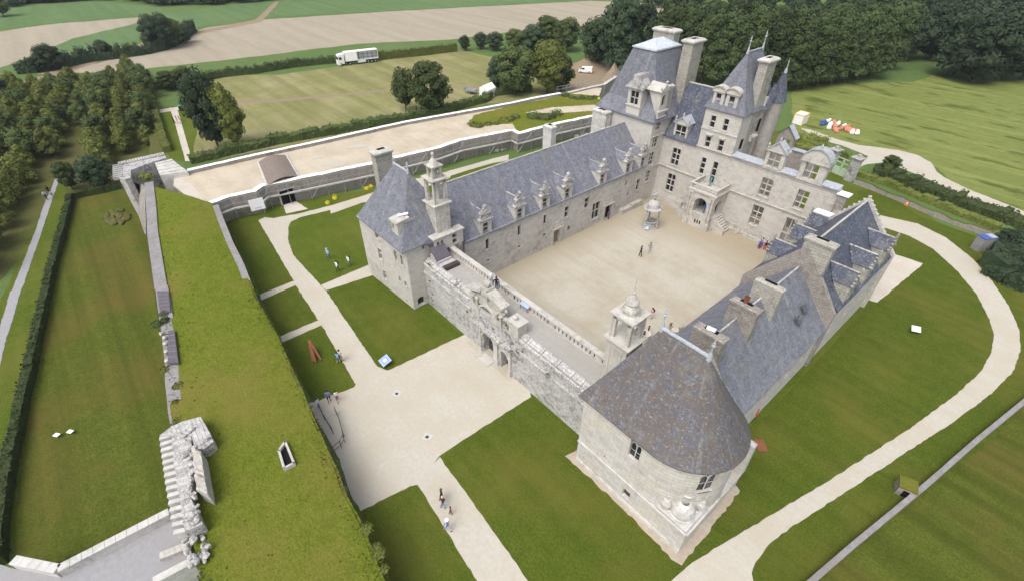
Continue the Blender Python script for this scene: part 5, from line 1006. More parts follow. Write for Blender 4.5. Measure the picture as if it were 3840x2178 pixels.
tp=[(5.37,-27.89),(5.04,-26.76),(5.08,-25.92),(5.57,-24.68),(6.94,-24.54),(8.26,-24.49)]; mb.prism([(6.07,-27.64),(5.71,-26.67),(5.74,-25.84),(6.19,-24.54),(7.62,-24.43),(8.92,-24.37),(9.60,-24.40),(9.84,-25.14),(9.47,-25.72),(7.79,-25.62)],3.5,5.25)
for k in range(30):
    t=r.random(); c=A[0].lerp(A[-1],t).lerp(B[0].lerp(B[-1],t),r.uniform(.5,1.1)); mb.rocks((c.x,c.y,5.3),r.uniform(.15,.4),r.uniform(.15,.35),r.uniform(.12,.3),r)
mb.build('broken_wall',M['mossy'],CR)
ce=[Vector(p) for p in [(6.24,-27.74),(11.10,-28.26),(15.65,-28.66)]]; ci=[Vector(p) for p in [(6.50,-26.84),(11.41,-27.51),(15.96,-27.97)]]
A=evenly(ce,15); B=evenly(ci,15)
for i in range(15):
    mb=MB(); d_=(A[i]-B[i]); L=d_.length; d_=d_.normalized(); c=(A[i]+B[i])/2; mb.obox((c.x,c.y),(d_.x,d_.y),L/2,.17,4.75,5.12); c2=B[i]+d_*L*.33; mb.obox((c2.x,c2.y),(d_.x,d_.y),L*.33,.165,4.35,4.75); mb.build('corbel',M['trim_w'],CR)
mb=MB(); fr=evenly([(9.43,-25.79),(11.56,-26.18),(13.70,-26.47)],14); fb=evenly([(10.27,-25.37),(12.34,-25.66),(14.65,-25.96)],14)
for i in range(13): mb.prism([(fr[i].x,fr[i].y),(fr[i+1].x,fr[i+1].y),(fb[i+1].x,fb[i+1].y),(fb[i].x,fb[i].y)],4,5.7+r.uniform(-.15,.2))
mb.build('parapet_stub',M['granite'],CR)
mb=MB(); 
for k in range(26):
    c=[(17.14,-27.83)][0]; mb.rocks((c[0]+r.uniform(-1.6,1.6),c[1]+r.uniform(-.7,.7),4.3+r.uniform(-.2,.4)),r.uniform(.15,.4),r.uniform(.15,.35),r.uniform(.15,.3),r)
mb.build('fallen_stones',M['mossy'],CR)
# bridge
sheet('bridge_deck',[(9.62,-29.67),(12.03,-29.01),(13.34,-28.95),(14.82,-29.08),(14.56,-31.74),(15.33,-33.34),(9.26,-40.44),(6.58,-41.54),(5.23,-40.73),(6.88,-39.41),(9.07,-37.18)],.0,M['asph'],.6,.03,60)
BR=thing('bridge_parapet','low pale stone parapet bending along the gravel bridge over the moat','parapet',(2,-36,0))
pp=[(6.64,-39.23),(9.63,-36.72),(10.06,-29.42)]
for a,b in zip(pp,pp[1:]):
    c=((a[0]+b[0])/2,(a[1]+b[1])/2); L=math.hypot(b[0]-a[0],b[1]-a[1]); d_=((b[0]-a[0])/L,(b[1]-a[1])/L); mb=MB(); mb.obox(c,d_,L/2,.27,-2.6,.75)
    n_=int(L/.7); 
    for k in range(n_): s=-L/2+L*(k+.5)/n_; mb.obox((c[0]+d_[0]*s,c[1]+d_[1]*s),d_,L/n_/2-.012,.33,.755,.92)
    mb.build('parapet_wall',M['trim_w'],BR)
BR2=thing('bridge_parapet','short stone parapet on the near side of the gravel bridge beside ruin','parapet',(9,-36,0)); pp=[(15.18,-31.50),(15.49,-28.94)]; a,b=pp; c=((a[0]+b[0])/2,(a[1]+b[1])/2); L=math.hypot(b[0]-a[0],b[1]-a[1]); d_=((b[0]-a[0])/L,(b[1]-a[1])/L); mb=MB(); mb.obox(c,d_,L/2,.3,-2.6,.9); mb.build('parapet_wall',M['trim_w'],BR2)
mb=MB(); pp=[(13.26,-30.84),(13.75,-28.93)]; a,b=pp; c=((a[0]+b[0])/2,(a[1]+b[1])/2); L=math.hypot(b[0]-a[0],b[1]-a[1]); d_=((b[0]-a[0])/L,(b[1]-a[1])/L); mb.obox(c,d_,L/2,.3,0,.55); tag(mb.build('stone_bench',M['granite']),'long grey stone bench block on the gravel bridge deck','bench')
# low wall at lower right
wallstrip('right_boundary_wall','low slate-capped boundary wall crossing the lower right corner',[(54.59,45.94),(53.24,39.41),(51.34,30.16),(49.70,21.41),(48.43,15.20),(47.52,10.77),(46.58,5.81),(45.45,-0.26)],.4,-.1,.75,'rubble','gcap',1,seed=12,jz=.06)
sheet('outer_meadow',[(55.91,49.49),(53.64,39.74),(52.61,32.09),(50.10,21.42),(48.73,15.44),(47.76,11.12),(46.79,6.10),(45.61,-0.00),(58.28,4.39),(65.72,30.54)],.004,M['moat'],2,.1,61)
wallstrip('ruined_garden_wall','dark crumbling overgrown garden wall beside the ring path at upper right',[(21.50,82.31),(25.69,81.43),(29.14,80.63),(34.84,78.94),(38.50,78.11),(43.11,77.78)],.5,-.1,.8,'rubble','moat',1,seed=13,jz=.2)

for i,(q,lb) in enumerate((([(-17.74,-23.68),(-16.86,-22.65),(-12.56,-23.35),(-12.91,-24.30)],'long dark purple slate cover on the outer rampart wall, farther one'),([(-9.20,-24.23),(-8.96,-23.71),(-3.32,-24.54),(-3.99,-25.33)],'dark purple slate cover on the outer rampart wall, nearer one'))):
    t=thing('slate_cover',lb,'cover',(0,0,0)); mb=MB(); mb.prism(q,4.1,4.36); mb.build('slate_sheet',M['slab'],t); mb=MB(); a,b,c,d=[Vector(p) for p in q]
    for k in range(1,6): p=a.lerp(d,k/6); e=b.lerp(c,k/6); mb.tube((p.x,p.y,4.37),(e.x,e.y,4.37),.025,4)
    mb.build('batten',M['gcap'],t)
CLL=[(-9.42,-24.93),(-8.49,-24.78),(-7.43,-24.95),(-6.05,-25.13),(-4.60,-25.37)]; rr=random.Random(3)
for i,p in enumerate(CLL): mb=MB(); mb.rocks((*p,4.2),.3,.25,.2,rr); tag(mb.build('loose_stone',M['granite']),'loose pale stone lying beside the nearer slate cover','stone','loose stones by the slate cover')
# ------------------------------------------------------------------ vegetation
def leafcards(mb,c,rx,ry,rz,n,size,r,m=0,low=-.35):
    for _ in range(n):
        while True:
            v=Vector((r.gauss(0,1),r.gauss(0,1),r.gauss(0,1))).normalized()
            if v.z>low: break
        k=r.uniform(.82,1.06); p=Vector((c[0]+v.x*rx*k,c[1]+v.y*ry*k,c[2]+v.z*rz*k))
        nn=(v+Vector((r.uniform(-.7,.7),r.uniform(-.7,.7),r.uniform(-.4,.8)))).normalized(); u=nn.orthogonal().normalized(); w=nn.cross(u); a=r.uniform(0,6.3)
        u,w=u*math.cos(a)+w*math.sin(a),w*math.cos(a)-u*math.sin(a); s=size*r.uniform(.6,1.25); t=s*r.uniform(.55,.9)
        mb.face([p+u*s*.5,p+w*t*.5,p-u*s*.5,p-w*t*.5],m)
def crownmesh(name,mt,seed,h,rad,z0,blobs=18,per=170,leaf=.5,shape='round',br=(.34,.5)):
    r=random.Random(seed); mb=MB(); zc=(z0+h)/2; hz=(h-z0)/2
    for i in range(blobs):
        t=(i+.5)/blobs; zz=-1+2*t; 
        if shape=='round': pr=math.sqrt(max(0,1-zz*zz))
        elif shape=='cone': pr=(1-t)*.95+.12
        elif shape=='col': pr=.85 if t<.85 else .5
        a=i*2.39996+r.uniform(-.4,.4); q=r.uniform(.35,.75)
        b=rad*r.uniform(*br)*(1 if shape!='cone' else .55+.6*(1-t))
        x,y,z=pr*q*rad*math.cos(a),pr*q*rad*math.sin(a),zc+zz*hz*.8
        bz=min(b*r.uniform(.75,1.0),hz*.6)
        leafcards(mb,(x,y,z),b,b,bz,per,leaf,r)
        bm=bmesh.new(); bmesh.ops.create_icosphere(bm,subdivisions=1,radius=1)
        for f in bm.faces: mb.face([(x+v.co.x*b*.74,y+v.co.y*b*.74,z+v.co.z*bz*.74) for v in f.verts],0)
        bm.free()
    return mb
def trunkmesh(h,rad,z0,seed):
    r=random.Random(seed); mb=MB(); t=max(.09,h*.018); top=z0+(h-z0)*.45; mb.tube((0,0,-.3),(0,0,top*.6),t*1.3,7,0,t*.9); mb.tube((0,0,top*.6),(r.uniform(-.2,.2),0,top),t*.9,6,0,t*.5)
    for k in range(5): a=k*1.26+r.random(); zz=z0+(top-z0)*r.uniform(-.1,.7); mb.tube((0,0,zz*.95),(math.cos(a)*rad*.55,math.sin(a)*rad*.55,zz+rad*.5),t*.45,5,0,t*.15)
    return mb
PRO={}
def proto(key,name,label,cat,mt,seed,h,rad,z0,**k):
    PRO[key]=(name,label,cat,mt,seed,h,rad,z0,k,[])
def plant_tree(key,x,y,h,rz=None,label=None,group=None,z=None,wide=1.,sink=0):
    name,lab,cat,mt,seed,H,rad,z0,k,lst=PRO[key]; r=random.Random(int(x*31+y*17)); rz=r.uniform(0,6.28) if rz is None else rz; z=hgt(x,y) if z is None else z; s=h/H
    if not lst:
        t=thing(name,label or lab,cat,(0,0,0),group); crownmesh(name,mt,seed,H,rad,z0,**k).build('crown',M[mt],t); trunkmesh(H,rad,z0,seed).build('trunk',M['bark'],t); lst.append(t)
        t.location=(x,y,z); t.rotation_euler=(0,0,rz); t.scale=(s*wide,s*wide,s); return t
    d=dup(lst[0],(x,y,z),rz,(s*wide,s*wide,s),label or lab,group)
    if group is None and 'group' in d: del d['group']
    return d
proto('y0','young_tree','x','tree','leaf_y',1,6,2.6,.9,blobs=13,per=120,leaf=.42,shape='cone',br=(.45,.62))
proto('y1','young_tree','x','tree','leaf_y',2,6,2.6,.8,blobs=13,per=120,leaf=.42,shape='cone',br=(.45,.62))
proto('y2','young_tree','x','tree','leaf',3,6,2.7,1.0,blobs=13,per=120,leaf=.42,shape='round',br=(.4,.55))
proto('b0','broadleaf_tree','x','tree','leaf',4,12,5.4,1.2,blobs=30,per=170,leaf=.5,br=(.24,.4))
proto('b1','broadleaf_tree','x','tree','leaf_y',5,12,5.2,1.2,blobs=30,per=170,leaf=.5,br=(.24,.4))
proto('b2','broadleaf_tree','x','tree','leaf_d',6,12,5.6,.8,blobs=30,per=170,leaf=.55,br=(.25,.42))
proto('a0','avenue_tree','x','tree','leaf_t',7,18,4.9,.8,blobs=40,per=170,leaf=.62,shape='col',br=(.3,.48))
proto('a1','avenue_tree','x','tree','leaf_t',8,18,4.9,.8,blobs=40,per=170,leaf=.62,shape='col',br=(.3,.48))
proto('d0','forest_tree','x','tree','leaf_d',9,19,7.5,.5,blobs=40,per=160,leaf=.8,br=(.22,.38))
proto('d1','forest_tree','x','tree','leaf_d',10,19,7.5,.5,blobs=40,per=160,leaf=.8,br=(.22,.38))
# plantation
PL=[(-151.98,-37.95),(-145.83,-27.00),(-145.44,-15.95),(-151.19,-7.12),(-132.11,-6.23),(-102.95,-10.87),(-85.05,-15.21),(-85.20,-18.11),(-83.90,-21.43),(-78.32,-25.37),(-83.12,-28.17),(-91.53,-28.90),(-94.39,-30.24),(-87.21,-33.35),(-68.76,-36.71),(-56.57,-39.20),(-52.76,-40.71),(-49.71,-43.42),(-150.42,-42.86)]
COR=[(-78.25,-30.85),(-88.27,-28.77),(-102.93,-24.93),(-126.27,-20.32),(-125.81,-19.77),(-102.37,-23.97),(-90.39,-27.13),(-76.87,-29.21)]
r=random.Random(21); cand=[]; ra_=(-.983,.18); rb_=(.18,.983)
for i in range(-5,60):
    for j in range(-16,22):
        px,py=-40+ra_[0]*i*3.9+rb_[0]*j*4.3+r.uniform(-.5,.5),-32+ra_[1]*i*3.9+rb_[1]*j*4.3+r.uniform(-.4,.4)
        if inpoly(px,py,PL) and r.random()<.95: cand.append((px,py))
cand.sort(key=lambda p:(p[0]-43)**2+(p[1]+21)**2)
for i,(px,py) in enumerate(cand[:290]):
    if inpoly(px,py,COR): continue
    k=r.choice(['y0','y1','y0','y1','y2']); plant_tree(k,px,py,r.uniform(4.0,6.3),None,'young leafy tree in the dense plantation rows left of the rampart','young trees of the plantation')
# individual trees
T_=[('b2',545,372,15.2,.62,'tall dark broadleaf tree, left half of the pair beside the garden path'),('b1',592,371,12.8,.68,'lighter olive tree, right half of the pair beside the garden path'),
('b0',1078,286,12.4,1.05,'big round tree standing alone in the mown hay field'),('y2',1018,278,9.5,.7,'thin sparse tree leaning against the big round hay-field tree'),
('b1',1372,235,13.5,1.1,'brownish green round tree in front of van by rampart'),('b0',1290,238,12.6,1.15,'bushy green tree beside the white tent'),('b2',1250,225,8.5,1.0,'low dark tree covering the right side of white tent'),('b2',1405,228,9,1.0,'low dark tree between rampart and white van'),
('d0',1545,182,22,.85,'tallest dark tree behind the left side of tower roof'),('d1',1600,180,20,.8,'dark tree between tallest tree and the zinc tower top'),('b2',1490,165,14,1.0,'dark round tree just left of the tallest tree'),
('b0',1420,130,11,1.2,'rounded tree in the hedge line left of tallest tree'),('b0',1370,118,10.5,1.2,'rounded hedge-line tree at the middle of the far row'),('b2',1335,130,8.5,1.3,'wide dark tree in the far hedge line'),('b0',1290,128,7.2,1.4,'low broad tree in the far hedge line'),('b2',1240,128,6,1.3,'small dark tree near the left end of far hedge line'),('b2',1165,128,5,.95,'single small dark shrub-tree at hay field top corner'),('b2',1205,124,5.5,1.1,'small tree next to the single shrub-tree'),
('b2',400,126,11,1.0,'big dark tree of the field clump beyond the plantation'),('b0',440,118,9.6,1.1,'second tree of field clump, on its right'),('b2',425,122,11,1.0,'middle tree of the field clump'),('b2',468,108,6,1.1,'low tree at right end of the field clump'),
('b2',267,146,5.4,1.3,'small dark tree along the field hedge, right of two'),('b2',135,176,7.2,1.25,'dark tree along the field hedge, left of two'),('b2',100,182,4.5,1.2,'dark bush at left end of the field hedge'),
('b0',428,226,5.0,1.5,'dense shrub at the far end of garden wall'),('b0',470,215,5.2,1.3,'dense bush right of the garden wall end'),('b2',8,275,8,1.2,'dark round tree at left edge among plantation trees'),('b2',2535,625,2.8,2.2,'dark rounded bush at right edge beside grey cabinet'),('b2',2575,640,3.4,2.2,'dark bush cut by the right picture edge'),('b0',2225,428,3.0,1.5,'round bush beside the green wooden gate'),
('b2',2256,150,15,1.1,'dark tree left of the gap in the woodland'),('b0',1395,165,6,1.4,'shrubby tree behind the brownish tree'),('b0',165,445,5.5,.9,'single tree at the end of the asphalt path'),('b2',240,441,6.2,1.15,'dark round tree with bare trunk above the moat hedge'),('b0',10,42,9,1.3,'far dark tree at left edge beyond the tan field')]
DPT=[(-72.91,-3.48),(-71.00,-0.50),(-63.11,43.36),(-69.12,40.07),(-56.92,78.18),(-61.92,70.38),(-68.66,70.18),(-56.49,82.96),(-59.52,111.18),(-55.67,117.40),(-69.89,112.40),(-90.40,120.17),(-100.92,120.16),(-98.30,110.56),(-103.46,106.35),(-108.11,100.68),(-115.07,92.20),(-113.47,98.36),(-186.58,7.17),(-188.88,12.86),(-187.26,10.54),(-194.04,17.80),(-184.10,-9.38),(-175.52,-24.50),(-174.64,-28.05),(-127.54,-1.34),(-129.41,3.37),(-135.13,-37.59),(46.10,76.09),(48.02,75.84),(23.69,93.65),(-7.20,201.76),(-77.93,102.66),(-75.96,-29.59),(-73.20,-25.21),(-314.12,-33.98)]
for t,p in zip(T_,DPT): plant_tree(t[0],p[0],p[1],t[3],None,t[5],None,None,t[4])
# clipped avenue
for s,off in(([(-46.40,117.27),(-30.51,122.58),(-14.36,133.68),(-9.78,149.56),(-4.83,166.75)],0),([(-53.84,127.66),(-39.25,137.26),(-24.17,149.32),(-14.87,168.35),(-6.39,183.47)],1)):
    for i,p in enumerate(evenly(s,13)): plant_tree('a%d'%(i%2),p.x,p.y,19.5+r.uniform(-1.2,1.2),None,('green avenue tree in the front row of the dense tall wood' if off==0 else 'green avenue tree in the second row of the dense tall wood'),('front row avenue trees' if off==0 else 'second row avenue trees'),None,1.0)
wp=[(17.52,185.21),(21.33,195.45),(10.65,188.40),(26.13,201.24),(-0.51,209.89),(7.65,219.79),(18.11,223.41),(-10.65,228.06),(-5.97,245.24),(1.13,266.15),(14.48,270.21),(-18.17,230.33),(-26.64,238.56),(-30.34,227.63),(-26.37,208.88),(-33.23,200.52),(-41.70,192.41),(-23.47,277.94),(-14.79,304.73),(-5.40,333.73),(9.47,334.67),(-38.86,275.04),(-46.59,249.48),(-57.00,229.09),(26.55,252.38),(33.38,202.96),(27.63,298.57),(-74.58,230.97),(-61.47,189.54),(-53.99,282.79),(-45.78,312.43),(-34.06,348.22),(-19.75,389.26)]
for i,p in enumerate(wp):
    if i<3: plant_tree('d%d'%(i%2),p[0],p[1],21-i,None,['largest dark tree at the woodland corner in the wheat field','dark tree right beside the largest woodland corner tree','dark tree left of the largest woodland corner tree'][i],None,None,1.15)
    else: plant_tree('d%d'%(i%2),p[0],p[1],r.uniform(16,20),None,'dark tree inside the dense wood at upper right','dense woodland trees at upper right',None,1.1)
for i,p in enumerate([(-133.55,235.41),(-128.40,246.43),(-123.97,247.36),(-116.57,245.44),(-107.12,280.08),(-95.04,283.46),(-80.72,290.09),(-196.95,222.50)]): plant_tree('b2',p[0],p[1],r.uniform(7,10),None,'distant dark tree in the field hedge above the tower','distant hedge trees',None,1.3)
DW=[(-351.77,-41.18),(-353.10,-25.02),(-354.52,-7.63),(-354.97,7.17),(-338.78,22.28),(-326.14,27.95),(-304.72,35.45),(-301.29,44.45),(-293.75,58.68),(-292.42,75.30),(-291.02,92.92),(-286.13,110.17)]; mb=MB(); rr=random.Random(31)
for p in evenly(DW,90):
    for k in range(2):
        hh=rr.uniform(5,9); c=(p.x+rr.uniform(-14,3)-k*12,p.y+rr.uniform(-5,5),hh*.5); leafcards(mb,c,6,6,hh*.55,70,1.6,rr)
        mb.rocks(c,4.6,4.6,hh*.45,rr)
tag(mb.build('distant_wood',M['leaf_d']),'distant dark wood along the top left edge of the fields','wood',None,'stuff')
# hedges and shrubs
def mound(name,label,line,w,h,mt,seed,z=3.6,leaf=.3,n=170):
    r=random.Random(seed); mb=MB(); P=resample(line,1.4)
    for p in P:
        k=r.uniform(.45,1.0); c=(p.x+r.uniform(-.6,.6),p.y+r.uniform(-.6,.6),z); rx=w*.5*r.uniform(.7,1.2); mb.rocks(c,rx*.85,rx*.85,h*k*.85,r); leafcards(mb,c,rx,rx,h*k,n,leaf,r,0,.02)
    return tag(mb.build(name,M[mt]),label,'plants')
def hedge(name,label,line,w,h,mt='hedge',leaf=.32,dens=26,seed=1,uneven=.12,cat='hedge',z=None):
    P=resample(line,1.0); r=random.Random(seed); mb=MB(); n=len(P)
    hs=[h*(1+r.uniform(-uneven,uneven)) for _ in P]
    for i in range(n-1):
        a,b=P[i],P[i+1]; t=(b-a).normalized() if (b-a).length>0 else Vector((1,0)); nn=Vector((-t.y,t.x)); g=hgt(a.x,a.y) if z is None else z; L=(b-a).length
        q=[a-nn*w*.42,b-nn*w*.42,b+nn*w*.42,a+nn*w*.42]; mb.prism([(v.x,v.y) for v in q],g-.2,g+hs[i]*.88)
        for _ in range(int(dens*L)):
            s=r.random(); side=r.choice([-1,0,0,1]); 
            if side: off=side*w*.5*r.uniform(.9,1.1); zz=r.uniform(0,hs[i]); nv=Vector((nn.x*side,nn.y*side,.3))
            else: off=r.uniform(-.5,.5)*w; zz=hs[i]*r.uniform(.9,1.06); nv=Vector((0,0,1))
            p=a.lerp(b,s)+nn*off; c=Vector((p.x,p.y,g+zz)); nv=(nv+Vector((r.uniform(-.6,.6),r.uniform(-.6,.6),r.uniform(-.5,.5)))).normalized(); u=nv.orthogonal().normalized(); v=nv.cross(u); k=leaf*r.uniform(.6,1.3)
            mb.face([c+u*k*.5,c+v*k*.4,c-u*k*.5,c-v*k*.4])
    return tag(mb.build(name,M[mt]),label,cat)
hedge('clipped_hedge','long dark clipped hedge along the outer edge of the moat lawn',[(-70.96,-30.12),(-64.25,-31.25),(-56.57,-32.58),(-48.28,-34.10),(-39.94,-35.50),(-31.16,-36.80),(-25.30,-37.71),(-20.44,-38.42),(-16.86,-39.10),(-11.46,-39.79),(-8.27,-40.36),(-4.56,-40.79),(-0.67,-41.22),(3.43,-41.46)],1.0,1.3,seed=2)
hedge('clipped_hedge','short clipped hedge closing the far end of moat lawn',[(-71.11,-29.99),(-71.10,-27.46),(-70.65,-24.99),(-70.66,-22.49)],1.0,1.3,seed=3)
hedge('rampart_foot_hedge','dense dark hedge following the outside of white-topped rampart wall',[(-68.44,-9.92),(-68.14,-3.85),(-67.87,7.52),(-65.51,20.29),(-63.16,34.51),(-61.96,45.22),(-62.36,60.17),(-65.58,64.80),(-61.94,76.40)],2.6,1.7,'leaf',.4,34,4,.25)
hedge('field_hedge','tall green hedge bank left of white lorry',[(-130.59,-4.50),(-130.76,1.63),(-133.13,14.22),(-131.09,23.18),(-131.36,32.65),(-130.69,39.66),(-128.07,48.20)],2.4,2.2,'leaf',.45,30,5,.2)
hedge('field_hedge','brown weathered hedge bank right of white lorry',[(-122.87,61.21),(-121.00,66.93),(-118.26,77.40),(-116.50,89.58)],1.6,2.6,'leaf_y',.4,26,6,.1)
hedge('field_hedge','dark bushy hedge between the tan field and green meadow',[(-177.38,-32.81),(-175.75,-27.98),(-179.49,-19.49),(-182.32,-14.32),(-181.85,-5.83),(-182.46,1.75),(-186.30,8.44),(-196.55,15.22),(-216.94,25.24)],4.0,3.4,'leaf_d',.6,34,7,.45)
hedge('roadside_hedge','wide dark hedge strip below the white road at upper right',[(22.07,90.60),(24.48,91.31),(28.34,89.74),(33.49,88.26),(38.03,87.79),(42.36,86.92),(46.38,86.11)],3.6,1.5,'leaf',.4,40,8,.35)
hedge('roadside_hedge','reddish low shrub bank beside the ruined rear wall',[(5.33,97.74),(9.56,95.44),(8.38,90.88),(13.43,91.04),(14.11,94.32)],5,1.6,'leaf_y',.4,50,9,.4)
hedge('garden_wall_hedge','overgrown mossy bank of the ruined garden wall',[(20.71,86.83),(26.06,86.38),(33.06,84.19),(39.19,82.65),(43.38,81.60)],1.6,.9,'leaf_y',.3,30,10,.4)
hedge('boundary_shrubs','dense dark shrubs right of the grey cabinet',[(44.11,71.71),(46.41,71.98),(48.74,71.59),(45.15,66.59),(47.55,65.74),(49.78,65.22)],4,2.0,'leaf_d',.4,50,11,.4)
hedge('garden_wall','long mossy-topped garden wall beside the garden path',[(-144.98,-3.67),(-120.55,-7.08),(-108.78,-8.57),(-93.48,-10.40),(-82.05,-11.66),(-77.29,-12.05)],1.6,1.5,'leaf_y',.3,40,12,.08)
for i,(s,hh,w) in enumerate((("T02 200,1180 330,1190 450,1160",1.9,3.0),("T01 2480,1210 T02 30,1180",1.4,3.0),("T02 560,960 700,1000 830,985",1.0,2.2),("T01 2140,1250 2260,1270 2380,1240",.9,2.0))): pass
for i,(ln,hh,w) in enumerate((([(-36.40,53.40),(-34.05,55.17),(-33.79,58.66)],1.9,3.0),([(-38.95,47.23),(-38.84,50.48)],1.4,3.0),([(-42.92,71.62),(-38.39,71.86),(-37.17,75.26)],1.0,2.2),([(-41.68,39.96),(-39.04,41.18),(-38.86,44.33)],.9,2.0))):
    mound('weed_mound',['largest weedy mound on the sandy rampart','reddish weedy mound left of the largest one','low weed patch beside the worker on rampart','small weed patch nearest the white wall'][i],ln,w,hh,['leaf','leaf_y','leaf','leaf_y'][i],20+i)
mound('ivy_clump','green ivy growing in the bastion pit',[(-57.02,-20.26),(-57.43,-18.86),(-56.66,-17.95)],1.8,1.0,'leaf_y',30,3.6)
mound('wall_shrub','bushy green shrub growing on top of outer rampart wall',[(-11.20,-24.80),(-11.97,-24.17),(-12.44,-23.68)],1.4,.7,'leaf',31,4.0,.16,220)
mound('wall_weeds','dry overgrown weeds along the outer rampart edge above the ruin',[(-3.33,-25.52),(-0.78,-25.70),(1.67,-25.97),(3.89,-26.12)],1.0,.16,'leaf_y',32,3.95,.2,90)
mound('wall_weeds','weeds on the broken wall end at the bottom edge',[(18.22,-28.05),(19.40,-27.96),(20.20,-27.98)],1.0,.16,'leaf_y',33,3.9,.2,90)
mound('wall_weeds','brown weedy fringe on the inner rampart edge near the bottom',[(23.45,-18.53),(25.03,-18.64),(26.32,-18.78),(27.45,-18.93)],1.0,.16,'leaf_y',34,3.95,.2,90)
for i,s in enumerate(([(-34.45,4.16),(-34.78,5.22)],[(-34.57,11.84),(-34.65,12.38)])): mound('flowering_broom',['yellow flowering broom bush under the scaffolding','smaller yellow flowering bush beside the pavilion edge'][i],s,1.1,.9,'flower' if i==0 else 'flower',40+i,0,.16,120)
hd=thing('grass_clipping_heap','brown heap of grass clippings on the moat lawn by the bastion','heap',(*[(-57.91,-24.85)][0],-2.5)); mb=MB(); c=[(-57.91,-24.85)][0]; rr=random.Random(4)
for k in range(34): a=rr.uniform(0,6.28); q=rr.random()**.5; mb.rocks((c[0]+math.cos(a)*q*3.2,c[1]+math.sin(a)*q*1.6,-2.4+(1-q)*.5),rr.uniform(.6,1.2),rr.uniform(.5,.9),rr.uniform(.3,.5),rr)
mb.build('clippings',M['orchard'],hd)
for nm,lb,s,R,hh,mt in(('sand_heap','big brown sand heap behind the white van',[(-71.02,110.93)][0],5.5,3.2,'earth'),('rubble_heap','heap of broken earth and stone at rampart end left of tower',[(-54.63,103.64)][0],3.2,4.5,'earth')):
    mb=MB(); rr=random.Random(6); n=14; rings=7; V=[[ (s[0]+R*(k/rings)*math.cos(2*math.pi*i/n)*rr.uniform(.9,1.1),s[1]+R*(k/rings)*math.sin(2*math.pi*i/n)*1.3*rr.uniform(.9,1.1),hh*(1-(k/rings))**1.1*rr.uniform(.85,1.1)) for i in range(n)] for k in range(rings+1)]
    for k in range(rings):
        for i in range(n): j=(i+1)%n; mb.face([V[k][i],V[k+1][i],V[k+1][j],V[k][j]])
    tag(mb.build(nm,M[mt],None,smooth=True),lb,'heap')

# long grass tufts over the rampart top and its edges
TF=[MB() for _ in range(1)]; mb=TF[0]; r=random.Random(77); a=evenly(INN,240); b=evenly(OUT,240)
def tuft(mb,x,y,z,h,w,n=3):
    for k in range(n):
        t=r.uniform(0,3.14); dx,dy=math.cos(t)*w,math.sin(t)*w; lx,ly=r.uniform(-.4,.4)*h,r.uniform(-.4,.4)*h
        mb.face([(x-dx,y-dy,z),(x+dx,y+dy,z),(x+lx+dx*.3,y+ly+dy*.3,z+h),(x+lx-dx*.3,y+ly-dy*.3,z+h)])
for _ in range(1500):
    i=r.randrange(240); t=r.choice([r.random(),r.random(),r.uniform(0,.06),r.uniform(.93,1.0)]); p=a[i].lerp(b[i],.03+.95*t); 
    if i<84 and t<.1: continue
    tuft(mb,p.x,p.y,3.98+.15*math.sin(math.pi*t),r.uniform(.04,.10),r.uniform(.05,.14))
tag(mb.build('tall_grass_tufts',M['bank']),kind='stuff')
mb=MB()
for _ in range(900):
    t=r.random(); i=r.randrange(len(a)-1); p=a[i].lerp(a[i+1],t); tuft(mb,p.x+r.uniform(-.5,.25),p.y+r.uniform(-.5,.25),3.9 if i>84 else 0,r.uniform(.06,.16),r.uniform(.05,.12))
tag(mb.build('dry_edge_weeds',M['orchard']),kind='stuff')
# ------------------------------------------------------------------ vehicles, site equipment, furniture
def wheel(par,c,r,w,axis):
    mb=MB(); a=Vector(c); d=Vector((axis[0],axis[1],0))*w/2; mb.tube(a-d,a+d,r,14); t=mb.build('wheel',M['black'],par)
    mb=MB(); mb.tube(a-d*1.06,a+d*1.06,r*.55,10); mb.build('rim',M['steel'],t)
A_=Vector([(-123.19,47.70)][0]); B_=Vector([(-121.00,60.09)][0]); ang=math.atan2((B_-A_).y,(B_-A_).x); Lt=(B_-A_).length
LO=thing('articulated_lorry','white articulated lorry with half-open curtain side parked by the hedge','lorry',(0,0,0))
mb=MB(); mb.prism([(-.9,-1.2),(1.2,-1.2),(1.2,1.2),(-.9,1.2)],.7,lambda P:3.1 if P[0]>-.5 else 2.0); mb.prism([(-.7,-1.15),(1.2,-1.15),(1.2,1.15),(-.7,1.15)],2.0,lambda P:3.3 if P[0]<0 else 3.6); mb.box(-.95,-1.22,.35,-.2,1.22,.9); mb.build('cab',M['white'],LO)
mb=MB(); mb.box(-.93,-1.05,1.95,-.72,1.05,2.75); mb.box(-.5,-1.24,1.95,.4,-1.2,2.7); mb.build('windscreen',M['glass'],LO)
mb=MB(); mb.box(1.6,-1.25,1.2,Lt,1.25,1.4,bot=True); mb.box(1.6,-1.25,3.75,Lt,1.25,3.95,bot=True); mb.box(1.6,-1.25,1.4,1.75,1.25,3.75); mb.box(Lt-.12,-1.25,1.4,Lt,1.25,3.75); mb.box(1.7,1.15,1.4,Lt-.1,1.25,3.75); mb.build('trailer_body',M['white'],LO)
mb=MB(); 
for k in range(5): x=6+k*(Lt-6.4)/4; mb.box(x-.05,-1.25,1.4,x+.05,-1.17,3.75)
for z in(2.0,2.9): mb.box(5.6,-1.22,z,Lt-.1,-1.16,z+.08)
mb.box(1.2,-.5,.6,Lt,.5,1.2); mb.build('frame',M['dark'],LO)
mb=MB(); n=26
for k in range(n): x=1.75+k*3.8/n; mb.face([(x,-1.28-.05*(k%2),1.3),(x+3.8/n,-1.28-.05*((k+1)%2),1.3),(x+3.8/n,-1.27,3.8),(x,-1.27,3.8)])
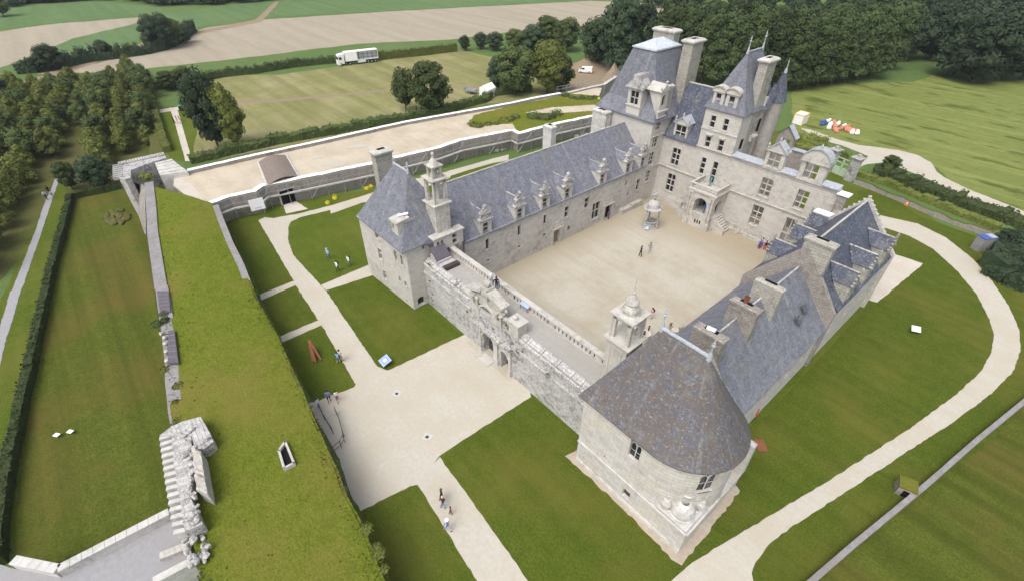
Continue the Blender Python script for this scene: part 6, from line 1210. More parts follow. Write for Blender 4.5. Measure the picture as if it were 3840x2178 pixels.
mb.build('curtain',M['tarp'],LO); mb=MB(); mb.box(5.5,-1.2,.5,8.2,-1.1,1.15); mb.build('side_box',M['white'],LO)
for x in(-.1,2.9,Lt-3.6,Lt-2.4,Lt-1.2):
    for s in(-1,1): wheel(LO,(x,s*1.05,.5),.5,.3,(0,1))
LO.location=(A_.x,A_.y,0); LO.rotation_euler=(0,0,ang)
VA=thing('parked_van','small white delivery van parked beside the sand heap','van',(0,0,0)); a,b=[Vector(p) for p in [(-67.13,101.86),(-64.38,103.84)]]; L=4.2
mb=MB(); mb.prism([(0,-.85),(L,-.85),(L,.85),(0,.85)],.3,lambda P:1.0); mb.prism([(.95,-.8),(L,-.8),(L,.8),(.95,.8)],1.0,lambda P:1.85 if P[0]>1.2 else 1.75); mb.face([(.2,-.78,1.0),(.2,.78,1.0),(.96,.78,1.74),(.96,-.78,1.74)]); mb.build('body',M['white'],VA)
mb=MB(); mb.face([(.3,-.7,1.12),(.3,.7,1.12),(.9,.7,1.7),(.9,-.7,1.7)]); mb.box(1.05,-.83,1.1,1.8,-.8,1.6); mb.box(L-.01,-.6,1.1,L+.02,.6,1.6); mb.build('window',M['glass'],VA)
for x in(.75,3.4):
    for s in(-1,1): wheel(VA,(x,s*.78,.32),.32,.2,(0,1))
VA.location=(a.x,a.y,0); VA.rotation_euler=(0,0,math.atan2((b-a).y,(b-a).x)+.0)
TN=thing('white_tent','white gabled marquee tent partly hidden by dark trees','tent',(0,0,0)); p0,p1,p2=[Vector(q) for q in [(-67.34,62.28),(-63.17,61.86),(-64.43,65.78)]]; u=(p1-p0); v=(p2-p1); P=lambda a,b,z:(p0.x+u.x*a+v.x*b,p0.y+u.y*a+v.y*b,z)
mb=MB(); c=[(0,0),(1,0),(1,1),(0,1)]
for i in range(4): A,B=c[i],c[(i+1)%4]; mb.face([P(*A,0),P(*B,0),P(*B,2.2),P(*A,2.2)])
mb.build('side_wall',M['tarp'],TN); mb=MB(); mb.face([P(0,0,2.2),P(.5,0,3.2),P(.5,1,3.2),P(0,1,2.2)]); mb.face([P(.5,0,3.2),P(1,0,2.2),P(1,1,2.2),P(.5,1,3.2)]); mb.face([P(0,0,2.2),P(1,0,2.2),P(.5,0,3.2)]); mb.face([P(0,1,2.2),P(.5,1,3.2),P(1,1,2.2)]); mb.build('roof',M['tarp'],TN)
TR=thing('flat_trailer','grey metal flat trailer standing left of the white tent','trailer',(0,0,0)); a,b=[Vector(p) for p in [(-72.35,61.01),(-68.88,62.49)]]; L=(b-a).length
mb=MB(); mb.box(0,-.8,.7,L,.8,.85,bot=True); 
for q in((0,-.8,L,-.75),(0,.75,L,.8),(0,-.75,.05,.75),(L-.05,-.75,L,.75)): mb.box(q[0],q[1],.85,q[2],q[3],1.25)
mb.box(-1.2,-.05,.6,0,.05,.7); mb.build('bed',M['steel'],TR)
for s in(-1,1): wheel(TR,(L*.55,s*.9,.35),.35,.2,(0,1))
TR.location=(a.x,a.y,0); TR.rotation_euler=(0,0,math.atan2((b-a).y,(b-a).x))
CB=thing('site_cabin','white site cabin with yellow edges beside the rubble bags','cabin',(0,0,0)); p0,p1,p2=[Vector(q) for q in [(-1.17,106.36),(1.15,106.09),(0.97,110.92)]]; u=(p1-p0); v=(p2-p1).normalized()*3.2; P=lambda a,b,z:(p0.x+u.x*a+v.x*b,p0.y+u.y*a+v.y*b,z)
mb=MB(); mb.prism([P(0,0,0)[:2],P(1,0,0)[:2],P(1,1,0)[:2],P(0,1,0)[:2]],.1,2.35); mb.build('panel_box',M['white'],CB)
mb=MB(); 
for A in((0,0),(1,0),(1,1),(0,1)): mb.tube(P(*A,0),P(*A,2.4),.09,4)
for A,B in(((0,0),(1,0)),((1,0),(1,1)),((1,1),(0,1)),((0,1),(0,0))): mb.tube(P(*A,2.38),P(*B,2.38),.09,4)
mb.build('yellow_frame',M['yellow'],CB)
rr=random.Random(12); bp=[(4.17,113.30),(5.25,113.49),(6.61,112.94),(7.94,112.40),(9.27,112.41),(10.95,110.82),(11.86,110.40),(5.67,111.28),(7.01,110.76),(8.19,110.60),(9.51,110.62),(10.91,109.77),(6.38,108.96),(7.42,109.16),(4.15,111.63),(4.37,110.26),(8.27,108.13),(8.66,111.68),(10.17,110.90),(11.51,110.48)]
for i,p in enumerate(bp):
    mb=MB(); w=rr.random()<.5 ; x,y=p[0]+rr.uniform(-.3,.3),p[1]+rr.uniform(-.3,.3); mb.rocks((x,y,.45),.62,.62,.62,rr); mb.rocks((x+rr.uniform(-.2,.2),y,.95),.4,.4,.25,rr)
    bl=i in(14,15); tag(mb.build('rubble_bag',M['blued' if bl else ('tarp' if w else 'bagred')] if not bl else M['blued'],None),'blue bulk bag at the left end of the bag heap' if bl else ('white bulk bag in the heap behind the white cabin' if w else 'reddish bulk bag in the heap behind the white cabin'),'bag','bulk bags in the heap')
CBN=thing('utility_cabinet','tall grey utility cabinet with blue tray top by dark shrubs','cabinet',(0,0,0)); c=[(42.97,72.48)][0]
mb=MB(); mb.obox(c,(.5,.87),1.1,.65,0,2.1); mb.build('cabinet_body',M['gcap'],CBN); mb=MB(); mb.obox(c,(.5,.87),1.15,.7,2.1,2.2); mb.build('top_tray',M['blued'],CBN); mb=MB(); mb.obox((c[0]+.3,c[1]+.5),(.5,.87),.5,.55,2.2,2.28); mb.build('lid',M['zinc'],CBN)
def sign(label,c,yaw,w,h,z,tilt,mt='blue',legs=.5,mark=True):
    t=thing('information_panel',label,'sign',(0,0,0)); mb=MB(); ct,st=math.cos(tilt),math.sin(tilt)
    P=lambda a,b,k:(a, b*ct-k*st, z+b*st+k*ct)
    def slab(x0,x1,y0,y1,k0,k1): 
        q=[(x0,y0),(x1,y0),(x1,y1),(x0,y1)]; mb.face([P(a,b,k1) for a,b in q]); mb.face([P(a,b,k0) for a,b in q][::-1])
        for i in range(4): A,B=q[i],q[(i+1)%4]; mb.face([P(*A,k0),P(*B,k0),P(*B,k1),P(*A,k1)])
    slab(-w/2,w/2,-h/2,h/2,-.05,0); mb.build('board',M[mt],t)
    if mark:
        mb=MB(); s=.5
        for k,(a,b) in enumerate(((.5,.46),)): pass
        def ring(f,g,th,k): 
            x,y=w*f/2,h*g/2; slab(-x,x,-y,-y+th,k,k+.006); slab(-x,x,y-th,y,k,k+.006); slab(-x,-x+th,-y+th,y-th,k,k+.006); slab(x-th,x,-y+th,y-th,k,k+.006)
        ring(.52,.52,.07,.002); ring(.2,.22,.04,.014); mb.build('plan_outline',M['blued'],t); mb=MB(); slab(-w*.2,w*.2,-h*.2,h*.2,.002,.008); mb.build('plan_field',M['white'],t)
    mb=MB()
    for a in(-w*.42,w*.42):
        for b in(-h*.4,h*.4): p=P(a,b,-.05); mb.tube((p[0],p[1],0),p,.03,5)
    mb.build('leg',M['dark'],t); t.location=(*c,0) if len(c)==2 else c; t.rotation_euler=(0,0,yaw); return t
q=[(5.57,-7.96),(5.32,-6.83),(6.40,-6.87),(6.83,-8.10)]; c=(sum(p[0] for p in q)/4,sum(p[1] for p in q)/4); d=Vector(q[1])-Vector(q[0]); d2=Vector(q[2])-Vector(q[1])
sign('large blue orientation board with castle plan on the front lawn corner',c,math.atan2(d2.y,d2.x),1.25,1.15,.6,.32)
sign('white and blue information panel on the big right lawn',[(42.64,43.43)][0],.5,.95,.75,.7,.5,'white',mark=False)
sign('blue information panel leaning on the terrace balustrade',(*[(14.82,5.30)][0],6.56),0,1.25,.5,.75,.45,'blue',mark=False)
sign('small blue information panel at the foot of the well',[(6.89,38.53)][0],.3,.7,.55,.35,.7,'blue',mark=False)
t=thing('site_notice_board','white site notice board fixed to the scaffolding','sign',(0,0,0)); a,b=[Vector(p) for p in [(-35.47,-8.02),(-35.19,-5.89)]]; mb=MB(); u=(b-a).normalized(); L=(b-a).length
mb.prism([(a.x,a.y),(b.x,b.y),(b.x-u.y*-.05,b.y+u.x*-.05),(a.x-u.y*-.05,a.y+u.x*-.05)],2.0,3.9); mb.build('board',M['tarp'],t); mb=MB()
for k in range(4): 
    p=a.lerp(b,.3+.12*k); n=Vector((u.y,-u.x))*.06; mb.face([(p.x+n.x,p.y+n.y,2.3),(p.x+u.x*.2+n.x,p.y+u.y*.2+n.y,2.3),(p.x+u.x*.2+n.x,p.y+u.y*.2+n.y,2.45),(p.x+n.x,p.y+n.y,2.45)])
mb.build('logo_mark',M['blue'],t)
# rusty sculpture, plates, barriers
SCU=thing('rusty_sculpture','rusty steel beam sculpture leaning together on the small lawn','sculpture',(0,0,0)); tip=[(-1.38,-12.79)][0]
for i,e in enumerate([(0.52,-13.44),(0.87,-13.27),(0.88,-12.67),(-0.39,-13.20)]):
    mb=MB(); m_=(Vector((*tip,1.6)).lerp(Vector((*e,.12)),.5)+Vector((0,0,.35+.05*i))); 
    mid=Vector((tip[0],tip[1],1.6)).lerp(Vector((e[0],e[1],.12)),.35)+Vector((0,0,.1)); mb.tube((*tip,1.6),mid,.12,4); mb.tube(mid,(e[0],e[1],.1),.15,4); mb.build('beam',M['rust'],SCU)
mb=MB(); c=[(38.39,14.36)][0]; mb.obox(c,(.75,-.66),.65,.45,.0,.07); tag(mb.build('rust_plate',M['rust']),'flat rust-brown plate lying on the lawn right of chapel','plate')
for i,(a,lb) in enumerate((([(10.56,-8.67)][0],'pale square drain cover in the upper part of forecourt'),([(17.13,-9.15)][0],'pale square drain cover nearer the bottom of forecourt'))):
    g=thing('drain_cover',lb,'drain',(a[0],a[1],.0)); mb=MB(); mb.obox(a,(.9,.43),.42,.42,.0,.03); mb.build('stone_frame',M['trim_w'],g); mb=MB(); mb.obox(a,(.9,.43),.15,.15,.031,.04); mb.build('grate',M['dark'],g)
def barrier(label,line,h=1.05,mt='dark',posts=1.2,z=0):
    t=thing('metal_barrier',label,'barrier',(0,0,0)); P=resample(line,posts); pm=MB(); rm=MB()
    for i,e in enumerate(P):
        pm.tube((e.x,e.y,z),(e.x,e.y,z+h),.035,5)
        if i:
            for k in(.45,1.0): rm.tube((P[i-1].x,P[i-1].y,z+h*k),(e.x,e.y,z+h*k),.03,5)
    pm.build('post',M[mt],t); rm.build('rail',M[mt],t); return t
barrier('dark entry barrier rail nearest the rampart gate',[(7.42,-15.55),(8.85,-15.76),(10.95,-15.82)]); barrier('second dark barrier rail beside the gravel forecourt',[(8.84,-14.55),(10.18,-14.75),(11.91,-15.15),(12.51,-15.39),(12.94,-15.89),(13.20,-16.90)])
t=thing('swing_gate','looped steel swing gate between the two barrier rails','gate',(0,0,0)); a,b=[Vector(p) for p in [(8.97,-15.49),(9.17,-14.60)]]; mb=MB()
for z in(.45,.95): mb.tube((a.x,a.y,z),(b.x,b.y,z),.03,5)
mb.tube((b.x,b.y,.45),(b.x,b.y,.95),.03,5); mb.build('loop',M['steel'],t)
barrier('low rail fence along the stony rampart foot at bottom',[(14.87,-17.22),(16.30,-17.28),(17.23,-17.63),(18.77,-17.63),(19.63,-17.70)],.9,'dark',1.4)
LWL=thing('light_well','dark rectangular light well with metal curb in the rampart grass','light well',(0,0,0)); q=[(13.26,-20.60),(12.73,-19.88),(15.21,-20.09),(15.15,-20.86)]; mb=MB()
cq=[sum(p[0] for p in q)/4,sum(p[1] for p in q)/4]
for i in range(4):
    a,b=Vector(q[i]),Vector(q[(i+1)%4]); c=(a+b)/2; d_=(b-a).normalized(); mb.obox((c.x,c.y),(d_.x,d_.y),(b-a).length/2+.06,.09,3.9,4.5)
mb.build('curb',M['granite'],LWL); mb=MB(); mb.face([(p[0],p[1],4.22) for p in q]); mb.build('black_shade_sheet',M['void'],LWL)  # flat black sheet inside the curb; shade of a deep shaft put into colour

GT=thing('timber_gate','pale green timber double gate between two capped stone piers','gate',(0,0,0)); a,b=[Vector(p) for p in [(16.84,84.02),(19.72,83.21)]]; u=(b-a).normalized(); n=Vector((-u.y,u.x))
for c in(a-u*.75,b+u*.75):
    mb=MB(); mb.obox((c.x,c.y),(u.x,u.y),.65,.65,0,4.2); mb.obox((c.x,c.y),(u.x,u.y),.85,.85,4.2,4.35); mb.obox((c.x,c.y),(u.x,u.y),.95,.95,4.35,4.5); mb.obox((c.x,c.y),(u.x,u.y),.55,.55,4.5,4.7); mb.obox((c.x,c.y),(u.x,u.y),.3,.3,4.7,5.0); mb.build('stone_pier',M['mossy'],GT)
L=(b-a).length
for k in range(2):
    s0,s1=k*L/2+.03,(k+1)*L/2-.03; pz=lambda s:(a.x+u.x*s,a.y+u.y*s); mb=MB(); c=pz((s0+s1)/2); mb.obox(c,(u.x,u.y),(s1-s0)/2,.05,.1,1.5)
    for z in(1.5,2.4,3.2): mb.obox(c,(u.x,u.y),(s1-s0)/2,.06,z,z+.15)
    for s in(s0+.08,s1-.08): c=pz(s); mb.obox(c,(u.x,u.y),.08,.06,1.5,3.2)
    mb.tube((*pz(s0+.1),.2),(*pz(s1-.1),1.4),.07,4); mb.build('gate_leaf',M['green'],GT)
CN=thing('traffic_cone','orange and white traffic cone on grass by crumbling wall','cone',(0,0,0)); c=[(30.99,80.01)][0]; mb=MB(); mb.box(c[0]-.25,c[1]-.25,0,c[0]+.25,c[1]+.25,.05); mb.lathe(c,[(.2,.05),(.04,.8)],10); mb.build('cone_body',M['orange'],CN); mb=MB(); mb.lathe(c,[(.155,.3),(.11,.5)],10); mb.build('white_band',M['white'],CN)
t=thing('stone_hut','small stone box hut with mossy top beside boundary wall','hut',(0,0,0)); q=[Vector(p) for p in [(48.19,18.63),(49.00,18.87),(49.31,20.15),(48.41,20.19)]]; c=(q[0]+q[2])/2; u=(q[1]-q[0]).normalized(); mb=MB(); mb.obox((c.x,c.y),(u.x,u.y),.62,.62,0,1.0); mb.build('wall',M['rubble'],t); mb=MB(); mb.obox((c.x,c.y),(u.x,u.y),.68,.68,1.0,1.15); mb.build('mossy_top',M['bank'],t); mb=MB(); mb.obox((c.x-u.y*-.63,c.y-u.x*.63),(u.x,u.y),.22,.02,.05,.8); mb.build('opening',M['void'],t)
for i,p in enumerate([(-31.20,57.99),(-28.51,59.74),(-28.00,62.00),(-32.15,51.14),(-29.66,51.81),(-34.08,45.53),(-33.01,45.47),(-33.76,40.66),(-33.44,42.33),(-30.78,61.48)]):
    rr=random.Random(i); mb=MB(); mb.obox(p,(math.cos(i),math.sin(i)),rr.uniform(.5,1.1),rr.uniform(.35,.55),0,rr.uniform(.25,.5)); tag(mb.build('stone_block',M['trim_w']),'pale cut stone block laid out on the grass behind left wing','stone','cut stone blocks on the grass')
t=thing('wheelie_bin','green and black bin by the dark tree pair at the garden path','bin',(0,0,0)); c=[(-105.50,-3.41)][0]; mb=MB(); mb.box(c[0]-.5,c[1]-.4,0,c[0]+.5,c[1]+.4,1.1,taper=-.06); mb.build('bin_body',M['black'],t); mb=MB(); mb.box(c[0]-.6,c[1]-.5,1.1,c[0]+.6,c[1]+.5,1.25); mb.build('lid',plain('bin_green',(.03,.25,.15)),t)
for i,(p,lb) in enumerate(zip([(-8.76,-36.81),(-8.37,-35.73)],('left small white marker panel on the moat lawn','right small white marker panel on the moat lawn'))):
    t=thing('marker_panel',lb,'panel',(0,0,0)); mb=MB(); mb.obox(p,(.8,.6),.28,.2,-2.1,-2.05); mb.build('board',M['tarp'],t); mb=MB(); mb.tube((*p,-2.5),(*p,-2.1),.03,5); mb.build('post',M['dark'],t)
def table(label,c,r=.55):
    t=thing('round_table',label,'table',(0,0,0)); mb=MB(); mb.lathe(c,[(0,.74),(r,.74),(r,.77),(0,.77)],14); mb.build('table_top',M['pad'],t); mb=MB(); mb.lathe(c,[(.25,0),(.05,.05),(.04,.74)],8); mb.build('pedestal',M['dark'],t)
def chair(label,c,yaw,mt='wood'):
    t=thing('garden_chair',label,'chair',(0,0,0)); mb=MB(); mb.box(-.22,-.22,.43,.22,.22,.47,bot=True); mb.build('seat',M[mt],t); mb=MB(); mb.box(-.22,.2,.5,.22,.24,.95,bot=True); mb.build('backrest',M[mt],t)
    for a in(-.2,.2):
        for b in(-.2,.2): mb=MB(); mb.tube((a,b,0),(a,b,.44 if b<0 else .9),.018,4); mb.build('leg',M['white'],t)
    t.location=(*c,0); t.rotation_euler=(0,0,yaw)
tc=[(22.08,18.04),(21.96,16.27),(24.05,21.16)]; table('cream round table between the seated visitors near right lantern',tc[0],.7); table('second cream table partly behind the chapel roof',tc[1],.6); table('white table with chairs at the edge of chapel roof',tc[2],.45)
for p,y,l in zip([(20.35,19.02),(23.31,21.60),(24.17,22.24)],(2.5,1.2,-1.0),('beige garden chair just behind the right bell lantern','brown garden chair left of the small white table','brown garden chair right of the small white table')): chair(l,p,y)
# ------------------------------------------------------------------ people
CM={}
def cmat(c,rough=.85):
    k=tuple(c)
    if k not in CM: CM[k]=plain('cloth_%d'%len(CM),c,rough,.15,0,.12)
    return CM[k]
SKIN=(.50,.31,.22)
def person(label,loc,yaw,top,bottom,hair=(.05,.035,.025),h=1.72,stride=.12,arms=(.15,-.15),sit=False,skin=SKIN,shoe=(.04,.04,.045),short=False,lean=0.,group=None,sleeve=True,hat=None,skirt=False,carry=None):
    h*=1.05; s=h/1.72; V=[];E=[];Rr=[];C=[]
    def v(p,r,c,par=None): V.append(Vector(p)*s); Rr.append(r*s); C.append(c); (E.append((par,len(V)-1)) if par is not None else 0); return len(V)-1
    L=lean; z0=-.45 if sit else 0
    pel=v((0,0,.95+z0),.13,2); bel=v((0,L*.3,1.1+z0),.125,1,pel); ch=v((0,L*.7,1.3+z0),.145,1,bel); nb=v((0,L,1.46+z0),.075,1,ch); nk=v((0,L*1.1,1.53+z0),.055,0,nb); hd=v((0,L*1.2+.015,1.62+z0),.092,0,nk); tp=v((0,L*1.2+.005,1.70+z0),.075,0,hd); v((0,L*1.2+.115,1.615+z0),.016,0,hd)
    for q,sg in enumerate((-1,1)):
        st=stride*sg
        if sit: hp=v((sg*.1,.02,.93+z0),.095,2,pel); kn=v((sg*.12,.45,.96+z0),.07,2,hp); an=v((sg*.12,.47,.52+z0),.045,0 if short else 2,kn); v((sg*.13,.6,.48+z0),.04,3,an)
        else:
            hp=v((sg*.1,0,.9),.098,2,pel); kn=v((sg*.105,st*.6+.03,.5),.066,2,hp); an=v((sg*.1,st*1.1-.02-(abs(st)*.3 if st<0 else 0),.09+(abs(st)*.22 if st<0 else 0)),.043,0 if short else 2,kn); v((sg*.115,st*1.1+.12,.04),.038,3,an)
        sh=v((sg*.19,L*.8,1.41+z0),.068,1,ch); a=arms[q]; bend=.25
        el=v((sg*.25,L*.8+a*.6,1.15+z0),.047,1 if sleeve else 0,sh); wr=v((sg*.24,L*.8+a*1.1+bend*.35,.93+z0),.034,0 if not sleeve else 1,el); pm=v((sg*.24,L*.8+a*1.2+bend*.5,.855+z0),.04,0,wr)
        for k in range(4): f=v((sg*(.225+.012*0)+sg*.0,L*.8+a*1.25+bend*.55+(k-1.5)*.022,.79+z0),.0095,0,pm); v((sg*.215,L*.8+a*1.27+bend*.6+(k-1.5)*.022,.745+z0+.008*abs(k-1.5)),.008,0,f)
        f=v((sg*.21,L*.8+a*1.22+bend*.6+.03,.83+z0),.011,0,pm); v((sg*.2,L*.8+a*1.23+bend*.65+.045,.795+z0),.009,0,f)
    me=bpy.data.meshes.new('p'); me.from_pydata(V,E,[]); o=bpy.data.objects.new('p',me); COL.objects.link(o); bm=bmesh.new(); bm.from_mesh(me); sk=bm.verts.layers.skin.verify(); bm.verts.ensure_lookup_table()
    for i,w in enumerate(bm.verts): w[sk].radius=(Rr[i],Rr[i]*(.8 if C[i] in(1,2) and i<3 else 1)); w[sk].use_root=(i==0)
    bm.to_mesh(me); bm.free(); o.modifiers.new('s','SKIN').use_smooth_shade=True; sb=o.modifiers.new('b','SUBSURF'); sb.levels=1; sb.render_levels=1
    dg=bpy.context.evaluated_depsgraph_get(); m2=bpy.data.meshes.new_from_object(o.evaluated_get(dg)); bpy.data.objects.remove(o); bpy.data.meshes.remove(me)
    m2.materials.clear()
    for c in(skin,top,bottom,shoe): m2.materials.append(cmat(c))
    if not m2.uv_layers: pass
    for p in m2.polygons:
        c=p.center; best=9;bi=0
        for (a,b) in E:
            A,B=V[a],V[b]; d=B-A; t=max(0,min(1,(c-A).dot(d)/max(1e-9,d.length_squared))); dd=(A+d*t-c).length-(Rr[a]*(1-t)+Rr[b]*t)*.9
            if dd<best: best=dd; bi=C[b] if not(short and C[b]==2 and c.z<.48*s) else 0
        if bi==1 and c.z<.97*s+z0 and abs(c.x)<.16*s: bi=2
        p.material_index=bi; p.use_smooth=True
    t=thing('person',label,'person',(0,0,0),group); b=bpy.data.objects.new('body',m2); COL.objects.link(b); b.parent=t
    mb=MB(); hc=Vector((0,L*1.2-.012,1.665+z0))*s; mb.lathe((hc.x,hc.y),[(.1*s,hc.z-.09*s),(.112*s,hc.z-.02*s),(.104*s,hc.z+.06*s),(.065*s,hc.z+.105*s),(0,hc.z+.118*s)],10)
    if hat: mb.lathe((hc.x,hc.y+.03),[(.17*s,hc.z+.03*s),(.11*s,hc.z+.045*s)],10)
    mb.build('hat' if hat else 'hair',cmat(hat or hair),t,smooth=True)
    if skirt: mb=MB(); mb.lathe((0,0),[(.30*s,.55*s),(.24*s,.75*s),(.16*s,1.0*s)],12); mb.build('skirt',cmat(bottom),t,smooth=True)
    if carry=='pack': mb=MB(); mb.box(-.15*s,-.3*s,1.05*s+z0,.15*s,-.12*s,1.45*s+z0,bot=True); mb.build('backpack',cmat((.03,.03,.04)),t)
    if carry=='stick': mb=MB(); mb.tube((.27,.45,0),(.24,.2,.9),.02,5); mb.build('walking_stick',M['dark'],t)
    t.location=(*loc,0) if len(loc)==2 else loc; t.rotation_euler=(0,0,yaw); return t
W_=(.75,.75,.76); NV=(.03,.045,.12); JE=(.07,.11,.22); BK=(.02,.02,.024); GY=(.25,.25,.27)
pc=[(11.05,31.57),(11.22,33.54),(20.49,21.39),(-17.78,-3.43),(-14.03,-3.79),(-14.22,-1.96),(2.51,-11.32),(2.47,-10.98),(7.02,-14.42),(7.51,-13.74),(7.31,-15.61),(23.99,-11.93),(23.40,-11.65),(24.86,-11.77),(25.85,-12.72)]
person('person in dark coat and pale shirt walking in the courtyard',pc[0],2.6,BK,BK,h=1.75); person('person in grey walking away in the middle of courtyard',pc[1],.6,GY,(.35,.34,.33),h=1.6,stride=.2); person('person in pink top and white trousers crossing the lower courtyard',pc[2],2.9,(.5,.33,.30),W_,h=1.65,carry='pack',sleeve=False)
person('person in light blue shirt and jeans on lawn, farthest of three',pc[3],-2.6,(.35,.48,.68),JE,h=1.75,hat=(.4,.42,.45)); person('person in white top and black trousers on lawn, nearest of three',pc[4],-2.8,W_,BK,h=1.7,carry='pack'); person('person in cream jacket and blue jeans on lawn by the pavilion',pc[5],-2.7,(.68,.64,.56),JE,h=1.72,hair=(.2,.15,.1),carry='pack')
person('person in turquoise top beside the path, left of the pair',pc[6],.4,(.12,.5,.72),(.05,.2,.35),h=1.6,short=True,sleeve=False); person('person in pale pink shirt and blue shorts, right of the pair',pc[7],.2,(.72,.6,.56),(.12,.18,.45),h=1.72,short=True,sleeve=False)
person('person in blue shirt and dark shorts beside the entry barrier',pc[8],-1.9,(.2,.26,.5),(.05,.02,.03),h=1.62,short=True,hair=(.04,.02,.02)); person('running person in white shirt and purple shorts at forecourt corner',pc[9],-1.7,W_,(.15,.03,.14),h=1.5,stride=.32,arms=(.4,-.3),short=True,sleeve=False); person('striding person in pale shirt and blue shorts at barrier end',pc[10],1.9,(.55,.56,.68),(.14,.14,.3),h=1.65,stride=.38,arms=(-.3,.35),short=True)
person('person in dark red top and light blue trousers on the lower path',pc[11],2.9,(.12,.015,.03),(.2,.58,.72),h=1.68,hair=(.55,.4,.25)); person('person in dark jacket directly behind the dark red top',pc[12],2.9,(.03,.025,.07),BK,h=1.72,hair=(.12,.06,.04)); person('small child in dark red walking down the lower path',pc[13],2.8,(.17,.06,.06),(.2,.1,.08),h=1.15,hair=(.1,.04,.04)); person('person in blue shirt and white cap with stick on lower path',pc[14],2.6,(.1,.17,.42),(.6,.62,.7),h=1.7,stride=.22,hat=W_,carry='stick')
tp=[(10.30,5.13),(9.11,5.48)]; person('person in black top and jeans on the terrace by balustrade',(*tp[0],6.56),1.2,BK,JE,h=1.78); person('person in bright white shirt on the terrace behind pediment block',(*tp[1],6.56),-1.2,W_,GY,h=1.75,hair=(.3,.2,.12))
bp_=[(10.87,47.65)]; person('person in turquoise jacket standing on the porch balcony',(*bp_[0],6.16),2.2,(.08,.45,.42),(.03,.28,.3),h=1.6,hair=(.06,.03,.06)); bp_=[(11.81,45.64)]; person('person in bright blue jacket inside the porch arch',(bp_[0][0],max(bp_[0][1],46.3),2.31),3.0,(.02,.12,.62),(.02,.1,.4),h=1.6)
sp=[(21.14,47.40),(21.84,47.77),(22.29,47.95),(21.06,48.13)]; 
for p,l,tc_,bc in zip(sp,('seated person in purple at left end of group by the wall','seated person in black top and red trousers by the wall','seated person in blue at the right of the wall group','seated person in pale top leaning behind the wall group'),((.12,.07,.3),BK,NV,(.55,.5,.58)),((.08,.05,.25),(.5,.06,.03),(.05,.1,.35),NV)): person(l,(*p,0),3.4,tc_,bc,h=1.65,sit=True)
st_=[(21.15,18.46),(21.97,18.84),(22.19,17.66)]; 
for p,l,tc_,bc in zip(st_,('seated person in blue and white jacket at cream table','seated person with dark hair and black top at cream table','seated person in black with back to the chapel roof'),((.1,.25,.6),BK,BK),(JE,BK,GY)): person(l,(*p,0),2.2,tc_,bc,h=1.7,sit=True)
ap=[(-73.73,-33.59),(-75.76,-32.98),(-74.22,-32.74)]; person('person in white and teal walking on the asphalt path',(*ap[0],-2.45),2.4,(.55,.72,.75),NV,h=1.72); person('person in black walking on the asphalt path ahead of others',(*ap[1],-2.45),2.4,BK,BK,h=1.75); person('small pale-dressed person at right of the asphalt path group',(*ap[2],-2.45),2.4,(.6,.6,.58),GY,h=1.3)
gp_=[(-95.67,-7.01),(-95.40,-6.37),(-94.72,-5.88)]; person('person in black on the far garden path, left of three',gp_[0],.5,BK,BK,h=1.7); person('person in red and white on far garden path, middle of three',gp_[1],.4,(.6,.1,.06),(.6,.55,.5),h=1.65); person('person in red top on far garden path, right of three',gp_[2],.4,(.55,.12,.08),W_,h=1.7)
wk=[(-33.50,72.40)]; person('worker in yellow high-visibility vest on the sandy rampart',(*wk[0],3.65),1.,(.6,.75,.05),(.05,.12,.08),h=1.75)
rp=[(36.43,17.06)]; person('person in red crouching beside right wing wall base',rp[0],1.5,(.6,.05,.03),(.5,.06,.05),h=1.5,lean=.15)
up_=[(-65.76,41.17)]; person('person in dark clothes under the hay-field tree',up_[0],0,BK,BK,h=1.6)
dr=[(0.50,36.67)]; person('person in purple standing in the left wing doorway',(.75,36.5),-1.5,(.16,.08,.28),(.1,.06,.2),h=1.6)
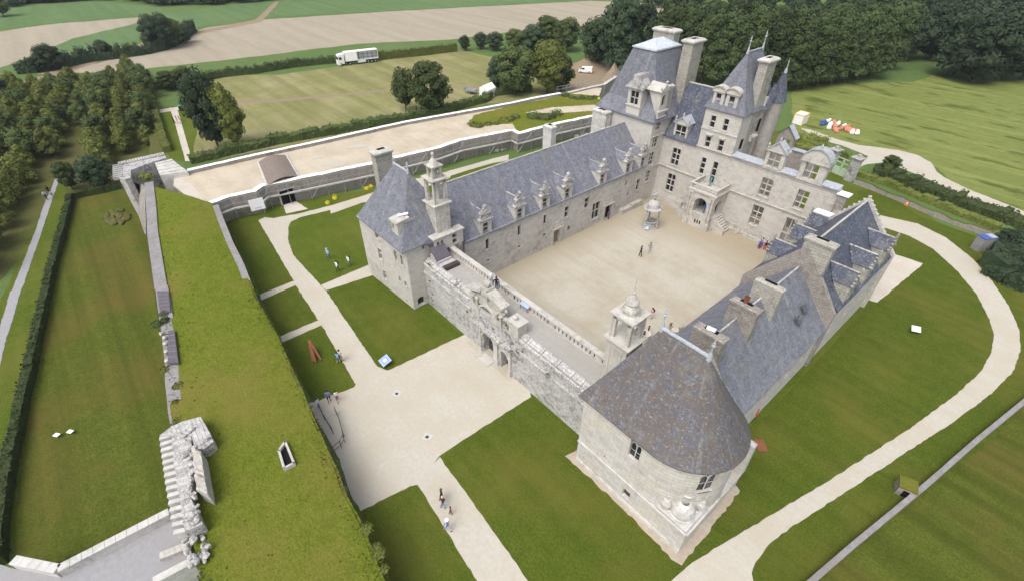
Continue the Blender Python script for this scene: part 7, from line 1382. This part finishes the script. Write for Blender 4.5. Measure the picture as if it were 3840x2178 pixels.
# ------------------------------------------------------------------ camera, light, world
cam=bpy.data.cameras.new('camera'); co=bpy.data.objects.new('camera',cam); COL.objects.link(co); SC.camera=co
cam.sensor_fit='HORIZONTAL'; cam.sensor_width=36; cam.lens=17.0595; cam.clip_end=6000; cam.clip_start=.5
Rm=Matrix([[0.651351, 0.758763, 0.004466], [-0.466782, 0.39605, 0.790733], [0.598211, -0.51713, 0.612145]]); co.matrix_world=Matrix.Translation([43.726, -21.489, 39.626]) @ Rm.transposed().to_4x4()
w=bpy.data.worlds.new('World'); SC.world=w; w.use_nodes=True; nt=w.node_tree; bg=nt.nodes['Background']
sky=nt.nodes.new('ShaderNodeTexSky'); sky.sky_type='NISHITA'; sky.sun_disc=False; el,az=math.radians(58),math.radians(166)
sky.sun_elevation=el; sky.sun_rotation=az; sky.air_density=1.; sky.dust_density=4.; sky.ozone_density=1.
hsv=nt.nodes.new('ShaderNodeHueSaturation'); hsv.inputs['Saturation'].default_value=.45; nt.links.new(sky.outputs[0],hsv.inputs['Color']); nt.links.new(hsv.outputs[0],bg.inputs['Color']); bg.inputs['Strength'].default_value=.15
sl=bpy.data.lights.new('sun','SUN'); sl.energy=1.05; sl.angle=math.radians(38); sl.color=(1,.965,.91); so=bpy.data.objects.new('sun',sl); COL.objects.link(so)
dirv=Vector((math.sin(az)*math.cos(el),math.cos(az)*math.cos(el),math.sin(el))); so.rotation_euler=dirv.to_track_quat('Z','Y').to_euler(); so.location=dirv*100
vs=SC.view_settings; vs.view_transform='Standard'; vs.look='None'; vs.gamma=1; vs.exposure=.66; vs.use_curve_mapping=False
SC.cycles.max_bounces=5; SC.cycles.diffuse_bounces=3; SC.cycles.transparent_max_bounces=4

mb=MB(); mb.box(-2590,-890,-4.2,1790,2590,60,bot=True); hz=mb.build('haze',bpy.data.materials.new('haze_air')); hm=hz.data.materials[0]; hm.use_nodes=True; ht=hm.node_tree
for n_ in list(ht.nodes): ht.nodes.remove(n_)
ho=ht.nodes.new('ShaderNodeOutputMaterial'); hv=ht.nodes.new('ShaderNodeVolumePrincipled'); hv.inputs['Color'].default_value=(.80,.88,1,1); hv.inputs['Density'].default_value=.00012; hv.inputs['Anisotropy'].default_value=.0; ht.links.new(hv.outputs[0],ho.inputs['Volume']); tag(hz,'thin pale blue air haze over the fields','haze',None,'stuff')
